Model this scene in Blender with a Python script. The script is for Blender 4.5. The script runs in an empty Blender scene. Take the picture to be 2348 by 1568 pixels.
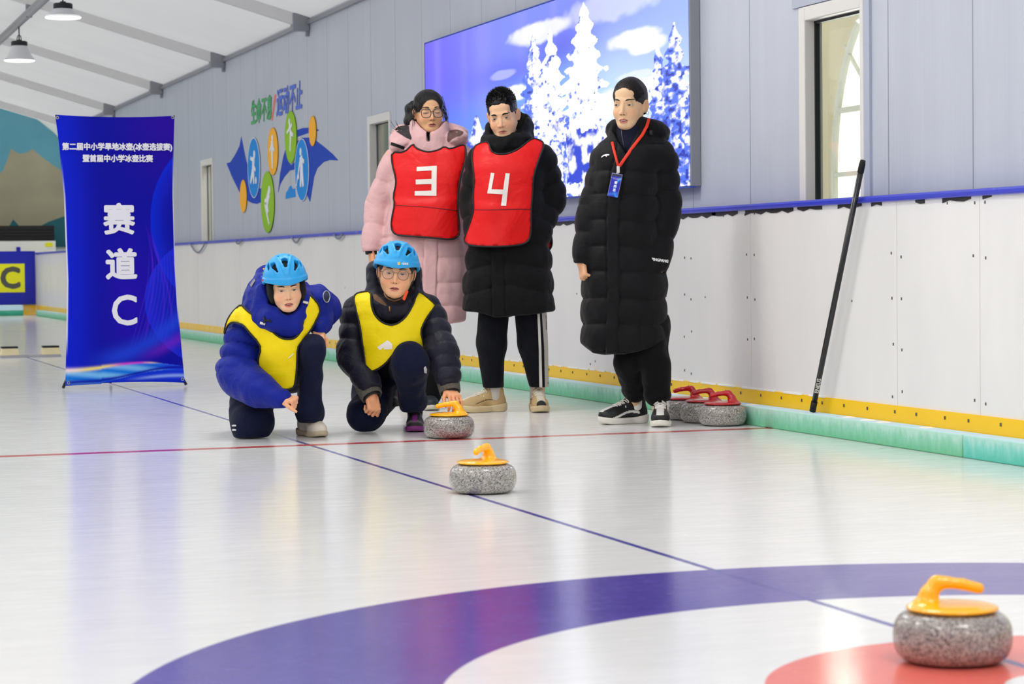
import bpy, bmesh, math, random
import numpy as np
from math import sin, cos, pi, radians
from mathutils import Vector, Matrix, geometry

random.seed(7)
SC = bpy.context.scene
COL = SC.collection

# ------------------------------------------------------------------ camera
# World frame: +Y runs along the boards, +X points at the boards, ice at z = 0.
YAW, PITCH, ROLL, EYE = 0.3128, 0.03325, -0.0107, 0.806
FOCAL_PX = 5390.0
cam = bpy.data.objects.new('camera', bpy.data.cameras.new('camera'))
COL.objects.link(cam)
_fw = Vector((sin(YAW)*cos(PITCH), cos(YAW)*cos(PITCH), -sin(PITCH)))
_rt = Vector((cos(YAW), -sin(YAW), 0))
_up = _rt.cross(_fw)
_r2 = _rt*cos(ROLL) + _up*sin(ROLL)
_u2 = _up*cos(ROLL) - _rt*sin(ROLL)
cam.matrix_world = Matrix(((_r2.x, _u2.x, -_fw.x, 0), (_r2.y, _u2.y, -_fw.y, 0), (_r2.z, _u2.z, -_fw.z, EYE), (0, 0, 0, 1)))
cam.data.sensor_fit = 'HORIZONTAL'
cam.data.sensor_width = 36.0
cam.data.lens = FOCAL_PX/2348*36.0
cam.data.clip_end = 200
cam.data.dof.use_dof = True
cam.data.dof.focus_distance = 11.4
cam.data.dof.aperture_fstop = 7.0
SC.camera = cam
SC.cycles.max_bounces = 7
SC.cycles.diffuse_bounces = 4
SC.cycles.glossy_bounces = 3
SC.cycles.transmission_bounces = 4
SC.cycles.transparent_max_bounces = 8
SC.cycles.caustics_reflective = False
SC.cycles.caustics_refractive = False

# ------------------------------------------------------------------ world, light, exposure
SC.view_settings.view_transform = 'Standard'
SC.view_settings.look = 'None'
SC.view_settings.exposure = 0.0
SC.view_settings.gamma = 1.0
SC.view_settings.use_curve_mapping = False
world = bpy.data.worlds.new('hall_ambience')
SC.world = world
world.use_nodes = True
world.node_tree.nodes['Background'].inputs[0].default_value = (0.93, 0.96, 1.0, 1)
world.node_tree.nodes['Background'].inputs[1].default_value = 0.34

def bay_or_fill_light(x, y, z, power, size=0.9):
    l = bpy.data.lights.new('bay_or_fill_light', 'AREA')
    l.shape = 'DISK'
    l.size = size
    l.energy = power
    l.color = (1.0, 0.985, 0.96)
    o = bpy.data.objects.new('bay_or_fill_light', l)
    COL.objects.link(o)
    o.location = (x, y, z)
    return o
# rows of high-bay lamps that hang under the tent roof outside the frame
for _x, _z in ((2.6, 3.45), (-1.0, 4.3), (-4.4, 4.3)):
    for _y in (-2.0, 2.4, 6.8, 11.2, 15.6, 20.6):
        if not (_x > 2 and _y > 15): bay_or_fill_light(_x, _y, _z, 46)
for _x in (-2.4, -5.6):
    for _y in (25.4, 30.2, 35.0):
        bay_or_fill_light(_x, _y, 4.2, 60)
bay_or_fill_light(2.0, 40.4, 5.0, 90); bay_or_fill_light(5.6, 40.4, 5.0, 80)  # added fill lights, no fixture seen, to brighten the far mural

# daylight outside, which reaches the hall only through the white tent roof
_sun = bpy.data.lights.new('daylight', 'SUN'); _sun.energy = 2.4; _sun.angle = radians(20); _sun.color = (1, .98, .95)
_so = bpy.data.objects.new('daylight', _sun); COL.objects.link(_so); _so.location = (0, 10, 20); _so.rotation_euler = (radians(4), radians(6), 0)

# ------------------------------------------------------------------ naming helpers
def tag(o, label=None, cat=None, group=None, kind=None):
    if label: o['label'] = label
    if cat: o['category'] = cat
    if group: o['group'] = group
    if kind: o['kind'] = kind
    return o

def thing(name, label, cat, loc=(0, 0, 0), rz=0.0, group=None):
    o = bpy.data.objects.new(name, None)
    o.empty_display_size = 0.1
    COL.objects.link(o)
    o.location = loc
    o.rotation_euler = (0, 0, rz)
    return tag(o, label, cat, group)

def dup(root, loc, rz, label=None):
    r = root.copy(); COL.objects.link(r); r.location = loc; r.rotation_euler = (0, 0, rz)
    if label: r['label'] = label
    for ch in list(root.children):
        c = ch.copy(); COL.objects.link(c); c.parent = r
        for g in ch.children:
            d = g.copy(); COL.objects.link(d); d.parent = c
    return r

def link(name, me, mats, parent=None):
    o = bpy.data.objects.new(name, me)
    COL.objects.link(o)
    for m in (mats if isinstance(mats, (list, tuple)) else [mats]):
        me.materials.append(m)
    if parent: o.parent = parent
    return o

def obj(name, bm, mats, parent=None, smooth=False, bevel=0.0, kind=None):
    me = bpy.data.meshes.new(name)
    bmesh.ops.recalc_face_normals(bm, faces=bm.faces)
    bm.to_mesh(me); bm.free()
    if smooth:
        for p in me.polygons: p.use_smooth = True
    o = link(name, me, mats, parent)
    if bevel:
        b = o.modifiers.new('bevel', 'BEVEL'); b.width = bevel; b.segments = 2; b.limit_method = 'ANGLE'
    if kind: o['kind'] = kind
    return o

def BM(): return bmesh.new()

def add_box(bm, lo, hi, mi=0, rot=None):
    c = [(a+b)/2 for a, b in zip(lo, hi)]; s = [b-a for a, b in zip(lo, hi)]
    m = Matrix.Translation(c)
    if rot is not None: m = m @ rot
    r = bmesh.ops.create_cube(bm, size=1, matrix=m @ Matrix.Diagonal((*s, 1)))
    for v in r['verts']:
        for f in v.link_faces: f.material_index = mi
    return r['verts']

def add_tube(bm, pts, rad, seg=12, mi=0, cap=True, flat=1.0, flat_axis=None):
    """a tube through pts; rad a number or one per point; flattened along flat_axis"""
    pts = [Vector(p) for p in pts]
    rads = rad if isinstance(rad, (list, tuple)) else [rad]*len(pts)
    rings = []; u = None
    for i, p in enumerate(pts):
        t = (pts[min(i+1, len(pts)-1)] - pts[max(i-1, 0)]).normalized()
        if u is None:
            u = t.orthogonal().normalized() if flat_axis is None else (Vector(flat_axis) - t*Vector(flat_axis).dot(t)).normalized()
        else:
            u = (u - t*u.dot(t)).normalized()
        w = t.cross(u)
        rings.append([bm.verts.new(p + u*(cos(2*pi*k/seg)*rads[i]*flat) + w*(sin(2*pi*k/seg)*rads[i])) for k in range(seg)])
    for a, b in zip(rings, rings[1:]):
        for k in range(seg):
            f = bm.faces.new((a[k], a[(k+1) % seg], b[(k+1) % seg], b[k])); f.material_index = mi; f.smooth = True
    if cap:
        f = bm.faces.new(rings[0][::-1]); f.material_index = mi
        f = bm.faces.new(rings[-1]); f.material_index = mi

def add_lathe(bm, prof, seg=48, mi=0, center=(0, 0, 0)):
    cx, cy, cz = center; rings = []
    for r, z in prof:
        if r < 1e-6: rings.append([bm.verts.new((cx, cy, cz+z))])
        else: rings.append([bm.verts.new((cx+r*cos(2*pi*k/seg), cy+r*sin(2*pi*k/seg), cz+z)) for k in range(seg)])
    for a, b in zip(rings, rings[1:]):
        for k in range(seg):
            k2 = (k+1) % seg
            if len(a) == 1 and len(b) == 1: continue
            if len(a) == 1: f = bm.faces.new((a[0], b[k2], b[k]))
            elif len(b) == 1: f = bm.faces.new((a[k], a[k2], b[0]))
            else: f = bm.faces.new((a[k], a[k2], b[k2], b[k]))
            f.material_index = mi; f.smooth = True

def add_prism(bm, outline, to3, thick, mi=0):
    """flat outline of (a, b) pairs, placed by to3(a, b, depth), thick deep"""
    n = len(outline)
    a = [bm.verts.new(to3(p[0], p[1], 0)) for p in outline]
    b = [bm.verts.new(to3(p[0], p[1], thick)) for p in outline]
    fs = [bm.faces.new((a[k], b[k], b[(k+1) % n], a[(k+1) % n])) for k in range(n)]
    for t in geometry.tessellate_polygon([[Vector((p[0], p[1], 0)) for p in outline]]):
        if len(set(t)) == 3:
            fs.append(bm.faces.new([a[k] for k in t])); fs.append(bm.faces.new([b[k] for k in t[::-1]]))
    for f in fs: f.material_index = mi

# ------------------------------------------------------------------ material helpers
def srgb(r, g, b):
    f = lambda c: (c/255/12.92) if c <= 10.3 else ((c/255+0.055)/1.055)**2.4
    return (f(r), f(g), f(b), 1)

class NT:
    """tiny wrapper to write node trees"""
    def __init__(s, name):
        s.m = bpy.data.materials.new(name); s.m.use_nodes = True
        s.t = s.m.node_tree; s.n = s.t.nodes; s.p = s.n['Principled BSDF']
    def add(s, kind, **kw):
        n = s.n.new(kind)
        for k, v in kw.items(): setattr(n, k, v)
        return n
    def ln(s, a, b): s.t.links.new(a, b)
    def coord(s, kind='Object'): return s.add('ShaderNodeTexCoord').outputs[kind]
    def mapped(s, vec, scale=(1, 1, 1), rot=(0, 0, 0), loc=(0, 0, 0)):
        n = s.add('ShaderNodeMapping'); s.ln(vec, n.inputs[0])
        n.inputs['Scale'].default_value = scale; n.inputs['Rotation'].default_value = rot; n.inputs['Location'].default_value = loc
        return n.outputs[0]
    def noise(s, vec, scale, detail=3, rough=.55, dist=0):
        n = s.add('ShaderNodeTexNoise'); s.ln(vec, n.inputs['Vector'])
        n.inputs['Scale'].default_value = scale; n.inputs['Detail'].default_value = detail
        n.inputs['Roughness'].default_value = rough; n.inputs['Distortion'].default_value = dist
        return n.outputs[0]
    def ramp(s, fac, stops, interp='LINEAR'):
        n = s.add('ShaderNodeValToRGB'); s.ln(fac, n.inputs[0]); cr = n.color_ramp; cr.interpolation = interp
        while len(cr.elements) < len(stops): cr.elements.new(0.5)
        for e, (p, c) in zip(cr.elements, stops):
            e.position = p; e.color = c if len(c) == 4 else (*c, 1)
        return n.outputs[0]
    def math(s, op, a, b=None, c=None, clamp=False):
        n = s.add('ShaderNodeMath', operation=op, use_clamp=clamp)
        for i, v in enumerate((a, b, c)):
            if v is None: continue
            if isinstance(v, (int, float)): n.inputs[i].default_value = v
            else: s.ln(v, n.inputs[i])
        return n.outputs[0]
    def mix(s, fac, a, b, mode='MIX'):
        n = s.add('ShaderNodeMix', data_type='RGBA', blend_type=mode)
        for i, v in ((0, fac), (6, a), (7, b)):
            if isinstance(v, (int, float)): n.inputs[i].default_value = v
            elif isinstance(v, tuple): n.inputs[i].default_value = v if len(v) == 4 else (*v, 1)
            else: s.ln(v, n.inputs[i])
        return n.outputs[2]
    def sep(s, vec):
        n = s.add('ShaderNodeSeparateXYZ'); s.ln(vec, n.inputs[0]); return n.outputs
    def bump(s, height, strength=.3, dist=.01, prev=None):
        n = s.add('ShaderNodeBump'); s.ln(height, n.inputs['Height'])
        n.inputs['Strength'].default_value = strength; n.inputs['Distance'].default_value = dist
        if prev is not None: s.ln(prev, n.inputs['Normal'])
        s.ln(n.outputs[0], s.p.inputs['Normal']); return n.outputs[0]
    def base(s, v):
        if isinstance(v, tuple): s.p.inputs['Base Color'].default_value = v
        else: s.ln(v, s.p.inputs['Base Color'])
    def set(s, **kw):
        names = dict(rough='Roughness', metal='Metallic', spec='Specular IOR Level', ior='IOR', coat='Coat Weight', coat_rough='Coat Roughness', sheen='Sheen Weight', sheen_rough='Sheen Roughness', trans='Transmission Weight', emis='Emission Strength', alpha='Alpha', sss='Subsurface Weight')
        for k, v in kw.items():
            i = s.p.inputs[names[k]]
            if isinstance(v, (int, float)): i.default_value = v
            else: s.ln(v, i)
        return s

def plain(name, col, rough=.5, metal=0., var=0.0, vscale=20, bump=0.0, bscale=200, spec=.5, coat=0, sheen=0):
    n = NT(name); n.set(rough=rough, metal=metal, spec=spec, coat=coat, sheen=sheen)
    vec = n.coord()
    if var:
        k = n.noise(vec, vscale, 4)
        n.base(n.mix(k, tuple(c*(1-var) for c in col[:3]), tuple(min(1, c*(1+var)) for c in col[:3])))
    else: n.base(col)
    if bump: n.bump(n.noise(vec, bscale, 4), bump, .004)
    return n.m

def emit(name, col, strength):
    n = NT(name); n.base((0, 0, 0, 1)); n.p.inputs['Emission Color'].default_value = col; n.set(emis=strength, rough=.4)
    return n.m
# ================================================================== the hall
def lettering(name, text, size, mats, parent, M4, bold=0.0, extrude=0.001, align='CENTER', shear=0.0, space=1.0, sx=1.0):
    """built-in font set as a solid; local x right, y up, mapped by matrix M4; bold spreads the strokes"""
    cu = bpy.data.curves.new(name, 'FONT')
    cu.body = text; cu.size = size; cu.align_x = align; cu.align_y = 'CENTER'
    cu.shear = shear; cu.space_character = space
    cu.resolution_u = 3
    tmp = bpy.data.objects.new('tmp', cu); COL.objects.link(tmp)
    dg = bpy.context.evaluated_depsgraph_get(); dg.update()
    me = bpy.data.meshes.new_from_object(tmp.evaluated_get(dg))
    bpy.data.objects.remove(tmp); bpy.data.curves.remove(cu)
    V = np.empty(len(me.vertices)*3, np.float32); me.vertices.foreach_get('co', V); V = V.reshape(-1, 3)
    F = [tuple(p.vertices) for p in me.polygons]
    bpy.data.meshes.remove(me)
    sh = [(0, 0)]+([(bold*cos(pi*k/4), bold*sin(pi*k/4)) for k in range(8)] if bold else [])
    VV = []; FF = []
    for i, (dx, dy) in enumerate(sh):
        W = V.copy(); W[:, 0] = W[:, 0]*sx+dx; W[:, 1] += dy; W[:, 2] = extrude+i*extrude*.02
        FF += [tuple(q+len(VV)*len(V) for q in f) for f in F]; VV.append(W)
    me = bpy.data.meshes.new(name); me.from_pydata(np.concatenate(VV).tolist(), [], FF)
    me.transform(M4); me.update()
    return link(name, me, mats, parent)

WALL_X, BOARD_X, CURB_X = 4.88, 4.777, 4.665
TEE = (2.38, 3.85)

# ---- ice
def ice_material():
    n = NT('ice')
    P = n.coord()
    x, y, z = n.sep(P)
    dx = n.math('SUBTRACT', x, TEE[0]); dy = n.math('SUBTRACT', y, TEE[1])
    r = n.math('SQRT', n.math('ADD', n.math('MULTIPLY', dx, dx), n.math('MULTIPLY', dy, dy)))
    def band(v, a, b, soft=.004):
        lo = n.math('MULTIPLY', n.math('SUBTRACT', v, a), 1/soft, clamp=True)
        hi = n.math('MULTIPLY', n.math('SUBTRACT', b, v), 1/soft, clamp=True)
        return n.math('MULTIPLY', lo, hi)
    streak = n.noise(n.mapped(P, (1.5, 9, 1)), 3.0, 6, .65)
    cloud = n.noise(P, 1.3, 5, .6)
    white = n.mix(n.math('ADD', n.math('MULTIPLY', streak, .6), n.math('MULTIPLY', cloud, .4)), srgb(214, 214, 214), srgb(245, 244, 242))
    frost = n.ramp(n.noise(n.mapped(P, (4, 30, 1)), 6, 4, .7), [(.60, (0, 0, 0)), (.72, (1, 1, 1))])
    blue = n.mix(cloud, srgb(66, 50, 144), srgb(96, 82, 170))
    red = n.mix(cloud, srgb(222, 92, 80), srgb(238, 128, 116))
    c = n.mix(band(r, 1.22, 1.83), white, blue)
    c = n.mix(band(r, .155, .61), c, red)
    cl = n.math('ABSOLUTE', dx)
    wob = n.math('MULTIPLY', n.math('SUBTRACT', n.noise(P, 40, 2), .5), .004)
    line = band(n.math('ADD', cl, wob), -1, .0125, .003)
    c = n.mix(n.math('MULTIPLY', line, .93), c, srgb(48, 44, 150))
    hog = n.math('SUBTRACT', y, n.math('MULTIPLY_ADD', x, .03, 10.265))
    hl = n.math('MULTIPLY', band(n.math('ADD', hog, wob), -.05, .05, .006), band(x, -2.2, 4.70))
    c = n.mix(n.math('MULTIPLY', hl, .93), c, srgb(196, 38, 44))
    tee = band(n.math('ABSOLUTE', n.math('SUBTRACT', y, TEE[1])), -1, .006, .003)
    c = n.mix(n.math('MULTIPLY', tee, .8), c, srgb(48, 44, 150))
    c = n.mix(n.math('MULTIPLY', frost, .22), c, (.9, .9, .9, 1))
    n.base(c)
    n.p.inputs['IOR'].default_value = 1.31; n.set(spec=.42)
    ro = n.math('MULTIPLY_ADD', streak, .14, .07)
    n.set(rough=n.math('MULTIPLY_ADD', frost, .15, ro))
    b1 = n.noise(n.mapped(P, (1.0, 5, 1)), 14, 5, .6)
    n.bump(b1, .10, .004)
    return n.m

bm = BM()
bmesh.ops.create_grid(bm, x_segments=1, y_segments=1, size=.5, matrix=Matrix.Translation((-1.1, 20, 0)) @ Matrix.Diagonal((20, 60, 1, 1)))
obj('floor', bm, ice_material(), kind='structure')

# ---- wall of insulated metal panels, with openings for three windows
def panel_material():
    n = NT('wall_panel')
    P = n.coord(); x, y, z = n.sep(P)
    k = n.math('FRACT', n.math('DIVIDE', n.math('ADD', y, .045), .768))
    seam = n.math('LESS_THAN', n.math('ABSOLUTE', n.math('SUBTRACT', k, .5)), .0065)
    rib = n.math('FRACT', n.math('MULTIPLY', y, 26))
    var = n.noise(n.mapped(P, (1, 2.2, .35)), 2.0, 5, .6)
    drip = n.ramp(n.noise(n.mapped(P, (1, 40, .8)), 1.6, 4, .6), [(.55, (0, 0, 0)), (.8, (1, 1, 1))])
    c = n.mix(var, srgb(182, 187, 201), srgb(200, 205, 216))
    c = n.mix(n.math('MULTIPLY', drip, .25), c, srgb(210, 214, 222))
    c = n.mix(n.math('MULTIPLY', seam, .6), c, srgb(96, 102, 118))
    n.base(c)
    n.set(rough=.34, spec=.5)
    h = n.math('SUBTRACT', n.math('MULTIPLY', n.math('GREATER_THAN', rib, .5), .12), seam)
    n.bump(h, .35, .003)
    return n.m
PANEL = panel_material()
WINS = [(9.775, 10.467, .86, 2.03), (18.15, 18.861, .86, 2.03), (25.72, 26.417, .86, 2.01)]
bm = BM()
ys = sorted([-6, 38.2] + [w[0] for w in WINS] + [w[1] for w in WINS])
for a, b in zip(ys, ys[1:]):
    w = [w for w in WINS if abs(w[0]-a) < 1e-6]
    if w:
        add_box(bm, (WALL_X, a, 0), (WALL_X+.075, b, w[0][2])); add_box(bm, (WALL_X, a, w[0][3]), (WALL_X+.075, b, 3.06))
    else:
        add_box(bm, (WALL_X, a, 0), (WALL_X+.075, b, 3.06))
obj('wall_right', bm, PANEL, kind='structure')

FRAME = plain('window_frame_white', srgb(226, 224, 220), .4)
GASKET = plain('black_gasket', srgb(24, 26, 30), .5)
def glass_material():
    n = NT('window_glass')
    t = n.add('ShaderNodeBsdfTransparent'); g = n.add('ShaderNodeBsdfGlossy'); g.inputs['Roughness'].default_value = .02
    t.inputs[0].default_value = (.93, .97, .95, 1)
    f = n.add('ShaderNodeLayerWeight'); f.inputs[0].default_value = .5
    fr = n.math('MULTIPLY_ADD', n.math('POWER', f.outputs['Facing'], 4.5), .9, .035)
    m = n.add('ShaderNodeMixShader'); n.ln(fr, m.inputs[0]); n.ln(t.outputs[0], m.inputs[1]); n.ln(g.outputs[0], m.inputs[2])
    n.ln(m.outputs[0], n.n['Material Output'].inputs['Surface'])
    return n.m
GLASS = glass_material()
for i, (a, b, z0, z1) in enumerate(WINS):
    bm = BM(); e = .068
    X0, X1 = WALL_X-.018, WALL_X+.08
    add_box(bm, (X0, a, z0), (X1, a+e*.5, z1)); add_box(bm, (X0, b-e, z0), (X1, b, z1))
    add_box(bm, (X0, a+e*.5, z1-e), (X1, b-e, z1)); add_box(bm, (X0, a+e*.5, z0), (X1, b-e, z0+e))
    w = obj('window_%d' % (i+1), bm, FRAME, kind='structure', bevel=.006)
    bm = BM(); g = .012 if i == 0 else .006
    add_box(bm, (WALL_X+(.035 if i == 0 else .044), b-e-g, z0+e), (WALL_X+.06, b-e, z1-e)); add_box(bm, (WALL_X+.035, a+e*.5, z0+e), (WALL_X+.06, a+e*.5+g, z1-e))
    add_box(bm, (WALL_X+.035, a+e*.5, z1-e-g), (WALL_X+.06, b-e, z1-e))
    obj('gasket', bm, GASKET, w)
    bm = BM(); add_box(bm, (WALL_X+.045, a+e*.5, z0+e), (WALL_X+.051, b-e, z1-e)); obj('pane', bm, GLASS, w)
# trim strip beside the near window and a flashing over it
bm = BM(); add_box(bm, (WALL_X-.012, 9.72, .9), (WALL_X, 9.775, 3.0)); add_box(bm, (WALL_X-.012, 9.775, 2.035), (WALL_X, 10.55, 2.10))
obj('trim_1', bm, plain('flashing_grey', srgb(176, 182, 200), .35), kind='structure')

# outer tent skin seen through the near window: tan canvas with a bright arched window in it
CANVAS = NT('tan_canvas'); _P = CANVAS.coord()
CANVAS.base(CANVAS.mix(CANVAS.noise(CANVAS.mapped(_P, (1, 3, 1)), 2.5, 4), srgb(188, 174, 138), srgb(212, 202, 170))); CANVAS.set(rough=.8)
CANVAS.bump(CANVAS.noise(_P, 4, 3), .4, .03)
OX = 6.1
bm = BM(); add_box(bm, (OX, 4, 0), (OX+.04, 40, 3.4))
obj('wall_outer', bm, CANVAS.m, kind='structure')
bm = BM(); add_box(bm, (WALL_X+.08, 4, 3.06), (OX+.04, 38.2, 3.1)); obj('ceiling_corridor', bm, CANVAS.m, kind='structure')
DAY = NT('daylit_plastic'); _P = DAY.coord()
_w = DAY.mix(DAY.noise(DAY.mapped(_P, (1, 2, 1), (0.6, 0, 0)), 3, 3, .5, 1.5), srgb(226, 222, 206), srgb(250, 249, 243))
DAY.base((.8, .8, .78, 1)); DAY.ln(_w, DAY.p.inputs['Emission Color']); DAY.set(emis=.9, rough=.5)
def arch(y0, y1, z0, z1, n=24):
    r = (y1-y0)/2; c = (y0+y1)/2
    return [(y0, z0)] + [(c - r*cos(pi*k/n), z1 - r*1.35 + r*1.35*sin(pi*k/n)) for k in range(n+1)] + [(y1, z0)]
bm = BM(); add_prism(bm, arch(11.1, 12.6, .55, 2.337), lambda a, b, d: (OX-.004+d, a, b), .003)
w = obj('window_4', bm, DAY.m, kind='structure')
bm = BM()
BARM = plain('window_bar_cream', srgb(206, 202, 186), .6)
add_box(bm, (OX-.03, 11.1, 1.665), (OX-.005, 12.57, 1.695)); add_box(bm, (OX-.03, 11.1, 1.295), (OX-.005, 12.59, 1.32))
add_tube(bm, [(OX-.02, 12.45, 2.05), (OX-.02, 12.05, 1.69)], .012, 8)
add_tube(bm, [(OX-.02, a, b) for a, b in arch(11.1, 12.6, .55, 2.337)], .022, 8)
obj('bar', bm, BARM, w)
corr = bpy.data.lights.new('corridor_daylight', 'AREA'); corr.shape = 'RECTANGLE'; corr.size = 1.3; corr.size_y = 1.7; corr.energy = 60; corr.color = (1, .97, .9)
co = bpy.data.objects.new('corridor_daylight', corr); COL.objects.link(co); co.location = (OX-.06, 11.75, 1.5); co.rotation_euler = (0, radians(90), 0)
for _y in (13.4, 20.5, 25.0, 30.0):  # added fill lights, no lamp seen, to brighten the corridor behind the windows
    l_ = bay_or_fill_light(5.5, _y, 2.95, 16 if _y < 15 else 34, .5)
bm = BM(); add_box(bm, (OX-.02, 12.88, 0), (OX, 12.97, 3.0)); obj('trim_3', bm, plain('tent_pole_pale', srgb(214, 214, 200), .6, var=.1), kind='structure')

# ---- roof: white membrane, beams, ridge-ward tube
def membrane_material():
    n = NT('roof_membrane'); P = n.coord()
    v = n.noise(n.mapped(P, (.5, 1.2, 1)), 1.1, 4, .5)
    n.base(n.mix(v, srgb(214, 215, 218), srgb(240, 240, 240))); n.set(rough=.6)
    n.bump(n.noise(n.mapped(P, (.3, 2.0, 1)), 1.4, 3), .5, .05)
    tr = n.add('ShaderNodeBsdfTranslucent'); tr.inputs[0].default_value = (.86, .87, .88, 1)
    m = n.add('ShaderNodeMixShader'); m.inputs[0].default_value = .34
    n.ln(n.p.outputs[0], m.inputs[1]); n.ln(tr.outputs[0], m.inputs[2]); n.ln(m.outputs[0], n.n['Material Output'].inputs['Surface'])
    return n.m
MEMB = membrane_material()
RS = .2925
def roof_z(x): return 3.06 + RS*(WALL_X - x)
bm = BM()
q = [bm.verts.new(p) for p in ((WALL_X+.02, -6, roof_z(WALL_X+.02)), (WALL_X+.02, 38.2, roof_z(WALL_X+.02)), (-3.5, 38.2, roof_z(-3.5)), (-3.5, -6, roof_z(-3.5)))]
q2 = [bm.verts.new(p) for p in ((-11, 38.2, roof_z(-3.5)-2.2), (-11, -6, roof_z(-3.5)-2.2))]
bm.faces.new(q); bm.faces.new((q[3], q[2], q2[0], q2[1]))
obj('ceiling', bm, MEMB, kind='structure')
bm = BM(); add_box(bm, (-11, -6, 2.99), (-11.1, 38.2, 3.3)); bm.free()
BEAM = plain('beam_aluminium', srgb(228, 227, 226), .45, .0)
PLATE = plain('beam_plate_grey', srgb(150, 152, 158), .45, .3)
beam_names = {37: 'farthest grey roof beam, closest to the mountain mural', 33: 'grey roof beam just above the top right of the blue banner, second from the mural',
              29: 'grey roof beam behind the lower hanging lamp, third from the mural', 25: 'grey roof beam behind the upper hanging lamp, fourth from the mural',
              21: 'nearest grey roof beam, meeting the wall above the painted emblem'}
for Y, lab in beam_names.items():
    t = thing('roof_beam', lab, 'beam', (WALL_X, Y, roof_z(WALL_X)), 0, 'roof beams')
    bm = BM(); L = 8.4
    for (za, zb, h) in ((-.105, -.001, .045), ):
        v = []
        for xx in (-.02, -L):
            zt = -RS*xx
            for yy in (-h, h):
                for dz in (za, zb): v.append(bm.verts.new((xx, yy, zt+dz)))
        a, b = v[:4], v[4:]
        for f in ((a[0], a[1], a[3], a[2]), (b[0], b[2], b[3], b[1]), (a[0], a[2], b[2], b[0]), (a[1], b[1], b[3], a[3]), (a[0], b[0], b[1], a[1]), (a[2], a[3], b[3], b[2])): bm.faces.new(f)
    obj('beam_rail', bm, BEAM, t, bevel=.008)
    bm = BM(); add_box(bm, (-.16, -.052, -.120), (-.004, .052, .04)); obj('end_plate', bm, PLATE, t, bevel=.006)
    bm = BM(); add_box(bm, (-.03, -.025, -.165), (-.004, .025, -.115)); obj('bracket', bm, PLATE, t)
bm = BM(); add_box(bm, (WALL_X-.03, -6, 3.0), (WALL_X-.002, 38.2, 3.035)); obj('trim_2', bm, PLATE, kind='structure')
bm = BM(); add_tube(bm, [(2.82, 16, 3.475), (2.82, 37.4, 3.475)], .045, 12)
for _y in (21, 25, 29, 33, 37): add_box(bm, (2.79, _y-.04, 3.43), (2.85, _y+.04, roof_z(2.82)-.10))
t = obj('roof_tube', bm, PLATE); tag(t, 'grey tube running along the roof in the top left corner, above the lamps', 'tube')
t.location = (0, 0, 0)

HEAT = plain('lamp_heat_sink_black', srgb(34, 36, 40), .5, .3)
SHADE = plain('lamp_shade_frosted', srgb(214, 216, 220), .35)
LIT = emit('lamp_lens_lit', (1, .99, .97, 1), 2.0)
def lamp(x, y, z, lab, sh=1.0):
    t = thing('high_bay_lamp', lab, 'lamp', (x, y, z), 0, 'hanging high-bay lamps')
    bm = BM(); add_lathe(bm, [(a_, b_+.186*(sh-1)) for a_, b_ in ((.0, .265), (.03, .265), (.04, .25), (.095, .245), (.105, .235), (.105, .19), (.095, .185), (0, .185))], 32); 
    obj('heat_sink', bm, HEAT, t)
    bm = BM(); add_lathe(bm, [(a_, b_*sh) for a_, b_ in ((.098, .186), (.115, .15), (.165, .05), (.198, .012), (.204, 0), (.198, .0), (.16, .05), (.11, .15), (.094, .184))], 40); obj('shade', bm, SHADE, t)
    bm = BM(); add_lathe(bm, [(0, .012), (.19, .012), (.198, .0), (.19, -.012), (0, -.016)], 40); obj('lens', bm, LIT, t)
    bm = BM(); add_tube(bm, [(0, 0, .26+.186*(sh-1)), (0, 0, (3.44-z)/.84)], .008, 8); add_tube(bm, [(-.03, 0, .26), (-.02, 0, .31), (0, 0, .33), (.02, 0, .31), (.03, 0, .26)], .006, 8)
    obj('hanging_rod', bm, HEAT, t); t.scale = (.84, .84, .84)
lamp(2.80, 22.05, 3.13, 'upper lit round hanging lamp at the top of the picture, over the blue banner', .5)
lamp(2.825, 26.0, 3.07, 'lower lit round hanging lamp at the left edge, with its black top in view')

# ---- rink boards
def board_material():
    n = NT('board_white'); P = n.coord(); x, y, z = n.sep(P)
    v = n.noise(n.mapped(P, (1, 1.2, .5)), 1.6, 5, .6)
    c = n.mix(v, srgb(222, 221, 220), srgb(243, 241, 239))
    sc = n.ramp(n.noise(n.mapped(P, (1, 3, 14), (.5, 0, 0)), 3, 5, .7), [(.62, (0, 0, 0)), (.75, (1, 1, 1))])
    c = n.mix(n.math('MULTIPLY', sc, .25), c, srgb(250, 249, 248))
    n.base(c); n.set(rough=.38); n.bump(v, .08, .01)
    return n.m
BOARD = board_material()
RAIL = NT('rail_blue'); RAIL.base(RAIL.mix(RAIL.ramp(RAIL.noise(RAIL.coord(), 9, 4), [(.62, (0, 0, 0)), (.7, (1, 1, 1))]), srgb(52, 62, 196), srgb(96, 108, 214))); RAIL.set(rough=.35); RAIL = RAIL.m
def kick_material():
    n = NT('kick_strip_yellow'); P = n.coord(); x, y, z = n.sep(P)
    dr = n.noise(n.mapped(P, (1, 26, 2.2)), 1.0, 4, .6)
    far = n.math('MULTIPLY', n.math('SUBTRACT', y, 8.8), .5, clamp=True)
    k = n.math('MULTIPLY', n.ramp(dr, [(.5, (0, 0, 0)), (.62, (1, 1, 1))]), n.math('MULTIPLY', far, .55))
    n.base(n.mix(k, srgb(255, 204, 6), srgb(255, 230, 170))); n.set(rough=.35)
    return n.m
KICK = kick_material()
SCREW = plain('screw_dark', srgb(92, 86, 86), .5)
FROST = plain('frost_white', srgb(244, 242, 238), .6)
SEAM = plain('board_seam_tan', srgb(216, 212, 206), .7)
bt = thing('dasher_board', 'long white rink board wall with blue top rail and yellow kick strip', 'rink board', (BOARD_X, 8, 0))
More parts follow.
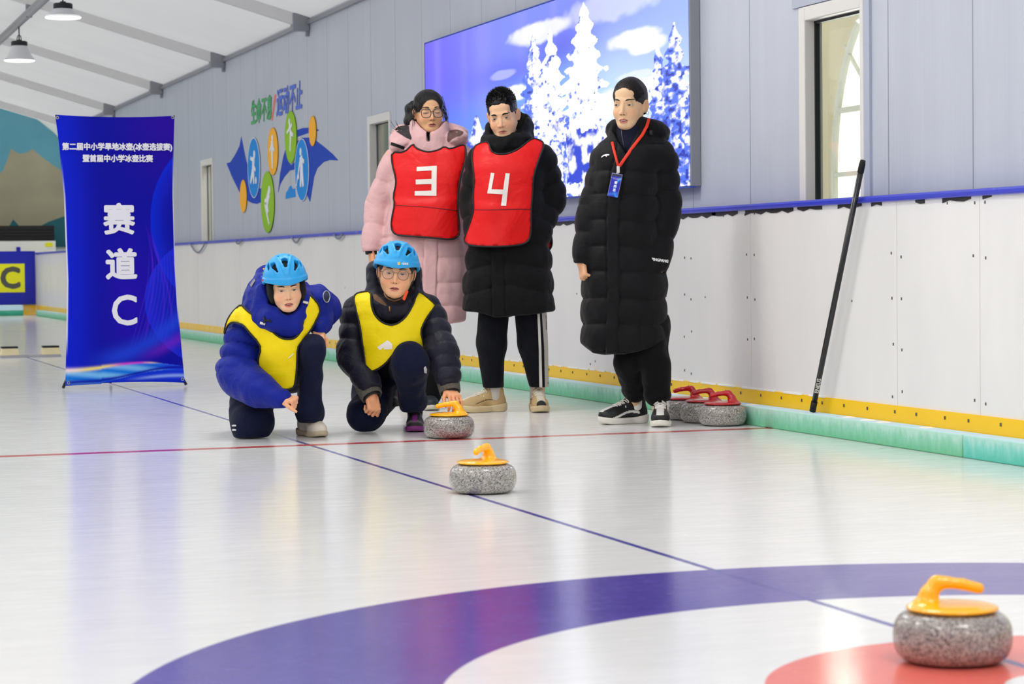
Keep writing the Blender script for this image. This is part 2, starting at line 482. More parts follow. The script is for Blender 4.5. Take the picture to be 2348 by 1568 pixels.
def local(p): return (p[0]-BOARD_X, p[1]-8, p[2])
bm = BM()
add_box(bm, local((BOARD_X, -4, .012)), local((BOARD_X+.05, 41.9, 1.062)))
for yy in (10.86, 12.05, 9.28, 8.55, 6.4, 14.2, 16.6, 19, 21.4, 23.8, 26.2, 28.6):
    add_box(bm, local((BOARD_X-.0015, yy-.0035 if yy == 10.86 else yy-.0015, .165)), local((BOARD_X+.001, yy+.0035 if yy == 10.86 else yy+.0015, 1.06)), 1)
rng = random.Random(3)
for yy in (8.55, 9.28, 10.86, 11.7, 12.05, 13.2, 14.2, 15.4, 16.6):
    for zz in (.22, .42, .62, .82, 1.03):
        if rng.random() < .2: continue
        for s in (-.045, .045):
            y2 = yy+s+rng.uniform(-.008, .008); z2 = zz+rng.uniform(-.02, .02)
            add_lathe(bm, [(0, 0), (.0075, 0)], 8, 2, (0, 0, 0)) if False else None
            add_box(bm, local((BOARD_X-.0018, y2-.0045, z2-.006)), local((BOARD_X+.001, y2+.0045, z2+.006)), 2)
for k in range(46):
    yy = 8.0+k*.29+rng.uniform(-.05, .05)
    for zz in (.62, 1.04):
        if rng.random() < .35: add_box(bm, local((BOARD_X-.0018, yy-.0038, zz-.005)), local((BOARD_X+.001, yy+.0038, zz+.005)), 2)
obj('board_panel', bm, [BOARD, SEAM, SCREW], bt)
bm = BM(); add_box(bm, local((BOARD_X-.022, -4, 1.062)), local((BOARD_X+.075, 41.9, 1.092))); obj('top_rail', bm, RAIL, bt, bevel=.01)
bm = BM(); add_box(bm, local((BOARD_X-.008, -4, .0)), local((BOARD_X, 41.9, .166)))
for k in range(60):
    yy = 7.9+k*.235+rng.uniform(-.03, .03)
    add_box(bm, local((BOARD_X-.0115, yy-.005, .132)), local((BOARD_X-.009, yy+.005, .146)), 1)
yy = 10.0
while yy < 18:
    L = rng.uniform(.05, .22); add_box(bm, local((BOARD_X-.0105, yy, .1635)), local((BOARD_X-.0, yy+L, .172)), 2); yy += L+rng.uniform(0, .12)
obj('kick_strip', bm, [KICK, SCREW, FROST], bt)
TAPE = plain('black_rubber_scrap', srgb(36, 34, 38), .6)
for a, b, h in ((8.62, 8.86, .02), (9.02, 9.10, .018), (9.42, 9.52, .02), (9.62, 9.86, .022), (10.03, 10.3, .02), (10.35, 10.92, .024), (11.02, 11.35, .024), (11.3, 11.75, .026), (11.75, 14.2, .026), (14.3, 15.8, .02), (8.45, 8.52, .014)):
    n_ = max(2, int((b-a)/.06)); 
    top = [(a+(b-a)*k/n_, 1.062) for k in range(n_+1)]; bot = [(y_, 1.062-h*(.75+.3*sin(y_*37))) for y_, _ in top[::-1]]
    bm = BM(); add_prism(bm, top+bot, lambda p, q_, d: local((BOARD_X-.004+d, p, q_)), .004); obj('rubber_scrap', bm, TAPE, bt)
CORD = plain('cord_grey', srgb(128, 134, 150), .6)
for a, b, dep in ((25.6, 26.5, .10), (20.9, 21.25, .05), (23.6, 23.9, .03), (19.3, 19.6, .035)):
    bm = BM(); add_tube(bm, [local((BOARD_X-.026, a+(b-a)*t/10, 1.07-dep*sin(pi*t/10))) for t in range(11)], .009, 8); obj('loose_cord', bm, CORD, bt)

# ---- foam curb blocks
def foam_material(name, hue):
    n = NT(name); P = n.coord(); x, y, z = n.sep(P)
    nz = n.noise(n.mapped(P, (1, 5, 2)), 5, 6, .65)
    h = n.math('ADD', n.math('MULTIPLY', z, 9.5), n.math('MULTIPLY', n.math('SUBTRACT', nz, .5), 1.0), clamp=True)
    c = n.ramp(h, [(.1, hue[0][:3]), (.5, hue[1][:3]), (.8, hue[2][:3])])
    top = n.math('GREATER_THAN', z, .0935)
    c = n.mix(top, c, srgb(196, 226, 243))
    dirt = n.ramp(n.noise(n.mapped(P, (1, 1.5, 5)), 7, 5, .7), [(.66, (0, 0, 0)), (.78, (1, 1, 1))])
    c = n.mix(n.math('MULTIPLY', dirt, .35), c, srgb(96, 120, 92))
    n.base(c); n.set(rough=.75); n.bump(n.noise(P, 60, 4), .25, .004)
    return n.m
FOAM = [foam_material('foam_green', (srgb(112, 192, 148), srgb(140, 206, 178), srgb(180, 222, 206))),
        foam_material('foam_teal', (srgb(92, 194, 172), srgb(128, 208, 192), srgb(176, 222, 210)))]
edges = [4.5, 8.5, 12.45, 16.4, 20.4, 24.4, 28.4, 32.4, 36.4, 41.0]
curb_lab = ['teal foam curb block at the right edge of the picture, nearest along the boards', 'green foam curb block beside the red-handled stones, under the black pole',
            'foam curb block behind the standing people, left of the woman in black', 'foam curb block behind the boy in bib 4 and the girl in pink',
            'foam curb block seen between the two kneeling children', 'foam curb block just right of the blue jacket and left of the second kneeling child',
            'pale green foam curb block between the blue banner and the kneeling child in blue', 'foam curb block partly hidden behind the right side of the blue banner',
            'far foam curb block passing behind the blue banner', 'farthest pale foam curb block, ending left of the banner by the orange kick strip']
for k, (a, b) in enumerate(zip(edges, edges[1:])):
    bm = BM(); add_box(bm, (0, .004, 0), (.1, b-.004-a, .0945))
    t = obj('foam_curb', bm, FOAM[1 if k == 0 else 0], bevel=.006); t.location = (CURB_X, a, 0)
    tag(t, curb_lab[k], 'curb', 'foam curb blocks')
    if k in (0, 1, 2):
        bm = BM()
        for j in range(10):
            yy = rng.uniform(.3, b-a-.3); 
            add_lathe(bm, [(0, .006), (.02, .004), (.035, 0)], 8, 0, (rng.uniform(.040, .056), yy, .0945))
        obj('frost', bm, FROST, t)

# ---- far end: boards, lane sign, mountain mural
bm = BM(); add_box(bm, (-10.9, 42.0, 0), (4.83, 42.06, 1.07)); t = obj('end_board', bm, BOARD); tag(t, 'white end board at the far left, behind the blue C sign', 'rink board')
bm = BM(); add_box(bm, (-10.9, 41.98, 0), (4.767, 42.0, .17)); obj('kick_strip', bm, KICK, t)
BLUE_S = plain('sign_blue', srgb(8, 22, 168), .45); YEL_S = plain('sign_yellow', srgb(232, 228, 10), .5); GREY_S = plain('sign_letter_grey', srgb(78, 78, 70), .5)
t = thing('lane_sign', 'blue sign board with a dark C on a yellow square, on the far end boards', 'sign', (4.2, 41.93, .185))
bm = BM(); add_box(bm, (-1.0, 0, 0), (.565, .04, .935)); obj('sign_board', bm, BLUE_S, t)
bm = BM(); add_box(bm, (-.3, -.006, .215), (.378, 0, .715)); obj('letter_square', bm, YEL_S, t)
def frame_xz(x, y, z): return Matrix(((1, 0, 0, x), (0, 0, 1, y), (0, 1, 0, z), (0, 0, 0, 1)))   # letters facing -Y
lettering('letter', 'C', .50, GREY_S, t, frame_xz(.13, -.008, .45), bold=.022)
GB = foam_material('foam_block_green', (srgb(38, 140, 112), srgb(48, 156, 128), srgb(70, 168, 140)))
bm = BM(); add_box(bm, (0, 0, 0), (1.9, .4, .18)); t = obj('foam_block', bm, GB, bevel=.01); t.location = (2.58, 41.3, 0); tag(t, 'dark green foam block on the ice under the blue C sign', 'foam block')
BLK = plain('vent_black', srgb(7, 7, 8), .6)
t = thing('ventilation_unit', 'long black slotted unit above the far boards, left of the banner', 'ventilation unit', (4.0, 42.7, 1.31))
bm = BM(); add_box(bm, (-2, 0, 0), (1.2, .7, .27)); obj('casing', bm, BLK, t)
bm = BM()
for k in range(4): add_box(bm, (-1.98, -.012, .04+k*.055), (1.18, 0, .055+k*.055))
obj('slat', bm, plain('slat_black', srgb(20, 20, 21), .5), t)
t = thing('white_counter', 'white counter with a small yellow label, below the black unit', 'counter', (4.0, 42.66, 0))
bm = BM(); add_box(bm, (-2, 0, 0), (1.215, .75, 1.305)); obj('cabinet', bm, plain('counter_white', srgb(226, 226, 220), .4), t)
bm = BM(); add_box(bm, (1.03, -.004, 1.20), (1.165, 0, 1.275)); obj('label_plate', bm, YEL_S, t)
bm = BM(); add_box(bm, (.52, -.02, 1.12), (.59, 0, 1.20)); obj('latch', bm, BLUE_S, t)
WHITEW = plain('gable_white', srgb(206, 214, 212), .6, var=.04, vscale=2)
bm = BM(); add_box(bm, (-11, 43.52, 0), (9, 43.6, 6)); obj('wall_back', bm, WHITEW, kind='structure')
bm = BM(); add_box(bm, (7.6, 38.2, 0), (7.7, 43.52, 6)); add_box(bm, (WALL_X, 38.2, 0), (7.7, 38.3, 6)); obj('wall_alcove', bm, WHITEW, kind='structure')
bm = BM(); add_box(bm, (-11, 38.2, 5.2), (9, 43.6, 5.3)); obj('ceiling_alcove', bm, WHITEW, kind='structure')
def mural_material(name, a, b):
    n = NT(name); P = n.coord(); x, y, z = n.sep(P)
    n.base(n.mix(n.noise(n.mapped(P, (.6, 1, 1)), 1.5, 4), a, b)); n.set(rough=.7)
    n.bump(n.math('FRACT', n.math('MULTIPLY', x, 18)), .3, .01)
    return n.m
t = thing('mountain_mural', 'teal and brown mountain mural on the far end wall', 'mural', (4.4, 43.5, 1.2))
def mpoly(name, pts, d, m, parent=t):
    bm = BM(); add_prism(bm, [(x-4.4, z-1.2) for x, z in pts], lambda a, b, dd: (a, d+dd, b), .004); return obj(name, bm, m, parent)
mpoly('teal_sky', [(-10, 1.2), (6.9, 1.2), (6.4, 2.2), (5.60, 2.98), (5.33, 3.28), (4.87, 3.65), (4.36, 3.83), (3.4, 4.05), (2, 3.7), (-1, 4.0), (-5, 3.6), (-10, 4.1)], 0, mural_material('mural_teal', srgb(62, 128, 150), srgb(98, 160, 178)))
mpoly('brown_peak', [(-10, 1.2), (6.6, 1.2), (6.1, 1.9), (5.44, 2.60), (5.15, 2.80), (4.93, 2.99), (4.84, 2.93), (4.72, 2.90), (4.63, 2.93), (4.545, 2.99), (4.50, 2.86), (4.40, 2.6), (4.342, 2.55), (4.1, 2.9), (3.5, 3.2), (2.6, 2.4), (-1, 2.9), (-4, 2.2), (-7, 3.0), (-10, 2.4)], -.006, mural_material('mural_brown', srgb(122, 118, 100), srgb(166, 160, 134)))
mpoly('dark_slope', [(-10, 1.2), (6.8, 1.2), (6.2, 2.2), (5.5, 1.77), (5.19, 1.66), (5.0, 1.56), (4.68, 1.575), (4.56, 1.71), (4.48, 1.575), (3.9, 1.5), (2, 1.7), (-1, 1.5), (-6, 1.8), (-10, 1.5)], -.012, mural_material('mural_dark_teal', srgb(0, 74, 88), srgb(18, 96, 108)))

# ---- curling sweepers lying on the far ice
t = thing('slider_pair', 'cream starting block pair with black tops on the far ice by the banner', 'foot block', (2.415, 21.75, 0))
CREAM = plain('block_cream', srgb(224, 212, 168), .6, var=.1); 
bm = BM(); add_box(bm, (-.27, -.05, 0), (.27, .12, .022)); obj('base_plate', bm, plain('plate_grey', srgb(176, 176, 180), .4, .3), t)
for s in (-1, 1):
    bm = BM()
    x0, x1 = sorted((s*.27, s*.10)); v = add_box(bm, (x0, -.05, .022), (x1, .10, .085))
    for q_ in v:
        if q_.co.z > .05: q_.co.y += .03 if q_.co.y < 0 else 0; q_.co.x = (x0+x1)/2 + (q_.co.x-(x0+x1)/2)*.86
    b = obj('foot_wedge', bm, CREAM, t, bevel=.004)
    bm = BM(); add_box(bm, (x0+.012, -.02, .085), (x1-.012, .10, .102)); obj('rubber_pad', bm, GASKET, b)

# ---- painted emblem on the wall
def onwall(a, b, d, off=0): return (-off-.004+d, -(a), b)     # local: origin on wall, a measured along +Y then mirrored
em = thing('wall_emblem', 'colourful wall emblem of discs with white athlete figures over blue swooshes', 'emblem', (WALL_X, 22.5, 1.8))
def epoly(name, pts, off, m, th=.004, parent=em):
    bm = BM(); add_prism(bm, [(y-22.5, z-1.8) for y, z in pts], lambda a, b, d: (-off-th+d, a, b), th)
    return obj(name, bm, m, parent)
EB = plain('emblem_blue', srgb(14, 66, 184), .65, spec=.2); EL = plain('emblem_light_blue', srgb(14, 138, 222), .6, spec=.2); EG = plain('emblem_green', srgb(146, 196, 40), .6, spec=.2)
EO = plain('emblem_orange', srgb(250, 182, 44), .6, spec=.2); EW = plain('emblem_white', srgb(232, 234, 244), .5)
epoly('swoosh', [(24.144, 2.155), (24.245, 2.062), (24.475, 1.985), (24.738, 1.919), (24.954, 1.914), (24.691, 1.771), (24.253, 1.573), (23.822, 1.478), (23.61, 1.45), (23.401, 1.439), (23.184, 1.449), (23.134, 1.584), (23.287, 1.59), (23.5, 1.6), (23.77, 1.72), (23.84, 1.835), (23.977, 1.961)], 0, EB)
epoly('swoosh', [(21.52, 2.073), (21.308, 2.079), (21.007, 2.066), (20.694, 2.033), (20.653, 2.02), (21.009, 2.023), (21.312, 2.015), (21.51, 2.012)], 0, EB)
epoly('swoosh', [(21.513, 1.972), (21.313, 1.991), (21.054, 1.979), (20.762, 1.933), (20.438, 1.859), (20.123, 1.779), (19.94, 1.72), (20.244, 1.738), (20.486, 1.73), (20.735, 1.684), (20.864, 1.613), (20.956, 1.492), (21.038, 1.393), (21.15, 1.459), (21.117, 1.652), (21.33, 1.709), (21.641, 1.712), (21.868, 1.712), (22.103, 1.661), (22.296, 1.597), (22.387, 1.523), (22.289, 1.698), (22.137, 1.854), (21.991, 1.948), (21.976, 1.826), (21.819, 1.759), (21.637, 1.781), (21.561, 1.916)], 0, EB)
epoly('swoosh', [(22.07, 1.448), (22.043, 1.507), (21.949, 1.529), (21.878, 1.562), (21.809, 1.565), (21.765, 1.533), (21.652, 1.534), (21.635, 1.455)], 0, EL)
def disc(y, z, r, m, figure=None):
    d = epoly('disc', [(y+r*cos(2*pi*k/40), z+r*sin(2*pi*k/40)) for k in range(40)], .004, m, .008)
    if r > .2 and m in (EL, EG): pass
    rim = BM(); add_tube(rim, [(-.010, y-22.5+(r+.004)*cos(2*pi*k/40), z-1.8+(r+.006)*sin(2*pi*k/40)) for k in range(41)], .004, 6, cap=False); obj('rim', rim, EW if m is EL else m, d)
    if figure:
        bm = BM()
        for i_, seg in enumerate(figure):
            lift = -.0155-.0007*i_
            if len(seg) == 3:                                     # head
                a, b, rr = seg
                add_prism(bm, [(y-22.5+a*r+rr*r*cos(2*pi*k/14), z-1.8+b*r+rr*r*sin(2*pi*k/14)) for k in range(14)], lambda p, q_, dd: (lift+dd, p, q_), .004)
            else:
                (a0, b0, w0), (a1, b1, w1) = seg
                dx, dz = a1-a0, b1-b0; L = math.hypot(dx, dz); nx, nz = -dz/L, dx/L
                pts = [(a0+nx*w0, b0+nz*w0), (a1+nx*w1, b1+nz*w1), (a1-nx*w1, b1-nz*w1), (a0-nx*w0, b0-nz*w0)]
                add_prism(bm, [(y-22.5+p*r, z-1.8+q_*r) for p, q_ in pts], lambda p, q_, dd: (lift+dd, p, q_), .004)
        obj('figure', bm, EW, d)
S2 = lambda *a: ((a[0], a[1], a[2]), (a[3], a[4], a[5]))
disc(23.491, 1.805, .296, EL, [(-.15, .45, .14), S2(-.05, .35, .16, .05, -.05, .16), S2(.05, -.05, .15, .5, -.5, .07), S2(0, -.05, .14, -.05, -.55, .08), S2(-.1, .25, .07, .45, .35, .06), S2(.1, .1, .07, -.4, -.1, .06), (-.45, -.45, .12)])
disc(22.577, 1.926, .222, EO, [(0, .6, .14), S2(0, .45, .2, .05, 0, .2), S2(.05, 0, .17, 0, -.75, .07), S2(0, .35, .08, .5, .05, .06), S2(0, .35, .08, -.45, .0, .06)])
disc(21.771, 2.021, .238, EG, [(.15, .62, .13), S2(.1, .5, .14, -.1, .15, .14), S2(-.1, .15, .13, .05, -.55, .07), S2(0, .2, .1, -.55, .05, .07), S2(.05, .35, .07, .55, .2, .06), S2(0, .3, .07, -.4, .5, .06)])
disc(21.318, 1.694, .281, EL, [(.1, .6, .13), S2(.05, .45, .18, -.05, 0, .17), S2(-.05, 0, .16, -.25, -.55, .08), S2(0, 0, .15, .15, -.55, .08), S2(.1, .35, .08, .5, -.2, .05), S2(-.1, .35, .08, -.45, .25, .06), S2(.5, -.15, .04, .7, -.5, .04), (.4, -.2, .1)])
disc(22.851, 1.439, .295, EG, [(-.35, .4, .14), S2(-.3, .3, .16, .1, -.05, .16), S2(.1, -.05, .12, -.15, -.35, .08), S2(.35, -.05, .06, -.3, -.75, .06), S2(-.1, .1, .06, .35, .05, .06)])
disc(24.046, 1.535, .162, EO); disc(20.865, 2.027, .128, EO)
# slogan: letters run towards the viewer, so x of the text maps to -Y
def frame_wall(y, z, off=.004): return Matrix(((0, 0, -1, -off), (-1, 0, 0, y-22.5), (0, 1, 0, z-1.8), (0, 0, 0, 1)))
lettering('slogan', '生命不息', .255, plain('emblem_text_green', srgb(52, 166, 92), .5), em, frame_wall(23.13, 2.345), bold=.008, shear=.12, space=1.0)
lettering('slogan', '运动不止', .28, plain('emblem_text_blue', srgb(70, 104, 212), .5), em, frame_wall(21.86, 2.365), bold=.009, shear=.18, space=1.0)
epoly('slash', [(22.50, 2.47), (22.42, 2.47), (22.60, 2.23), (22.66, 2.23)], 0, plain('emblem_red', srgb(230, 120, 110), .5))
# ================================================================== modelling toolkit: smooth solids meshed on a grid
F32 = np.float32
def A(*v): return np.array(v, F32)
def smin(a, b, k):
    h = np.clip(.5+.5*(b-a)/k, 0, 1); return b+(a-b)*h - k*h*(1-h)
def smax(a, b, k): return -smin(-a, -b, k)
def U(k, *fs):
    def f(P):
        d = fs[0](P)
        for g in fs[1:]: d = smin(d, g(P), k) if k > 0 else np.minimum(d, g(P))
        return d
    return f
def sub(a, b, k=.003): return lambda P: smax(a(P), -b(P), k)
def inter(a, b, k=.003): return lambda P: smax(a(P), b(P), k)
def near(f, c, r):
    """reads f only inside the ball (c, r); farther off a lower bound is enough"""
    c = np.array(c, F32)
    def g(P):
        d = np.linalg.norm(P-c, axis=1)-F32(r); m = d < .0
        out = d+F32(.03)
        if m.any(): out[m] = f(P[m])
        return out
    return g
def grow(f, r): return lambda P: f(P)-r
def ball(c, r): c = np.array(c, F32); return lambda P: np.linalg.norm(P-c, axis=1)-r
def ell(c, r, R=None):
    c = np.array(c, F32); r = np.array(r, F32); R = None if R is None else np.array(R, F32)
    def f(P):
        q = P-c
        if R is not None: q = q @ R.T
        k0 = np.linalg.norm(q/r, axis=1); k1 = np.linalg.norm(q/(r*r), axis=1)
        return k0*(k0-1)/np.maximum(k1, 1e-6)
    return f
def cap(a, b, ra, rb=None):
    a = np.array(a, F32); b = np.array(b, F32); rb = ra if rb is None else rb
    ab = b-a; L2 = max(float(ab @ ab), 1e-9)
    def f(P):
        t = np.clip(((P-a) @ ab)/L2, 0, 1)
        return np.linalg.norm(P-a-t[:, None]*ab, axis=1)-(ra+(rb-ra)*t)
    return f
def fcap(a, b, ra, rb, n, s, puffs=0, amp=.0, power=.6, skew=0.):
    """tapered limb with an elliptical section: width along n scaled by s; optional quilting puffs along its length"""
    a = np.array(a, F32); b = np.array(b, F32); n = np.array(n, F32); ab = b-a; L2 = float(ab @ ab); t_ = ab/math.sqrt(L2)
    n = n - t_*(n @ t_); n = n/np.linalg.norm(n)
    def f(P):
        q = P-a; t = np.clip((q @ ab)/L2, 0, 1); e = q-t[:, None]*ab
        en = e @ n; e2 = e-en[:, None]*n
        d = np.sqrt((e2*e2).sum(1)+(en/s)**2)
        r = ra+(rb-ra)*t
        if puffs:
            u = t*puffs + skew*en/ra
            r = r + amp*(np.abs(np.sin(pi*u))**power-.6)
        return (d-r)*min(1, s)
    return f
def chain(pts, rad, k=.01):
    return U(k, *[cap(pts[i], pts[i+1], rad[i], rad[i+1]) for i in range(len(pts)-1)])
def box(c, h, R=None, r=.005):
    c = np.array(c, F32); h = np.array(h, F32)-r; R = None if R is None else np.array(R, F32)
    def f(P):
        q = P-c
        if R is not None: q = q @ R.T
        q = np.abs(q)-h
        return np.linalg.norm(np.maximum(q, 0), axis=1)+np.minimum(q.max(1), 0)-r
    return f
def torus(c, R, rx, ry, r, rz=None):
    """elliptical ring in the xy plane of frame R (rows = axes)"""
    c = np.array(c, F32); R = np.array(R, F32); rz = r if rz is None else rz
    def f(P):
        q = (P-c) @ R.T; ph = np.arctan2(q[:, 1]/ry, q[:, 0]/rx)
        dx = q[:, 0]-rx*np.cos(ph); dy = q[:, 1]-ry*np.sin(ph)
        return (np.sqrt((dx*dx+dy*dy)/(r*r)+(q[:, 2]/rz)**2)-1)*min(r, rz)
    return f
def loft(st, e=2.3, R=None, o=(0, 0, 0), quilt=None, zcap=.02):
    """stations (z, cx, cy, rx, ry) bottom to top, superelliptic sections; quilt(z, x, y) gives a push-out in m"""
    st = np.array(sorted(st), F32); z = st[:, 0]; o = np.array(o, F32); R = None if R is None else np.array(R, F32)
    zz = np.linspace(z[0], z[-1], 200).astype(F32)
    sm = []
    for k in range(1, 5):
        v = np.interp(zz, z, st[:, k]); kern = np.ones(9)/9
        vp = np.concatenate([v[:1].repeat(4), v, v[-1:].repeat(4)]); sm.append(np.convolve(vp, kern, 'valid').astype(F32))
    def f(P):
        q = P-o
        if R is not None: q = q @ R.T
        zc = q[:, 2]
        cx, cy, rx, ry = [np.interp(zc, zz, s).astype(F32) for s in sm]
        u = np.abs((q[:, 0]-cx)/rx); v = np.abs((q[:, 1]-cy)/ry)
        k = (u**e+v**e)**(1/e)
        d = (k-1)*np.minimum(rx, ry)*(.75+.25*np.maximum(rx, ry)/np.minimum(rx, ry)*0+.25)
        if quilt is not None: d = d-quilt(zc, q[:, 0]-cx, q[:, 1]-cy)
        return smax(d, np.maximum(z[0]-zc, zc-z[-1]), zcap)
    return f
def xf(f, R, o, s=1.0):
    """place a solid: local frame rows R (axes), origin o, scale s"""
    R = np.array(R, F32); o = np.array(o, F32)
    return lambda P: f(((P-o) @ R.T)/F32(s))*F32(s)
def rot(rx=0, ry=0, rz=0):
    m = Matrix.Rotation(rz, 3, 'Z') @ Matrix.Rotation(rx, 3, 'X') @ Matrix.Rotation(ry, 3, 'Y')
    return np.array(m.transposed(), F32)      # rows are the local axes
def vnoise(P, s, seed=0):
    q = P*s+seed*17.3; i = np.floor(q).astype(np.int64); f = q-i; f = f*f*(3-2*f)
    def h(a, b, c):
        n = (a*73856093) ^ (b*19349663) ^ (c*83492791); n = (n ^ (n >> 13))*1274126177 & 0x7fffffff
        return (n % 10007).astype(F32)/10007
    x, y, z = i[:, 0], i[:, 1], i[:, 2]; r = 0
    for a in (0, 1):
        for b in (0, 1):
            for c in (0, 1):
                w = (f[:, 0] if a else 1-f[:, 0])*(f[:, 1] if b else 1-f[:, 1])*(f[:, 2] if c else 1-f[:, 2])
                r = r+w*h(x+a, y+b, z+c)
    return (r-.5).astype(F32)
def crumple(f, amp, s=9, seed=0, st=(1, 1, 1), out=False):
    st = A(*st)
    if out: return lambda P: f(P)-amp*(vnoise(P*st, s, seed)+.5*vnoise(P*st, s*2.3, seed+3)+.55)
    return lambda P: f(P)-amp*(vnoise(P*st, s, seed)+.5*vnoise(P*st, s*2.3, seed+3))

def axis(lo, hi, h, fine=()):
    pts = [lo]; 
    while pts[-1] < hi:
        p = pts[-1]; hh = h
        for a, b, f in fine:
            if a-f <= p < b: hh = min(hh, f)
        pts.append(p+hh)
    return np.array(pts, F32)

def net(f, ax, B=4):
    """surface net of the zero level of f on a rectilinear grid; f is read only near the surface"""
    X, Y, Z = ax; n = [len(a) for a in ax]
    nb = [max(1, -(-(k-1)//B)) for k in n]
    lo = [np.minimum(np.arange(b)*B, k-1) for b, k in zip(nb, n)]; hi = [np.minimum(l+B, k-1) for l, k in zip(lo, n)]
    cen = [(a[l]+a[h])/2 for a, l, h in zip(ax, lo, hi)]; hal = [(a[h]-a[l])/2 for a, l, h in zip(ax, lo, hi)]
    G = np.stack(np.meshgrid(*cen, indexing='ij'), -1).reshape(-1, 3).astype(F32)
    H = np.sqrt(sum(g**2 for g in np.meshgrid(*hal, indexing='ij')))
    D = np.concatenate([f(G[i:i+200000]) for i in range(0, len(G), 200000)]).reshape(nb)
    act = np.abs(D) < H*1.3+.006
    ix = [np.minimum(np.arange(k)//B, b-1) for k, b in zip(n, nb)]
    vals = D[np.ix_(*ix)].astype(F32)
    # a grid point is read when any block that touches it is active
    m = act[np.ix_(*ix)]
    for k in range(3):
        edge = np.arange(B, n[k], B)
        sl = [slice(None)]*3; sl[k] = edge; pv = [slice(None)]*3; pv[k] = edge-1
        m[tuple(sl)] |= m[tuple(pv)]
    pts = np.argwhere(m)
    if len(pts) == 0: raise ValueError('empty solid')
    for s in range(0, len(pts), 200000):
        g = pts[s:s+200000]; P = np.stack([X[g[:, 0]], Y[g[:, 1]], Z[g[:, 2]]], 1)
        vals[g[:, 0], g[:, 1], g[:, 2]] = f(P)
    S = vals < 0
    cnt = np.zeros([k-1 for k in n], np.uint8)
    for i in (0, 1):
        for j in (0, 1):
            for k in (0, 1): cnt += S[i:n[0]-1+i, j:n[1]-1+j, k:n[2]-1+k]
    cells = np.argwhere((cnt > 0) & (cnt < 8))
    idx = np.full(cnt.shape, -1, np.int64); idx[tuple(cells.T)] = np.arange(len(cells))
    acc = np.zeros((len(cells), 3), np.float64); num = np.zeros(len(cells))
    cor = [(i, j, k) for i in (0, 1) for j in (0, 1) for k in (0, 1)]
    for a in cor:
        for ax_ in range(3):
            if a[ax_]: continue
            b = list(a); b[ax_] = 1
            ia = cells+np.array(a); ib = cells+np.array(b)
            va = vals[tuple(ia.T)]; vb = vals[tuple(ib.T)]
            m = (va < 0) != (vb < 0)
            t = va[m]/(va[m]-vb[m])
            pa = np.stack([X[ia[m, 0]], Y[ia[m, 1]], Z[ia[m, 2]]], 1); pb = np.stack([X[ib[m, 0]], Y[ib[m, 1]], Z[ib[m, 2]]], 1)
            acc[m] += pa+(pb-pa)*t[:, None]; num[m] += 1
    V = acc/num[:, None]
    quads = []
    for ax_ in range(3):
        s0 = [slice(None)]*3; s1 = [slice(None)]*3; s0[ax_] = slice(0, -1); s1[ax_] = slice(1, None)
        a = S[tuple(s0)]; b = S[tuple(s1)]
        e = np.argwhere(a != b)
        o1, o2 = [(1, 2), (2, 0), (0, 1)][ax_]
        ok = (e[:, o1] > 0) & (e[:, o2] > 0) & (e[:, o1] < n[o1]-1) & (e[:, o2] < n[o2]-1); e = e[ok]
        inside = S[tuple(e.T)]
        def cell(d1, d2):
            c = e.copy(); c[:, o1] -= d1; c[:, o2] -= d2; return idx[tuple(c.T)]
        q = np.stack([cell(1, 1), cell(0, 1), cell(0, 0), cell(1, 0)], 1)
        q[~inside] = q[~inside][:, ::-1]
        quads.append(q)
    return V.astype(F32), np.concatenate(quads)

def solid(name, f, lo, hi, h, mats, parent=None, fine=((), (), ()), color=None, matfn=None, relax=1):
    ax = [axis(lo[k], hi[k], h, fine[k]) for k in range(3)]
    V, Q = net(f, ax)
    for _ in range(relax):                                   # light smoothing that keeps volume
        e = np.concatenate([Q[:, [0, 1]], Q[:, [1, 2]], Q[:, [2, 3]], Q[:, [3, 0]]])
        i0 = np.concatenate([e[:, 0], e[:, 1]]); i1 = np.concatenate([e[:, 1], e[:, 0]])
        c = np.bincount(i0, minlength=len(V)); s = np.stack([np.bincount(i0, V[i1, k], len(V)) for k in range(3)], 1)
        V = V*.5+.5*s/np.maximum(c, 1)[:, None]
    me = bpy.data.meshes.new(name)
    me.vertices.add(len(V)); me.vertices.foreach_set('co', V.astype(F32).ravel())
    me.loops.add(len(Q)*4); me.loops.foreach_set('vertex_index', Q.astype(np.int32).ravel())
    me.polygons.add(len(Q)); me.polygons.foreach_set('loop_start', np.arange(0, len(Q)*4, 4, dtype=np.int32)); me.polygons.foreach_set('loop_total', np.full(len(Q), 4, np.int32))
    me.polygons.foreach_set('use_smooth', np.ones(len(Q), bool))
    if matfn is not None:
        me.polygons.foreach_set('material_index', matfn(V[Q].mean(1)).astype(np.int32))
    me.update(calc_edges=True); me.validate()
    if color is not None: paint(me, color(V))
    return link(name, me, mats, parent)

def paint(me, rgb):
    at = me.color_attributes.new('pigment', 'FLOAT_COLOR', 'POINT')
    c = np.ones((len(me.vertices), 4), F32); c[:, :3] = rgb
    at.data.foreach_set('color', c.ravel())

def gridmesh(name, nx, ny, fn, mats, parent=None, rgb=None, smooth=True):
    """a sheet over u, v in 0..1; fn(u, v) -> points"""
    u, v = np.meshgrid(np.linspace(0, 1, nx), np.linspace(0, 1, ny), indexing='ij'); u = u.ravel(); v = v.ravel()
    V = fn(u, v).astype(F32); i = np.arange(nx*ny).reshape(nx, ny)
    Q = np.stack([i[:-1, :-1], i[1:, :-1], i[1:, 1:], i[:-1, 1:]], -1).reshape(-1, 4)
    me = bpy.data.meshes.new(name)
    me.from_pydata(V.tolist(), [], Q.tolist())
    if smooth: me.polygons.foreach_set('use_smooth', np.ones(len(Q), bool))
    if rgb is not None: paint(me, rgb(u, v))
    me.update(); return link(name, me, mats, parent)

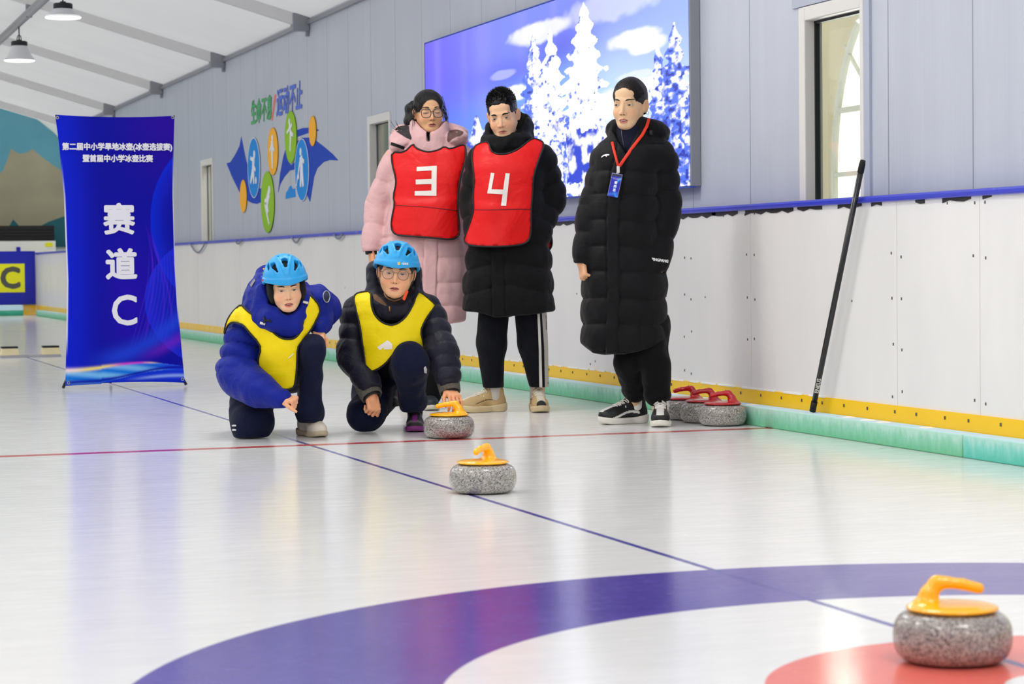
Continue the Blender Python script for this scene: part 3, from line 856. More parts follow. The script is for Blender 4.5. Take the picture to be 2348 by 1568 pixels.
def lin(r, g, b): return np.array(srgb(r, g, b)[:3], F32)

def inside_poly(P, poly):
    x, y = P[:, 0], P[:, 1]; r = np.zeros(len(P), bool); n = len(poly)
    for i in range(n):
        x1, y1 = poly[i]; x2, y2 = poly[(i+1) % n]
        c = ((y1 > y) != (y2 > y)); r ^= c & (x < (x2-x1)*(y-y1)/((y2-y1) if y2 != y1 else 1e-9)+x1)
    return r

def march(f, P, D, off, far=1.6):
    """move points along D until they lie off above solid f; a miss stays at its closest approach"""
    P = P.astype(F32).copy(); t = np.zeros(len(P), F32); best = np.full(len(P), 9, F32); bt = t.copy()
    for _ in range(90):
        d = f(P+D*t[:, None])-off
        m = np.abs(d) < best; best[m] = np.abs(d)[m]; bt[m] = t[m]
        t = np.clip(t+d*.7, 0, far)
    return P+D*bt[:, None]

def resample(poly, step, closed=True, smooth=0):
    p = [np.array(q, float) for q in poly]
    if smooth:
        for _ in range(smooth):                                 # corner cutting
            q = []; n = len(p); rng_ = range(n if closed else n-1)
            if not closed: q.append(p[0])
            for i in rng_:
                a, b = p[i], p[(i+1) % n]; q += [a*.75+b*.25, a*.25+b*.75]
            if not closed: q.append(p[-1])
            p = q
    out = []; n = len(p)
    for i in range(n if closed else n-1):
        a, b = p[i], p[(i+1) % n]; k = max(1, int(np.linalg.norm(b-a)/step))
        out += [a+(b-a)*j/k for j in range(k)]
    if not closed: out.append(p[-1])
    return out

def patch(name, f, poly, to3, D, off, step, mats, parent, smooth=0, thick=0, color=None, far=1.6):
    """a sheet with the given 2-D outline laid onto solid f along direction D (thin cloth, tape, print)"""
    ol = resample(poly, step, True, smooth); n = len(ol)
    lo = np.min(ol, 0); hi = np.max(ol, 0)
    gx, gy = np.meshgrid(np.arange(lo[0]+step/2, hi[0], step), np.arange(lo[1]+step/2, hi[1], step)); g = np.stack([gx.ravel(), gy.ravel()], 1)
    g = g[inside_poly(g, ol)]
    oa = np.array(ol)
    if len(g):
        dm = np.min(np.linalg.norm(g[:, None, :]-oa[None], axis=2), 1) if len(g)*n < 4e6 else np.array([np.min(np.linalg.norm(oa-q, axis=1)) for q in g])
        g = g[dm > step*.55]
    pts = [Vector(q) for q in ol]+[Vector(q) for q in g]
    vs, es, fs, *_ = geometry.delaunay_2d_cdt(pts, [(i, (i+1) % n) for i in range(n)], [], 1, 1e-6)
    v2 = np.array([tuple(v) for v in vs], F32)
    P = march(f, to3(v2[:, 0], v2[:, 1]), np.array(D, F32), off, far)
    me = bpy.data.meshes.new(name); me.from_pydata(P.tolist(), [], [tuple(q) for q in fs])
    me.polygons.foreach_set('use_smooth', np.ones(len(me.polygons), bool))
    if color is not None: paint(me, color(v2))
    me.update(); o = link(name, me, mats, parent)
    if thick:
        s = o.modifiers.new('thickness', 'SOLIDIFY'); s.thickness = thick; s.offset = 0
    return o

def trim(name, f, line, to3, D, off, rad, mats, parent, closed=True, smooth=0, step=.012, flat=1.0, far=1.6):
    ol = resample(line, step, closed, smooth)
    if closed: ol = ol+ol[:1]
    a = np.array(ol, F32); P = march(f, to3(a[:, 0], a[:, 1]), np.array(D, F32), off, far)
    bm = BM(); add_tube(bm, [tuple(map(float, p)) for p in P], rad, 8, cap=not closed)
    return obj(name, bm, mats, parent, smooth=True)

def pigment(name, rough=.5, spec=.5, bump=0, bscale=300, sss=0, emis=0, sheen=0, coat=0):
    n = NT(name); a = n.add('ShaderNodeAttribute', attribute_name='pigment')
    if emis: n.base((0, 0, 0, 1)); n.ln(a.outputs['Color'], n.p.inputs['Emission Color']); n.set(emis=emis, rough=rough)
    else: n.base(a.outputs['Color']); n.set(rough=rough, spec=spec, sss=sss, sheen=sheen, coat=coat)
    if bump: n.bump(n.noise(n.coord(), bscale, 3), bump, .003)
    return n.m
# ================================================================== lit picture wall (LED display)
def screen_picture(u, v):
    """winter scene shown on the display; u metres from the left, v metres up"""
    P = np.stack([u, v, u*0], 1).astype(F32)
    def n2(s, sd, ax=(1, 1)): return vnoise(P*A(ax[0], ax[1], 1), s, sd)+.5*vnoise(P*A(ax[0], ax[1], 1), s*2.1, sd+1)+.25*vnoise(P*A(ax[0], ax[1], 1), s*4.3, sd+2)
    mixc = lambda a, b, k: a*(1-k[:, None])+b*k[:, None]
    st = lambda a, b, x: np.clip((x-a)/(b-a), 0, 1)**2*(3-2*np.clip((x-a)/(b-a), 0, 1))
    top = mixc(lin(98, 84, 236), lin(112, 128, 250), st(0, 2.2, u)); top = mixc(top, lin(150, 176, 255), st(3.2, 5.2, u))
    low = mixc(lin(74, 120, 240), lin(96, 172, 250), st(0, 2.2, u)); low = mixc(low, lin(196, 222, 255), st(2.6, 4.2, u))
    c = mixc(low, top, st(.42, 1.05, v+.10*np.sin(u*1.3)))
    for uc, w, k in ((.33, .1, .22), (1.0, .09, .16), (1.45, .22, .25), (2.3, .1, .16), (2.95, .07, .2)):
        c = mixc(c, lin(170, 160, 255), k*np.exp(-((u-uc)/w)**2)*st(.3, .8, v))
    deep = np.exp(-((u-2.05)/.9)**2-((v-.86)/.10)**2)*.5+np.exp(-((u-3.15)/.5)**2-((v-.95)/.13)**2)*.6
    c = mixc(c, lin(62, 58, 214), np.clip(deep, 0, 1))
    for uc, vc, ru, rv, k in ((2.62, 1.07, .62, .075, .75), (2.55, 1.08, .25, .05, .8), (1.9, .86, .3, .035, .3), (2.15, .72, .34, .055, 1.), (2.05, .71, .2, .04, .7), (4.35, .87, .46, .06, .95), (4.55, .82, .30, .055, .9), (4.35, .66, .3, .03, .45), (4.5, .60, .32, .035, .6), (4.0, 1.1, .9, .10, .4), (4.8, .55, .5, .12, .5), (4.15, .5, .5, .12, .7)):
        e = ((u-uc)/ru)**2+((v-vc)/rv)**2+n2(6, int(uc*9), (1, 2))*.5
        c = mixc(c, A(1, 1, 1)*1.0, k*(1-st(.45, 1.25, e)))
    # low cloud bank, mountain and snow ground
    bank = st(.50, .36, v+.06*n2(4, 3))*st(.6, 1.2, u); c = mixc(c, lin(214, 228, 255), bank*.85)
    mt = .46+.14*np.exp(-((u-1.30)/.16)**2)+.08*np.exp(-((u-1.62)/.14)**2)+.03*np.sin(u*21)
    m = (v < mt) & (u > .85) & (u < 2.2)
    mcol = mixc(lin(60, 86, 214), lin(250, 252, 255), st(-.12, .2, n2(14, 8, (.45, 1.2))))
    c[m] = mcol[m]
    g = st(.24, .12, v+.04*n2(3, 11)); c = mixc(c, mixc(lin(70, 100, 235), lin(255, 255, 255), st(-.25, .1, n2(5, 12, (1, 2)))), g)
    # dark spruce behind the big tree
    dk = np.exp(-((u-3.48)/.30)**2-((v-.22)/.20)**2)
    kk = st(.25, .6, dk+.5*n2(14, 15, (.45, 1.2))); c = mixc(c, lin(24, 52, 196), kk)
    def tree(ut, vt, vb, wl, wr, sd, dens, bluel, c):
        t = np.clip((vt-v)/(vt-vb), 0, 1)
        jag = 1+.55*n2(16, sd, (.6, 1))+.25*np.sin(v*70+sd+4*u)
        lw = wl*t**.75*jag+.012; rw = wr*t**.75*jag+.012
        ins = (v < vt+.01) & (v > vb-.12) & (u > ut-lw) & (u < ut+rw)
        s = np.where(u < ut, (u-ut)/np.maximum(lw, .01), (u-ut)/np.maximum(rw, .01))
        nz = n2(20, sd+20, (.42, 1.0)); br = n2(52, sd+30, (.40, .9))*1.3
        shade = st(-.1, .25, nz*.8+br*.5+dens+bluel*np.clip(-s, 0, 1)*.9+.30*(t-.4))
        col = mixc(lin(255, 255, 255), lin(76, 112, 238), shade)
        dark = st(.28, .5, br+nz*.6+dens*.8+.3*(t-.6)); col = mixc(col, lin(20, 40, 170), dark)
        c[ins] = col[ins]; return c
    c = tree(4.72, .80, -.1, .22, .30, 70, .04, .2, c)
    c = tree(4.97, .89, -.1, .42, .45, 50, .05, .3, c)
    c = tree(5.25, .62, -.1, .3, .3, 57, .0, .3, c)
    c = tree(2.54, 1.06, .1, .42, .50, 31, -.14, .75, c)
    c = tree(2.88, 1.06, .08, .45, .46, 37, -.36, .25, c)
    c = tree(3.51, 1.16, .06, .62, .62, 41, -.38, .30, c)
    lowdark = (np.abs(u-3.47) < .30*(1+.5*n2(14, 77))) & (v < .40+.06*n2(12, 78)) & (v > .08+.03*n2(9, 79))
    kk = st(-.30, .1, n2(20, 80, (.5, .9))); cc = mixc(lin(250, 252, 255), lin(24, 60, 210), kk); c[lowdark] = cc[lowdark]
    sp = (v < .5) & (np.abs(u-2.6) < .55); kk = st(.12, .42, n2(22, 90, (.5, .9)))*.8; cc = mixc(c, lin(40, 76, 224), kk); c[sp] = cc[sp]
    return c
SX, SY0, SY1, SZ0, SZ1 = 4.815, 11.745, 16.925, 1.212, 2.452
t = thing('display_screen', 'large lit wall screen showing snowy fir trees under a blue sky', 'screen', (WALL_X, 14.3, 1.8))
bm = BM(); add_box(bm, (SX+.004-WALL_X, SY0-14.3, SZ0-1.8), (-.001, SY1-14.3, SZ1-1.8))
obj('housing', bm, plain('screen_housing_grey', srgb(150, 152, 158), .4, .3), t, bevel=.004)
LED = pigment('screen_picture', .35, emis=1.08)
gridmesh('picture', 520, 380, lambda u, v: np.stack([u*0+SX-WALL_X, SY1-14.3-u*(SY1-SY0)*.9985-.003, SZ0-1.8+.004+v*(SZ1-SZ0-.008)], 1), LED, t,
         rgb=lambda u, v: screen_picture(u*(SY1-SY0), v*(SZ1-SZ0)))
bm = BM(); e = .006
add_box(bm, (SX-.002-WALL_X, SY0-14.3-.004, SZ0-1.8-e), (SX+.03-WALL_X, SY1-14.3+.004, SZ0-1.8)); add_box(bm, (SX-.002-WALL_X, SY0-14.3-.004, SZ1-1.8), (SX+.03-WALL_X, SY1-14.3+.004, SZ1-1.8+e))
add_box(bm, (SX-.002-WALL_X, SY1-14.3, SZ0-1.8), (SX+.03-WALL_X, SY1-14.3+e, SZ1-1.8))
obj('edge_frame', bm, plain('screen_edge_blue', srgb(36, 84, 196), .4), t)

# ================================================================== curling stones
def granite():
    n = NT('granite'); P = n.coord()
    v = n.add('ShaderNodeTexVoronoi'); n.ln(P, v.inputs['Vector']); v.inputs['Scale'].default_value = 330
    cx = n.sep(v.outputs['Color'])
    c = n.ramp(cx[0], [(0, srgb(66, 64, 66)[:3]), (.12, srgb(122, 118, 115)[:3]), (.32, srgb(168, 163, 156)[:3]), (.58, srgb(194, 189, 180)[:3]), (.85, srgb(146, 142, 138)[:3])], 'CONSTANT')
    c = n.mix(n.math('MULTIPLY', n.noise(P, 26, 4), .35), c, srgb(112, 108, 110))
    n.base(c); n.set(rough=.22, spec=.5, coat=.25, coat_rough=.08); return n.m
GRAN = granite()
YH = plain('handle_yellow', srgb(255, 186, 0), .24, coat=.4)
RH = plain('handle_red', srgb(186, 20, 26), .22, coat=.4)
def stone_body():
    pr = [(0, .004), (.050, .003), (.058, 0), (.066, .0005)]
    for k in range(0, 25):
        a = -pi/2+.42+(pi-.84)*k/24
        ca, sa = cos(a), sin(a)
        pr.append((.119-.050+.050*abs(ca)**.72, .051+.051*abs(sa)**.85*(1 if sa > 0 else -1)))
    pr += [(.075, .1025), (0, .1025)]
    bm = BM(); add_lathe(bm, pr, 72); return bm
def handle_solid():
    disc = ell((0, 0, .108), (.0925, .0925, .0115))
    disc = inter(disc, lambda P: .1015-P[:, 2], .001)
    neck = U(.012, fcap((.050, 0, .108), (.046, 0, .135), .030, .0175, (1, 0, 0), .9), cap((.046, 0, .135), (.030, 0, .158), .0165, .0135),
             cap((.066, 0, .106), (.05, 0, .13), .016, .014))
    grip = chain([(.034, 0, .1575), (.012, 0, .1585), (-.02, 0, .155), (-.052, 0, .147)], [.0128, .0120, .0112, .0112], .004)
    return U(.014, disc, U(.010, neck, grip))
def make_stone(lab, mat, group):
    t = thing('curling_stone', lab, 'curling stone', (0, 0, 0), 0, group)
    obj('granite_body', stone_body(), GRAN, t, smooth=True)
    solid('handle', handle_solid(), (-.1, -.1, .094), (.1, .1, .18), .0026, mat, t)
    return t
ya = make_stone('yellow-handled curling stone nearest the camera, on the red circle at the lower right', YH, 'yellow-handled curling stones')
ya.location = (2.279, 4.195, 0); ya.rotation_euler[2] = -YAW+pi-.08
dup(ya, (2.445, 7.91, 0), -YAW+1.12, 'yellow-handled curling stone alone on the blue centre line, between the kneeling boys and the rings')
dup(ya, (3.08, 10.49, 0), -YAW-.10, 'yellow-handled curling stone under the hand of the kneeling boy with glasses')
ra = make_stone('red-handled curling stone in front of its row, nearest the foam curb corner', RH, 'red-handled curling stones')
ra.location = (4.540, 10.682, 0); ra.rotation_euler[2] = -YAW-.12
dup(ra, (4.542, 10.925, 0), -YAW-.10, 'red-handled curling stone in the middle of the row of three beside the foam curb')
dup(ra, (4.542, 11.170, 0), -YAW-.10, 'red-handled curling stone at the back of its row, partly behind a black and white shoe')

# ================================================================== black broom handle leaning on the boards
PB = plain('pole_black', srgb(20, 20, 23), .35, coat=.2); RUB = plain('rubber_black', srgb(14, 14, 15), .7)
bp = Vector((4.720, 10.03, .101)); tp = Vector((4.737, 9.525, 1.25)); d_ = tp-bp
pole = thing('broom_handle', 'black broom handle leaning against the white boards beside the red-handled stones', 'broom handle', bp)
bm = BM(); add_tube(bm, [d_*.012, d_*.25, d_*.97], [.0128, .0132, .0132], 16); obj('shaft', bm, PB, pole)
bm = BM(); add_tube(bm, [d_*.0, d_*.04], [.0152, .0152], 16); obj('ferrule', bm, RUB, pole)
bm = BM(); add_tube(bm, [d_*.955, d_*.985, d_*1.0], [.0148, .0148, .012], 16); obj('grip_cap', bm, RUB, pole)
ax_ = d_.normalized(); nr = Vector((-cos(YAW)*0-sin(YAW), -cos(YAW), 0)); nr = (nr-ax_*nr.dot(ax_)).normalized(); sd_ = nr.cross(ax_)
lettering('lettering', 'ENEUS', .026, plain('print_white', srgb(226, 226, 222), .5), pole, Matrix((( ax_.x, sd_.x*-1*-1, nr.x, (d_*.11+nr*.0131).x), (ax_.y, sd_.y, nr.y, (d_*.11+nr*.0131).y), (ax_.z, sd_.z, nr.z, (d_*.11+nr*.0131).z), (0, 0, 0, 1))), bold=.0005, extrude=.0003)

# ================================================================== X-stand banner
BY = 15.80
bt2 = thing('banner_stand', 'tall blue event banner with white Chinese lettering on a folding stand', 'banner', (2.37, BY, 0))
def banner_pt(u, v):
    """u left to right, v bottom to top"""
    zl = np.interp(v, [0, .14, .39, .7, 1], [.024, .271, .735, 1.286, 1.823]); 
    lx = np.interp(v, [0, .04, .14, .39, .7, .9, 1], [1.980, 1.984, 1.991, 2.004, 1.993, 1.965, 1.944])
    rx = np.interp(v, [0, .13, .29, .45, .7, .9, 1], [2.781, 2.762, 2.740, 2.727, 2.722, 2.730, 2.738])
    z = .024+v*1.803
    s = 4*u*(1-u)
    z = z-.014*s*v**6+.016*np.clip(s, 0, 1)*(1-v)**8*np.where(u > .3, 1, .6)
    x = lx+(rx-lx)*u
    y = -.012*np.cos((u-.5)*pi)+.010*np.sin(u*9+v*3)*(1-v)**3+.02*(1-v)*0
    y = y+np.where(u < .02, .012, 0)
    return np.stack([x-2.37, y, z], 1)
def banner_print(u, v):
    P = np.stack([u, v, u*0], 1).astype(F32)
    mixc = lambda a, b, k: a*(1-k[:, None])+b*k[:, None]
    st = lambda a, b, x: np.clip((x-a)/(b-a), 0, 1)**2*(3-2*np.clip((x-a)/(b-a), 0, 1))
    c = mixc(np.tile(lin(0, 28, 206), (len(u), 1)), lin(0, 4, 160), st(0, .35, u))
    c = mixc(c, lin(44, 0, 160), st(.35, 1, u)*st(.6, 1, v)*.9)
    c = mixc(c, lin(38, 0, 180), np.exp(-((u-.58)/.22)**2-((v-.32)/.25)**2)*.7)
    # big crescent swoosh on the right
    e = ((u-1.42)/.64)**2+((v-.60)/.33)**2; ins = (e < 1); edge = np.clip((1-e)/.55, 0, 1)
    sw = np.where(ins, (1-edge)**1.2, 0); c = mixc(c, lin(0, 40, 218), sw*.95)
    for cx, w, a, ph in ((.70, .008, .09, 0), (.76, .006, .12, .6), (.84, .007, .10, 1.2)):
        cv = cx+a*np.sin((v-.2)*7+ph); c = mixc(c, lin(92, 30, 226), .55*np.exp(-((u-cv)/w)**2)*st(.12, .25, v)*st(.62, .45, v))
    e2 = ((u-1.35-.1)/.75)**2+((v-.30)/.26)**2; c = mixc(c, lin(26, 44, 226), np.where((e2 < 1), .75*(1-np.clip((1-e2)/.8, 0, 1)), 0))
    for k in range(9):
        cv = .60+.028*k+.16*np.sin((v-.12)*5.2-.4+k*.05); c = mixc(c, lin(86, 60, 236), .28*np.exp(-((u-cv)/.004)**2)*st(.10, .2, v)*st(.55, .4, v))
    e3 = v-(.055+.20*np.clip(u-.1, 0, 1)**2.2); c = mixc(c, lin(28, 70, 226), .7*np.exp(-((e3-.03)/.035)**2)*st(.1, .5, u))
    e4 = v-(.06+.17*np.clip(u-.55, 0, 1)**1.6*1.6); c = mixc(c, lin(120, 30, 200), .6*np.exp(-((e4-.035)/.02)**2)*st(.55, .9, u))
    # bottom waves
    w1 = .066+.010*np.sin(u*5.2+4.4); w2 = .052+.02*np.sin(u*3.6+3.9)
    lower = v < w1; base = mixc(np.tile(lin(0, 120, 224), (len(u), 1)), lin(120, 190, 240), .5+.5*np.sin(u*9+v*160))
    base = mixc(base, lin(20, 60, 220), st(.55, 1, u)); c = np.where(lower[:, None], base, c)
    ln_ = np.abs(v-w1)/np.maximum(.0012, .0085*(1-u)**.8*st(1.0, .75, u)); k = np.exp(-ln_**2)*st(.82, .7, u)
    lc = mixc(mixc(np.tile(lin(250, 226, 220), (len(u), 1)), lin(248, 222, 120), st(.05, .2, u)), lin(214, 70, 210), st(.3, .5, u)); lc = mixc(lc, lin(250, 220, 170), st(.62, .78, u))
    c = mixc(c, lc, k)
    d1 = .012+.047*st(.25, .95, u); k = np.exp(-((v-d1)/(.0045+.004*(1-u)))**2); c = mixc(c, lin(0, 6, 170), k*.95)
    b2 = v < (d1-.008-.004*np.sin(u*8)); c = np.where(b2[:, None], mixc(np.tile(lin(8, 50, 216), (len(u), 1)), lin(150, 180, 250), np.clip(.9*np.exp(-((v-.024*st(.3, 1, u)-.004)/.006)**2)*st(.45, .8, u), 0, 1)), c)
    c = mixc(c, lin(0, 20, 180), np.exp(-(v/.012)**2)*.6)
    white = (u < .014)*st(.1, .2, v)*st(.86, .6, v)*1.0+(u > .991)*st(.2, .3, v)*st(.9, .7, v)*.9
    return mixc(c, lin(226, 226, 240), np.clip(white, 0, 1))
cloth = gridmesh('banner_cloth', 200, 440, banner_pt, pigment('banner_print', .5, .12), bt2, banner_print)
s = cloth.modifiers.new('thickness', 'SOLIDIFY'); s.thickness = .0012
BW = plain('banner_white', srgb(236, 234, 240), .5)
def bl(name, text, x, z, size, bold, sx=1.0, sp=1.0): lettering(name, text, size, BW, bt2, frame_xz(x-2.37, -.0185, z), bold=bold, extrude=.0008, sx=sx, space=sp)
bl('title_line', '第二届中小学旱地冰壶(冰壶选拔赛)', 2.350, 1.612, .0505, .0022, .93)
bl('title_line', '暨首届中小学冰壶比赛', 2.350, 1.534, .0505, .0022, .93)
bl('lane_character', '赛', 2.352, 1.117, .215, .0070)
bl('lane_character', '道', 2.362, .815, .215, .0075)
bl('lane_character', 'C', 2.378, .512, .285, .004, .92)
ROD = plain('stand_rod_black', srgb(30, 34, 38), .4, .3)
def rod(name, pts, r, par=bt2):
    bm = BM(); add_tube(bm, pts, r, 10); return obj(name, bm, ROD, par)
rod('leg', [(1.966-2.37, .012, .011), (1.99-2.37, .03, .06), (2.36-2.37, .06, .80)], .010); rod('leg', [(2.792-2.37, .012, .011), (2.768-2.37, .03, .06), (2.36-2.37, .06, .80)], .010)
rod('leg', [(2.36-2.37, .56, .012), (2.36-2.37, .05, .80)], .009)
rod('arm', [(2.36-2.37, .05, .80), (1.965-2.37, .01, 1.80), (1.948-2.37, -.006, 1.822)], .007); rod('arm', [(2.36-2.37, .05, .80), (2.715-2.37, .01, 1.80), (2.736-2.37, -.006, 1.826)], .007)
bm = BM(); add_tube(bm, [(2.33-2.37, .05, .80), (2.39-2.37, .05, .80)], .028, 12); obj('hub', bm, ROD, bt2)
for x, z in ((1.956, 1.806), (2.724, 1.815), (2.0, .045), (2.763, .05)):
    bm = BM(); add_tube(bm, [(x-2.37+.008*cos(2*pi*k/14), -.012, z+.008*sin(2*pi*k/14)) for k in range(15)], .003, 6, cap=False); obj('eyelet', bm, plain('eyelet_steel', srgb(170, 172, 176), .3, .9), bt2)
# ================================================================== people: builders
class Fig:
    """A person's working frame: x to the viewer's right, y away from the viewer, z up, origin on the ice.
    at(a, b, y) casts image pixel (a, b) through the camera to a point y metres behind the figure's own depth."""
    def __init__(s, name_label, cat, a, b, depth, group=None):
        s.d = depth
        cr, sr, cp, sp = cos(ROLL), sin(ROLL), cos(PITCH), sin(PITCH)
        rt = np.array([1, 0, 0.]); up = np.array([0, sp, cp]); fw = np.array([0, cp, -sp])
        s.r2, s.u2, s.fw = rt*cr+up*sr, up*cr-rt*sr, fw
        s.o = np.zeros(3); p = s.at(a, b, 0); s.o = np.array([p[0], p[1], 0.])
        s.root = thing('person', name_label, cat, (cos(YAW)*s.o[0]+sin(YAW)*s.o[1], -sin(YAW)*s.o[0]+cos(YAW)*s.o[1], 0), -YAW, group)
    def at(s, a, b, y=0.):
        r = s.fw+s.r2*(a-1174)/FOCAL_PX-s.u2*(b-784)/FOCAL_PX
        return (np.array([0, 0, EYE])+r*((s.d+y)/r[1])-s.o).astype(F32)
    def m(s, px, y=0.): return px*(s.d+y)/FOCAL_PX
    def st(s, rows, **k):
        """torso stations from (b, a_left, a_right, y_centre, half_depth)"""
        out = []
        for b, l, r, y, h in rows:
            L, R = s.at(l, b, y), s.at(r, b, y); out.append(((L[2]+R[2])/2, (L[0]+R[0])/2, y, (R[0]-L[0])/2, h))
        return loft(out, **k)

def skin_mat(name, rough=.48):
    n = NT(name); a = n.add('ShaderNodeAttribute', attribute_name='pigment'); n.base(a.outputs['Color'])
    n.set(rough=rough, spec=.35, sss=.08); n.p.inputs['Subsurface Radius'].default_value = (.012, .005, .003); n.p.inputs['Subsurface Scale'].default_value = .6
    n.bump(n.noise(n.coord(), 700, 2), .06, .001); return n.m
SKIN = skin_mat('skin')
FEAT = pigment('face_feature', .45, .3)
EYEM = pigment('eye', .18, .5)
def hair_mat(name, c0, c1):
    n = NT(name); P = n.coord(); v = n.noise(n.mapped(P, (1, .35, .35)), 240, 3, .6); v2 = n.noise(P, 22, 3)
    n.base(n.mix(n.math('MULTIPLY', v, v2), c0, c1)); n.set(rough=.38, spec=.30); n.bump(v, .8, .004); return n.m
HAIR = hair_mat('hair_black', srgb(6, 5, 6), srgb(30, 24, 24))
HAIRB = hair_mat('hair_dark_brown', srgb(9, 7, 8), srgb(44, 30, 28))
def fabric(name, c, rough=.75, var=.12, wr=.32, ws=9, sheen=.15, weave=900, spec=.25, wst=(1, 1, 1)):
    n = NT(name); P = n.coord(); v = n.noise(P, 14, 5, .6)
    n.base(n.mix(v, tuple(x*(1-var) for x in c[:3]), tuple(min(1, x*(1+var)) for x in c[:3]))); n.set(rough=rough, spec=spec*.6, sheen=sheen*.25)
    b = n.bump(n.noise(n.mapped(P, wst), ws, 4, .55, .6), wr, .03); n.bump(n.noise(P, weave, 2), .12, .002, b); return n.m

EDGE = plain('piping_black', srgb(12, 12, 13), .6)
TAPE_W = plain('tape_white', srgb(236, 230, 222), .55, bump=.2, bscale=60)
def head_solid(jaw=1., round_=0., nose=1., lid=1., slim=1.):
    """face towards -y, eyes at z = 0; about 0.225 m tall"""
    w = 1+.06*round_
    skull = U(.02, ell((0, .014, .036), (.0745*w, .0935, .080)), ell((0, -.018, -.022), (.0635*w, .074, .078)))
    skull = U(.022, skull, ell((0, -.034, -.070), (.047*jaw, .047, .040)), ball((0, -.066, -.094), .0165*jaw))
    for s in (-1, 1):
        skull = U(.02, skull, ball((s*.036*w, -.053, -.038), .0235+.004*round_), cap((s*.050*w*jaw, .0, -.045), (s*.022*jaw, -.060, -.090), .019, .014))
    skull = U(.014, skull, cap((-.034, -.080, .0205), (.034, -.080, .0205), .0085), ell((0, -.058, .048), (.050, .026, .034)))
    for s in (-1, 1):
        skull = sub(skull, ell((s*.031, -.101, .001), (.020, .0135, .0105)), .014)
        skull = U(.005, skull, ell((s*.031, -.0722, .000), (.0168, .0142, .0112)))
    skull = U(.009, skull, cap((0, -.085, .006), (0, -.0985*nose, -.034), .0062, .0088))
    for s in (-1, 1): skull = U(.006, skull, ball((s*.0115, -.0885, -.0375), .0072))
    skull = U(.006, skull, U(.004, cap((-.021, -.0775, -.0665), (0, -.0855, -.0632), .003, .0052), cap((0, -.0855, -.0632), (.021, -.0775, -.0665), .0052, .003)),
              cap((-.013, -.0800, -.0735), (.013, -.0800, -.0735), .0062))
    skull = sub(skull, cap((-.02, -.0875, -.0685), (.02, -.0875, -.0685), .0024), .003)
    for s in (-1, 1):
        ear = sub(ell((s*.0765*w, .016, -.010), (.0085, .019, .031), rot(0, s*.16, s*-.35)), ell((s*.086*w, .008, -.006), (.007, .010, .018)), .005)
        skull = U(.006, skull, ear)
    if slim != 1: return lambda P: skull(P*A(1/slim, 1, 1))*F32(slim)
    return skull
def neck_solid(e=(0, .032, -.19)): return cap((0, .018, -.06), e, .050, .054)

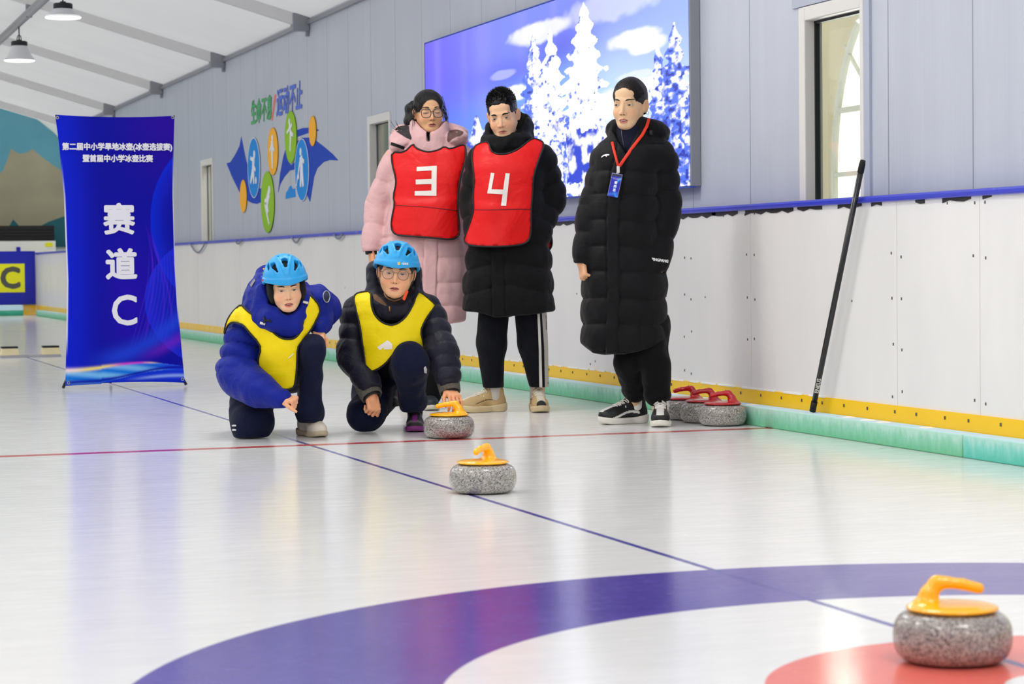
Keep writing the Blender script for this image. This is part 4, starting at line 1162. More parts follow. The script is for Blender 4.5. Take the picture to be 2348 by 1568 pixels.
def almond(cx, w, h, tilt=0., s=1, up=1., dn=.75):
    o = []
    for k in range(24):
        a = 2*pi*k/24; x = cos(a)*w; z = sin(a)*h*(up if sin(a) > 0 else dn)*(1-.25*abs(cos(a)))
        o.append((cx+x, z+tilt*x*s))
    return o
class Head:
    def __init__(s, fig, center, scale=1., yaw=0., pitch=0., roll=0., tone=(232, 190, 160), neck=(0, .032, -.19), **shape):
        s.f = fig; s.c = np.array(center, F32); s.k = scale; s.R = rot(pitch, roll, yaw); s.shape = shape
        s.loc = head_solid(**shape); s.solid = xf(U(.02, s.loc, neck_solid(neck)), s.R, s.c, scale)
        s.tone = tone
        s.M = Matrix.Translation(Vector([float(q) for q in s.c])) @ Matrix(s.R.T.tolist()).to_4x4() @ Matrix.Scale(scale, 4)
    def to_local(s, P): return ((P-s.c) @ s.R.T)/s.k
    def world(s, p): return s.c+(np.array(p, F32)*s.k) @ s.R
    def pigment(s, P):
        q = s.to_local(P); c = np.tile(lin(*s.tone), (len(P), 1))
        def bl(col, k):
            nonlocal c; c = c*(1-k[:, None])+lin(*col)*k[:, None]
        t = s.tone
        near = (np.linalg.norm(q, axis=1) < .16)
        for sg in (-1, 1): bl((min(255, t[0]+4), t[1]-32, t[2]-30), near*.45*np.exp(-((q[:, 0]-sg*.04)/.02)**2-((q[:, 2]+.034)/.02)**2))
        bl((t[0], t[1]-30, t[2]-28), near*.4*np.exp(-((q[:, 0])/.012)**2-((q[:, 2]+.036)/.012)**2)*(q[:, 1] < -.07))
        for sg in (-1, 1): bl((t[0]-10, t[1]-36, t[2]-36), near*.3*np.exp(-((np.abs(q[:, 0])-.078)/.012)**2-((q[:, 2]+.005)/.03)**2)*(q[:, 1] > -.02))
        return c
    def _patch(s, name, ol, off, step, colf, mat=None, smooth=1):
        o = patch(name, s.loc, ol, lambda a, b: np.stack([a, a*0-.16, b], 1), (0, 1, 0), off, step, mat or FEAT, s.f.root, smooth, 0, colf, .2)
        o.data.transform(s.M); return o
    def features(s, eye_h=.0058, gaze=(0, 0), brow=(28, 20, 18), lip=(204, 124, 114), mouth_open=.0, closed=False, brow_w=.0042, brow_z=.0205, eye_w=.0142, tilt=.10, smile=0):
        for sg in (-1, 1):
            cx = sg*.031
            if closed:
                ol = [(cx+(-.0145+.029*k/10), -.0030-.0022*sin(pi*k/10)-.0009) for k in range(11)]+[(cx+(.0145-.029*k/10), -.0030-.0022*sin(pi*k/10)+.0010) for k in range(11)]
                s._patch('eyelash', ol, .0007, .0012, lambda v: np.tile(lin(24, 16, 14), (len(v), 1)), smooth=0)
            else:
                ol = almond(cx, eye_w, eye_h, tilt, sg)
                def col(v, cx=cx, sg=sg):
                    x, z = v[:, 0]-cx, v[:, 1]-tilt*sg*(v[:, 0]-cx); c = np.tile(lin(214, 202, 194), (len(v), 1))
                    r = np.sqrt((x-gaze[0])**2+(z-gaze[1])**2); c[r < .0060] = lin(44, 26, 18); c[r < .0030] = lin(8, 6, 6)
                    c[np.sqrt((x-gaze[0]+.0018)**2+(z-gaze[1]-.0018)**2) < .0009] = lin(240, 240, 245)  # catchlight glint painted into the eye colour
                    up = eye_h*np.sqrt(np.clip(1-(x/eye_w)**2, 0, 1))*(1-.25*np.abs(x/eye_w))
                    c[z > up-.0016] = lin(26, 18, 16); c[z < -up*.75+.0005] = lin(150, 96, 84); c[np.abs(x) > eye_w*.9] = lin(80, 48, 42)
                    return c
                s._patch('eye', ol, .0006, .0009, col, EYEM)
                lid = [(cx+sg*(-.0135+.0275*k/8), eye_h+.0022+.0016*sin(pi*k/8)+tilt*(-.0135+.0275*k/8)*.9) for k in range(9)]
                t2 = tuple(int(v*.72) for v in s.tone)
                s._patch('eyelid_crease', [(x, z+.0006) for x, z in lid]+[(x, z-.0005) for x, z in lid[::-1]], .0005, .0016, lambda v: np.tile(lin(*t2), (len(v), 1)), smooth=0)
            b = [(cx+sg*(-.0165+.036*k/8), brow_z+.0035*sin(pi*(k/8)**.8)+.002*k/8) for k in range(9)]
            wd = [brow_w*(.75+.5*sin(pi*min(1, k/8+.15)))*(1-.75*(k/8)**3) for k in range(9)]
            s._patch('eyebrow', [(x, z+w*.5) for (x, z), w in zip(b, wd)]+[(x, z-w*.5) for (x, z), w in zip(b[::-1], wd[::-1])], .0009, .0018, lambda v: np.tile(lin(*brow), (len(v), 1))*(.75+.6*vnoise(np.stack([v[:, 0]*1, v[:, 1]*.3, v[:, 0]*0], 1).astype(F32), 900)[:, None]), smooth=1)
            s._patch('nostril', [(sg*.0068+.0036*cos(a), -.0435+.0018*sin(a)) for a in np.linspace(0, 2*pi, 10)[:-1]], .0006, .002, lambda v: np.tile(lin(92, 48, 40), (len(v), 1)), smooth=0)
        mo = mouth_open; W = .0225
        up = [(-W, -.0685+smile), (-.015, -.0640), (-.006, -.0602), (0, -.0612), (.006, -.0602), (.015, -.0640), (W, -.0685+smile)]
        dn = [(.016, -.0750-mo), (.008, -.0790-mo), (0, -.0798-mo), (-.008, -.0790-mo), (-.016, -.0750-mo)]
        def lc(v):
            x, z = v[:, 0], v[:, 1]; c = np.tile(lin(*lip), (len(v), 1)); l = -.0685-.0006*np.cos(x*250)+smile*(x/W)**2
            c[z > l] = lin(lip[0]-22, lip[1]-20, lip[2]-18)
            gap = np.abs(z-l+mo*.5) < .0008+mo*.62*np.clip(1-(x/(W*.8))**2, 0, 1); c[gap] = lin(70, 26, 26)
            if mo > .002: c[gap & (z > l-.001) & (np.abs(x) < .011)] = lin(226, 216, 204)
            return c
        s._patch('lips', up+dn, .0006, .0011, lc)

def hand_solid(wrist, F, N, side, curl=(.5, .5, .5, .5), k=1., spread=.10, thumb=(.55, .55, .35), bends=(1., .9, .6), tlen=1.):
    """palm and five fingers: F finger direction, N where the palm faces, side +1/-1 which side (F x N) the thumb is on"""
    w = np.array(wrist, float); F = np.array(F, float); F /= np.linalg.norm(F); N = np.array(N, float); N -= F*(N @ F); N /= np.linalg.norm(N)
    S = np.cross(F, N)*side
    R = np.stack([S, F, N])
    palm = U(.010, box(w+k*(.050*F), k*np.array([.038, .046, .0135]), R, k*.0125), cap(w-k*.02*F, w+k*.02*F, k*.026, k*.027), cap(w+k*(.012*F+.024*S+.006*N), w+k*(.045*F+.030*S+.008*N), k*.016, k*.014))
    parts = [palm]
    for i, (off, L, r) in enumerate(((.030, .94, .0088), (.0105, 1.02, .0090), (-.0105, .96, .0086), (-.0305, .78, .0076))):
        p = w+k*(F*(.092-.006*abs(i-1)*.8)+S*off); c = curl[i]; a = 0.; pts = [p-k*F*.012]; rad = [k*r*1.08]
        pts.append(p); rad.append(k*r*1.08)
        for j, ln_ in enumerate((.043, .026, .022)):
            a += c*bends[j]*1.35
            d = F*cos(a)+N*sin(a)+S*off*spread/.03*cos(a); d /= np.linalg.norm(d)
            p = p+d*ln_*L*k; pts.append(p); rad.append(k*r*(1, .93, .82)[j])
        parts.append(chain(pts, rad, k*.004))
    p = w+k*(F*.022+S*.030+N*.006); a0, a1, a2 = thumb
    d1 = F*cos(a0)*.9+S*sin(a0)+N*.35; d1 /= np.linalg.norm(d1)
    d2 = d1*cos(a1)+(F*.4-S*.5+N*.6)*sin(a1); d2 /= np.linalg.norm(d2); d3 = d2*cos(a2)+(F*.3-S*.8+N*.4)*sin(a2); d3 /= np.linalg.norm(d3)
    p1 = p+d1*.042*k; p2 = p1+d2*.032*k*tlen; p3 = p2+d3*.024*k*tlen
    parts.append(chain([p, p1, p2, p3], [k*.0145, k*.0112, k*.0102, k*.0085], k*.005))
    return U(k*.0045, *parts)

def bounds(pts, pad):
    p = np.array(pts); return p.min(0)-pad, p.max(0)+pad

def make_body(fig, head, limbs, hands, extra=()):
    """one continuous figure: head, neck, trunk and limbs (limbs = list of (points, radii)), hands = list of (solid, centre, radius)"""
    f = U(.03, *[chain(p, r, .03) for p, r in limbs])
    f = U(.012, f, near(head.solid, head.c-np.array([0, 0, .03]), .27*head.k), *[near(h[0], h[1], h[2]+.06) for h in hands])
    allp = np.concatenate([np.array(p) for p, r in limbs]+[np.array([head.c])]+[np.array([h[1]]) for h in hands])
    lo = allp.min(0)-.16; hi = allp.max(0)+.16; lo[2] = max(lo[2], -.02)
    fine = []
    for k in range(3):
        L = [(float(head.c[k]-(.118, .125, .135)[k]*head.k), float(head.c[k]+(.118, .125, .13)[k]*head.k), .0019)]
        L += [(float(h[1][k]-h[2]), float(h[1][k]+h[2]), .0024) for h in hands]
        fine.append(L)
    def col(P):
        c = head.pigment(P)
        for h in hands:
            m = np.linalg.norm(P-h[1], axis=1) < h[2]*1.6; c[m] = lin(*(h[3] if len(h) > 3 else (head.tone[0], head.tone[1]-14, head.tone[2]-16)))
        return c
    return solid('body', f, lo, hi, .010, SKIN, fig.root, fine, col)

def hair_cap(head, name, mat, hairline=.073, width=.066, thick=(.0815, .101, .0865), cz=.038, cy=.016, ear=.012, low=-.06, extra=(), noise=.002, h=.0022, burn=.004, back=True, p=3.):
    w = (1+.06*head.shape.get('round_', 0))*head.shape.get('slim', 1)
    capf = ell((0, cy, cz), (thick[0]*w, thick[1], thick[2]))
    capf = U(.02, capf, ell((0, .045, -.015), (.070*w, .062, .070))) if back else capf
    zc = -.03; rz = hairline-zc
    def cut(P):   # the open face
        e = (np.abs(P[:, 0]/(width*w))**p+np.abs((P[:, 2]-zc)/rz)**p)**(1/p); d = (e-1)*.055
        return smax(d, P[:, 1]-ear+.0*P[:, 2]-.012*np.clip((P[:, 2]+.01)/.03, -1, 0)*0, .01)
    def below(P): return smax(P[:, 2]+burn, P[:, 1]-.030-np.clip(-.01-P[:, 2], 0, 1)*.35, .006)
    f = sub(sub(capf, cut, .006), below, .006)
    f = smaxf(f, lambda P: low-P[:, 2])
    if extra: f = U(.008, f, *extra)
    g = lambda P: f(P)-noise*(vnoise(P*A(1, .35, .35), 170)+.7*vnoise(P*A(1, .4, .4), 70, 4))
    gw = xf(g, head.R, head.c, head.k)
    lo, hi = head.c-np.array([.15, .19, .20])*head.k, head.c+np.array([.15, .19, .16])*head.k
    return solid(name, gw, lo, hi, h, mat, head.f.root)
def combed_strands(head, parent, mat, hairline, width, to, n=220, seed=1, p=2., thick=(.0815, .105, .0885), cz=.038, cy=.016, r=.0011):
    """fine strands combed from the hairline over the scalp to a point at the back"""
    rg = np.random.RandomState(seed); bm = BM(); to = np.array(to); w = (1+.06*head.shape.get('round_', 0))*head.shape.get('slim', 1)
    for k in range(n):
        a = rg.uniform(-1.15, 1.15); zc = -.03; rz = hairline-zc
        x = width*w*np.sign(sin(a))*abs(sin(a))**(2/p); z = zc+rz*max(cos(a), 0)**(2/p)
        z = max(z, -.012); st_ = np.array([x, 0, z]); y0 = -thick[1]*math.sqrt(max(.02, 1-(x/(thick[0]*w))**2-((z-cz)/thick[2])**2))+cy
        p0 = np.array([x, y0+.002, z-rg.uniform(0, .005)]); pts = []
        for t in np.linspace(0, 1, 9):
            pt = p0*(1-t)+to*t+np.array([0, 0, .03*sin(pi*t)]); q = pt-np.array([0, cy, cz]); m = math.sqrt((q[0]/(thick[0]*w))**2+(q[1]/thick[1])**2+(q[2]/thick[2])**2)
            f = 1+.012*rg.uniform(.3, 1)+(.0 if t > .06 else -.008); pts.append(tuple(q/m*f+np.array([0, cy, cz])))
        add_tube(bm, pts, [r*.4]+[r]*7+[r*.6], 4, cap=False)
    o = obj('hair_strand', bm, mat, parent, smooth=True); o.data.transform(head.M); return o
def smaxf(f, g, k=.008): return lambda P: smax(f(P), g(P), k)

def glasses(head, mat, rx=.0235, rz=.0205, sq=2.6, thick=.0016, y=-.0935, z=-.004, lens_tint=None, cx=.0325):
    def ring(c, n=36):
        o = []
        for k in range(n+1):
            a = 2*pi*k/n; ca, sa = cos(a), sin(a)
            o.append((c+rx*abs(ca)**(2/sq)*(1 if ca > 0 else -1), y+.10*abs(c+rx*ca)**1.6*1.0, z+rz*abs(sa)**(2/sq)*(1 if sa > 0 else -1)))
        return o
    bm = BM()
    for c in (-cx, cx): add_tube(bm, ring(c), thick, 6, cap=False)
    add_tube(bm, [(-cx+rx*.97, y+.002, z+.006), (-.004, y-.004, z+.0085), (.004, y-.004, z+.0085), (cx-rx*.97, y+.002, z+.006)], thick, 6)
    for s in (-1, 1): add_tube(bm, [(s*(cx+rx), y+.012, z+.008), (s*(cx+rx+.012), y+.022, z+.008), (s*.079, -.03, z+.006), (s*.081, .01, z+.004), (s*.080, .028, z-.012)], thick, 6)
    o = obj('glasses', bm, mat, head.f.root, smooth=True); o.data.transform(head.M)
    bm = BM()
    for c in (-cx, cx):
        r = ring(c)[:-1]; bm.faces.new([bm.verts.new((p[0], p[1]+.0004, p[2])) for p in r])
    l = obj('lens', bm, LENS, o); l.data.transform(head.M)
    return o
LENS = NT('spectacle_lens')
def _lens():
    n = LENS; t = n.add('ShaderNodeBsdfTransparent'); t.inputs[0].default_value = (.93, .94, .97, 1); g = n.add('ShaderNodeBsdfGlossy'); g.inputs['Roughness'].default_value = .03
    m = n.add('ShaderNodeMixShader'); m.inputs[0].default_value = .07; n.ln(t.outputs[0], m.inputs[1]); n.ln(g.outputs[0], m.inputs[2]); n.ln(m.outputs[0], n.n['Material Output'].inputs['Surface']); return n.m
LENS = _lens()
GLB = plain('glasses_black', srgb(16, 15, 16), .3); GLM = plain('glasses_metal', srgb(120, 104, 88), .3, .8)

def shoe(fig, pos, toe, L, upper, sole, lace, accent=None, pitch=0., h=.115, sole_h=.026, toe_up=.012, name='shoe', accent_fn=None, sock=None, roll=0.):
    """toe = heading of the toe (radians, 0 = towards the viewer, + towards viewer's left); pos = point on the ice under the ankle-heel midpoint"""
    k = L/.27; R = rot(pitch, roll, -toe)       # local -y is the toe
    o = np.array(pos, F32)
    def foot2d(P):
        d = smin(smin(np.hypot(P[:, 0]/1.0, (P[:, 1]+.070)/1.35)-.047, np.hypot(P[:, 0]+.002, (P[:, 1]-.072)/1.25)-.0385, .03), np.hypot(P[:, 0]-.003, (P[:, 1]+.03)/1.8)-.040, .02); return d
    def lift(P): return toe_up*np.clip((-P[:, 1]-.06)/.08, 0, 1)**2+.006*np.clip((P[:, 1]-.08)/.05, 0, 1)**2
    up_ = U(.02, ell((0, -.068, .036), (.0455, .078, .044)), ell((0, .060, .050), (.0365, .060, .052)), fcap((0, -.055, .05), (0, .030, .088), .036, .034, (1, 0, 0), 1.0),
            cap((0, .062, .06), (0, .066, h-.010), .0385, .0405), cap((0, .035, .08), (0, .030, h), .030, .022))
    up_ = inter(up_, lambda P: smax(foot2d(P)-.002, .018-P[:, 2], .01), .008)
    up_ = sub(up_, cap((0, .055, h+.03), (0, .052, h-.022), .031), .006)
    lo = o-np.array([.2, .2, .03])*k; hi = o+np.array([.2, .2, .18])*k
    kw = {}
    if accent_fn is not None: kw = dict(color=lambda P: accent_fn(((P-o) @ R.T)/k))
    u = solid(name, xf(up_, R, o, k), lo, hi, .0034, upper, fig.root, **kw)
    so = lambda P: smax(foot2d(P)-.0045+.006*np.clip((.02-P[:, 2])/.03, 0, 1), np.maximum(lift(P)-P[:, 2], P[:, 2]-(sole_h+lift(P)*.9+.010*np.clip((P[:, 1]-.03)/.06, 0, 1))), .006)
    s_ = solid('sole', xf(so, R, o, k), lo, hi, .0034, sole, u)
    if lace is not None:
        bm = BM(); T = Matrix.Translation(Vector([float(q) for q in o])) @ Matrix(R.T.tolist()).to_4x4() @ Matrix.Scale(k, 4)
        for j in range(5):
            y = -.055+.019*j; z = .078+.0125*j-.002
            zt = float(.072+.0148*j)
            for s in (-1, 1):
                p = [(s*.026, y+.004, zt-.016), (s*.012, y, zt+.0015), (-s*.012, y+.012, zt+.0065), (-s*.026, y+.016, zt-.006)]
                q = march(up_, np.array([[a, b, .2] for a, b, c in p], F32), A(0, 0, -1), .0025, .3)
                add_tube(bm, [tuple(map(float, v)) for v in q], .0028, 6)
        q = march(up_, np.array([[.0, -.06, .2], [.004, .0, .2], [0, .03, .2]], F32), A(0, 0, -1), .004, .3)
        for s in (-1, 1):
            add_tube(bm, [(0, .022, h-.012), (s*.018, .012, h-.004), (s*.032, .004, h-.012), (s*.018, .002, h-.020), (0, .016, h-.014)], .0026, 6)
            add_tube(bm, [(0, .018, h-.014), (s*.020, -.006, h-.018), (s*.036, -.012, h-.036)], .0026, 6)
        l = obj('laces', bm, lace, u, smooth=True); l.data.transform(T)
    if sock is not None:
        solid('sock', xf(cap((0, .056, h-.035), (0, .058, h+.10), .0405, .0425), R, o, k), lo, hi+np.array([0, 0, .06]), .005, sock, u)
    return u

def tape_number(fig, f, strokes, mat, off, parent, y0=-.5):
    """white tape strokes laid on the bib; strokes of 4-corner outlines in image pixels"""
    for q in strokes:
        pts = [fig.at(a, b) for a, b in q]; patch('number_tape', f, [(float(p[0]), float(p[2])) for p in pts], lambda a, b: np.stack([a, a*0+y0, b], 1), (0, 1, 0), off, .012, mat, parent, 0)

def bib(fig, f, front, mat, edge, back=None, off=.008, y0=-.6, y1=.6, smooth=2, step=.014, wav=None, crease=None):
    """sleeveless number bib laid over solid f: front (and back) panel with dark piping"""
    toF = lambda a, b: np.stack([a, a*0+y0, b], 1); toB = lambda a, b: np.stack([a, a*0+y1, b], 1)
    c2 = lambda pts: [(float(p[0]), float(p[2])) for p in (fig.at(a, b) for a, b in pts)]
    o = patch('bib', f, c2(front), toF, (0, 1, 0), off, step, mat, fig.root, smooth, .003)
    trim('piping', f, c2(front), toF, (0, 1, 0), off+.001, .0050, edge, o, True, smooth)
    if back is not None:
        b = patch('back_panel', f, c2(back), toB, (0, -1, 0), off, step*1.4, mat, o, smooth, .003)
        trim('piping', f, c2(back), toB, (0, -1, 0), off+.001, .005, edge, b, True, smooth)
    return o
def seams(zs, bulge=.008, wob=.0, seed=0, chev=0.):
    """quilting: horizontal stitched channels at heights zs with puffed baffles between"""
    zs = np.array(sorted(zs), F32)
    def q(z, x, y):
        zz = z+wob*np.sin(x*14+seed)+wob*.5*np.sin(y*11+seed*2)+chev*np.abs(x)
        i = np.clip(np.searchsorted(zs, zz), 1, len(zs)-1); a, b = zs[i-1], zs[i]; u = np.clip((zz-a)/(b-a), 0, 1)
        out = bulge*(4*u*(1-u))**.55
        out = np.where((zz < zs[0]) | (zz > zs[-1]), bulge*.5, out)
        return (out-bulge*.4).astype(F32)
    return q

def helmet(head, mat, liner_mat, strap_mat, w=.105, d=.126, top=.105, brim=.030, tilt=-.10, pads=False):
    """child's vented safety helmet in head coordinates"""
    R = rot(tilt, 0, 0)
    base = ell((0, .012, brim+.004), (w, d, top)); inner = ell((0, .012, brim-.004), (w-.013, d-.013, top-.013))
    def cutp(P):
        q = P @ R.T; return brim-.006*np.cos(np.clip(q[:, 0]/w, -1, 1)*pi)-q[:, 2]-.030*np.clip((q[:, 1]+.02)/.1, 0, 1)
    outer = U(.004, base, inter(ell((0, .012, brim+.002), (w+.004, d+.004, top*.95)), lambda P: (P @ R.T)[:, 2]-(brim+.030), .008))
    # raised ridges that run back from the brow
    ribs = []
    def on(x, yy, lift=0.): return (x, yy+.012, brim+.004+top*math.sqrt(max(.02, 1-(x/w)**2-(yy/d)**2))+lift)
    for s in (-1, 1):
        for x0, x1, y0, y1, r in ((.006, .040, -.90, -.10, .0065), (.052, .072, -.74, -.05, .006)):
            ribs.append(chain([on(s*(x0+(x1-x0)*t), d*(y0+(y1-y0)*t), -.001) for t in np.linspace(0, 1, 8)], [.002]+[r]*6+[.003], .003))
    shell = U(.010, outer, *ribs)
    def vent(pts, rad):
        c0 = np.array([0, .012, brim]); o = []
        for p, r in zip(pts, rad):
            p = np.array(on(*p))-c0; o.append(cap(c0+p*1.12, c0+p*.70, r, r*.8))
        return U(.006, *o)
    vents = [vent([(0, -.70*d), (0, -.58*d), (0, -.46*d)], [.010, .0155, .0165])]
    for s in (-1, 1):
        vents.append(vent([(s*.044, -.74*d), (s*.049, -.66*d), (s*.054, -.57*d), (s*.057, -.48*d), (s*.058, -.40*d)], [.0055, .008, .011, .0135, .0135]))
        vents.append(vent([(s*.081, -.36*d), (s*.080, -.28*d), (s*.079, -.19*d), (s*.078, -.1*d)], [.007, .010, .012, .013]))
        vents.append(vent([(s*.030, -.12*d), (s*.030, .15*d)], [.009, .010]))
    shell = sub(shell, U(0, *vents), .003)
    shell = smaxf(sub(shell, inner, .003), cutp, .006)
    lo, hi = head.c-np.array([.17, .2, .12])*head.k, head.c+np.array([.17, .2, .2])*head.k
    h = solid('helmet', xf(shell, head.R, head.c, head.k), lo, hi, .0026, mat, head.f.root)
    ln_ = smaxf(sub(grow(inner, .002), grow(inner, -.008), .002), lambda P: cutp(P)+.004, .003)
    solid('liner', xf(ln_, head.R, head.c, head.k), lo, hi, .0045, liner_mat, h)
    bm = BM()
    for s in (-1, 1):
        add_tube(bm, [(s*.088, -.020, brim+.004), (s*.084, -.012, -.02), (s*.066, -.018, -.070), (s*.030, -.042, -.112), (0, -.052, -.122)], .0055, 8, flat=.35, flat_axis=(s, 0, 0))
        add_tube(bm, [(s*.085, .05, brim), (s*.084, .02, -.03), (s*.072, -.012, -.060)], .005, 8, flat=.35, flat_axis=(s, 0, 0))
    if pads:
        for s in (-1, 1): solid('side_pad', xf(U(.02, ell((s*.078, -.006, .0), (.017, .048, .045)), ell((s*.073, -.022, -.040), (.014, .030, .034))), head.R, head.c, head.k), lo, hi, .0045, liner_mat, h)
    st_ = obj('chin_strap', bm, strap_mat, h, smooth=True); st_.data.transform(head.M)
    return h, xf(shell, head.R, head.c, head.k)
# ================================================================== woman in the long black coat
BLKCOAT = fabric('coat_black', srgb(15, 15, 18), .62, .2, .30, 11, .25)
BLKFLEECE = fabric('fleece_black', srgb(13, 13, 15), .9, .25, .35, 12, .3, 500)
NAVYF = fabric('fleece_navy', srgb(22, 24, 44), .85, .2, .3, 14, .3)
WHT = plain('print_white_cloth', srgb(232, 232, 232), .55)
def woman():
    F = Fig('person in a long black padded coat wearing a red lanyard, standing at the right', 'person', 1452, 975, 11.70)
    at = F.at
    # head
    hd = Head(F, at(1443.5, 239, -.005), 1.10, yaw=-.40, pitch=.10, roll=.03, tone=(232, 192, 152), jaw=.95, slim=.945)
    hd.features(eye_h=.0050, gaze=(-.0016, -.0008), brow=(52, 38, 32), lip=(208, 128, 116), mouth_open=.003, eye_w=.0140, tilt=.06, brow_w=.0052, brow_z=.0200)
    sh_l, el_l, wr_l = at(1400, 352, .02), at(1353, 478, .0), at(1334, 597, -.06)
    sh_r, el_r, wr_r = at(1516, 352, .02), at(1530, 480, .03), at(1508, 612, -.06)
    hl = hand_solid(wr_l, (.10, -.25, -1), (1, .3, .0), -1, (.75, .8, .85, .9), .95)
    hr = hand_solid(wr_r, (-.05, -.2, -1), (-1, .3, 0), 1, (.8, .8, .85, .9), .95)
    an_l, an_r = at(1457, 940, .08), at(1509, 940, -.065)
    make_body(F, hd, [([at(1440, 640), at(1446, 520), at(1452, 390), at(1452, 315, .02)], [.11, .10, .10, .05]),
                      ([at(1452, 360), sh_l, el_l, wr_l], [.06, .05, .038, .025]), ([at(1452, 360), sh_r, el_r, wr_r], [.06, .05, .038, .025]),
                      ([at(1430, 640), at(1440, 800), an_l], [.08, .05, .03]), ([at(1480, 640), at(1495, 800), an_r], [.08, .05, .03])],
              [(hl, wr_l+A(0, 0, -.07), .10), (hr, wr_r+A(0, 0, -.07), .10)])
    hc = hair_cap(hd, 'hair', HAIRB, hairline=.080, width=.0600, p=2.0, ear=.012, low=-.05, thick=(.0785, .104, .0835),
             extra=[ell((0, .105, .005), (.04, .035, .04))], noise=.0012)
    combed_strands(hd, hc, HAIRB, .080, .0600, (0, .11, .02), 300, 3, 2.0, (.0790, .1045, .0840))
    bm = BM(); e = hd.world((.079, .018, -.040)); add_tube(bm, [tuple(map(float, e+A(.006*cos(a), -.002, .008*sin(a)))) for a in np.linspace(0, 6.3, 12)], .0014, 6); obj('earring', bm, plain('earring_silver', srgb(220, 214, 200), .2, .9), F.root)
    # coat: trunk + sleeves + stand collar + hood
    zs = [float(at(1450, b)[2]) for b in (330, 396, 448, 507, 567, 624, 684, 743, 806)]
    q = seams(zs, bulge=.016, wob=.006)
    def quilt(z, x, y):
        d = q(z, x, y)
        xp = .0-(.055+.0*z)-np.clip((1.0-z)*.02, -.02, .03)
        d = np.where((np.abs(x-xp) < .029) & (y < 0), .009, d)                     # flat front placket
        for e in (-.031, .031): d = d-.007*np.exp(-((x-xp-e)/.005)**2)*(y < 0)
        d = d-.006*np.exp(-((x-.075)/.006)**2)*(y < 0)*(z < .55)
        return d
    trunk = F.st([(300, 1420, 1486, .02, .07), (318, 1392, 1512, .02, .10), (345, 1366, 1532, .01, .125), (396, 1359, 1512, .0, .145), (448, 1357, 1505, -.005, .15), (507, 1349, 1506, -.005, .155), (567, 1344, 1513, 0, .16),
                  (624, 1340, 1524, 0, .165), (684, 1337, 1526, 0, .17), (743, 1336, 1525, 0, .17), (820, 1336, 1524, 0, .172)], e=2.35, quilt=quilt, zcap=.025)
    hx = np.array([float(at(a, 800)[0]) for a in (1335, 1355, 1385, 1430, 1480, 1524)]); hz = np.array([float(at(a, b)[2]) for a, b in ((1335, 792), (1355, 806), (1385, 812), (1430, 809), (1480, 797), (1524, 779))])
    trunk = inter(trunk, lambda P: np.interp(P[:, 0], hx, hz).astype(F32)-P[:, 2], .025)
    sl = U(.035, fcap(sh_l, el_l+A(.006, 0, 0), .083, .064, (0, 1, 0), 1.05, 3, .016, .55), fcap(el_l, wr_l, .064, .050, (0, 1, 0), 1.1, 2, .014, .55))
    sr = U(.035, fcap(sh_r+A(-.004, 0, 0), el_r, .085, .072, (0, 1, 0), 1.05, 3, .017, .55), fcap(el_r, wr_r+A(0, 0, .0), .072, .054, (0, 1, 0), 1.1, 2, .015, .55))
    cuffcut = lambda c, n: (lambda P: (P-c) @ np.array(n, F32)/np.linalg.norm(n))
    sl = inter(sl, cuffcut(at(1332, 606, -.06), (-.12, -.1, -1)), .012); sr = inter(sr, cuffcut(at(1508, 621, -.06), (-.05, -.1, -1)), .012)
    sl = sub(sl, cap(wr_l+A(-.002, 0, .03), wr_l+A(0, -.01, -.1), .036), .006); sr = sub(sr, cap(wr_r+A(0, 0, .03), wr_r+A(0, 0, -.1), .040), .006)
    T = rot(radians(14), radians(2), 0)
    ring = F.st([(352, 1396, 1512, .01, .105), (322, 1392, 1512, .015, .105), (302, 1395, 1508, .02, .10), (284, 1402, 1504, .025, .092)], e=2.1, zcap=.012)
    hole = F.st([(400, 1428, 1484, -.02, .06), (340, 1418, 1492, -.01, .075), (300, 1408, 1498, .01, .082), (260, 1398, 1510, .015, .09)], e=2.0, zcap=.02)
    vee = lambda P: np.abs(P[:, 0]-at(1432, 300)[0])-(.010+.55*np.clip(P[:, 2]-at(1432, 348)[2], -.1, 1))
    vee_f = smaxf(vee, lambda P: P[:, 1]-.0, .01)
    collar = sub(ring, hole, .008)
    hood = U(.02, torus(at(1462, 304, .07), rot(radians(-24), radians(6), 0), F.m(58), .10, .042, .036), ell(at(1505, 300, .03), (.062, .075, .034), rot(0, radians(26), 0)), ell(at(1492, 291, .06), (.06, .07, .032)))
    hood = crumple(hood, .010, 22, 5)
    vee_f = smaxf(vee, lambda P: P[:, 1]+.02, .01)
    coat = U(.016, sub(U(.016, U(.03, trunk, sl, sr), collar), vee_f, .008), hood)
    coat = crumple(coat, .008, 13, 2, (1, 1, .6))
    lo, hi = at(1290, 840, -.3), at(1590, 240, .3)
    c = solid('coat', coat, np.array([lo[0], -.32, lo[2]]), np.array([hi[0], .32, hi[2]]), .0055, BLKCOAT, F.root)
    # navy fleece collar inside
    ic = F.st([(380, 1420, 1486, -.01, .07), (330, 1416, 1490, -.01, .075), (300, 1410, 1490, .005, .074), (274, 1404, 1486, .02, .074)], e=2.0, zcap=.008)
    ihole = F.st([(330, 1424, 1478, -.0, .055), (300, 1418, 1482, .005, .064), (262, 1410, 1482, .02, .068)], e=2.0, zcap=.02)
    fl = sub(ic, ihole, .006)
    solid('fleece_collar', fl, at(1380, 400)-A(0, .2, 0), at(1520, 260)+A(0, .2, 0), .004, NAVYF, F.root)
    zp = march(fl, np.array([[at(a, b)[0], -.6, at(a, b)[2]] for a, b in ((1424, 296), (1425, 312), (1428, 330), (1432, 350))], F32), A(0, 1, 0), .001)
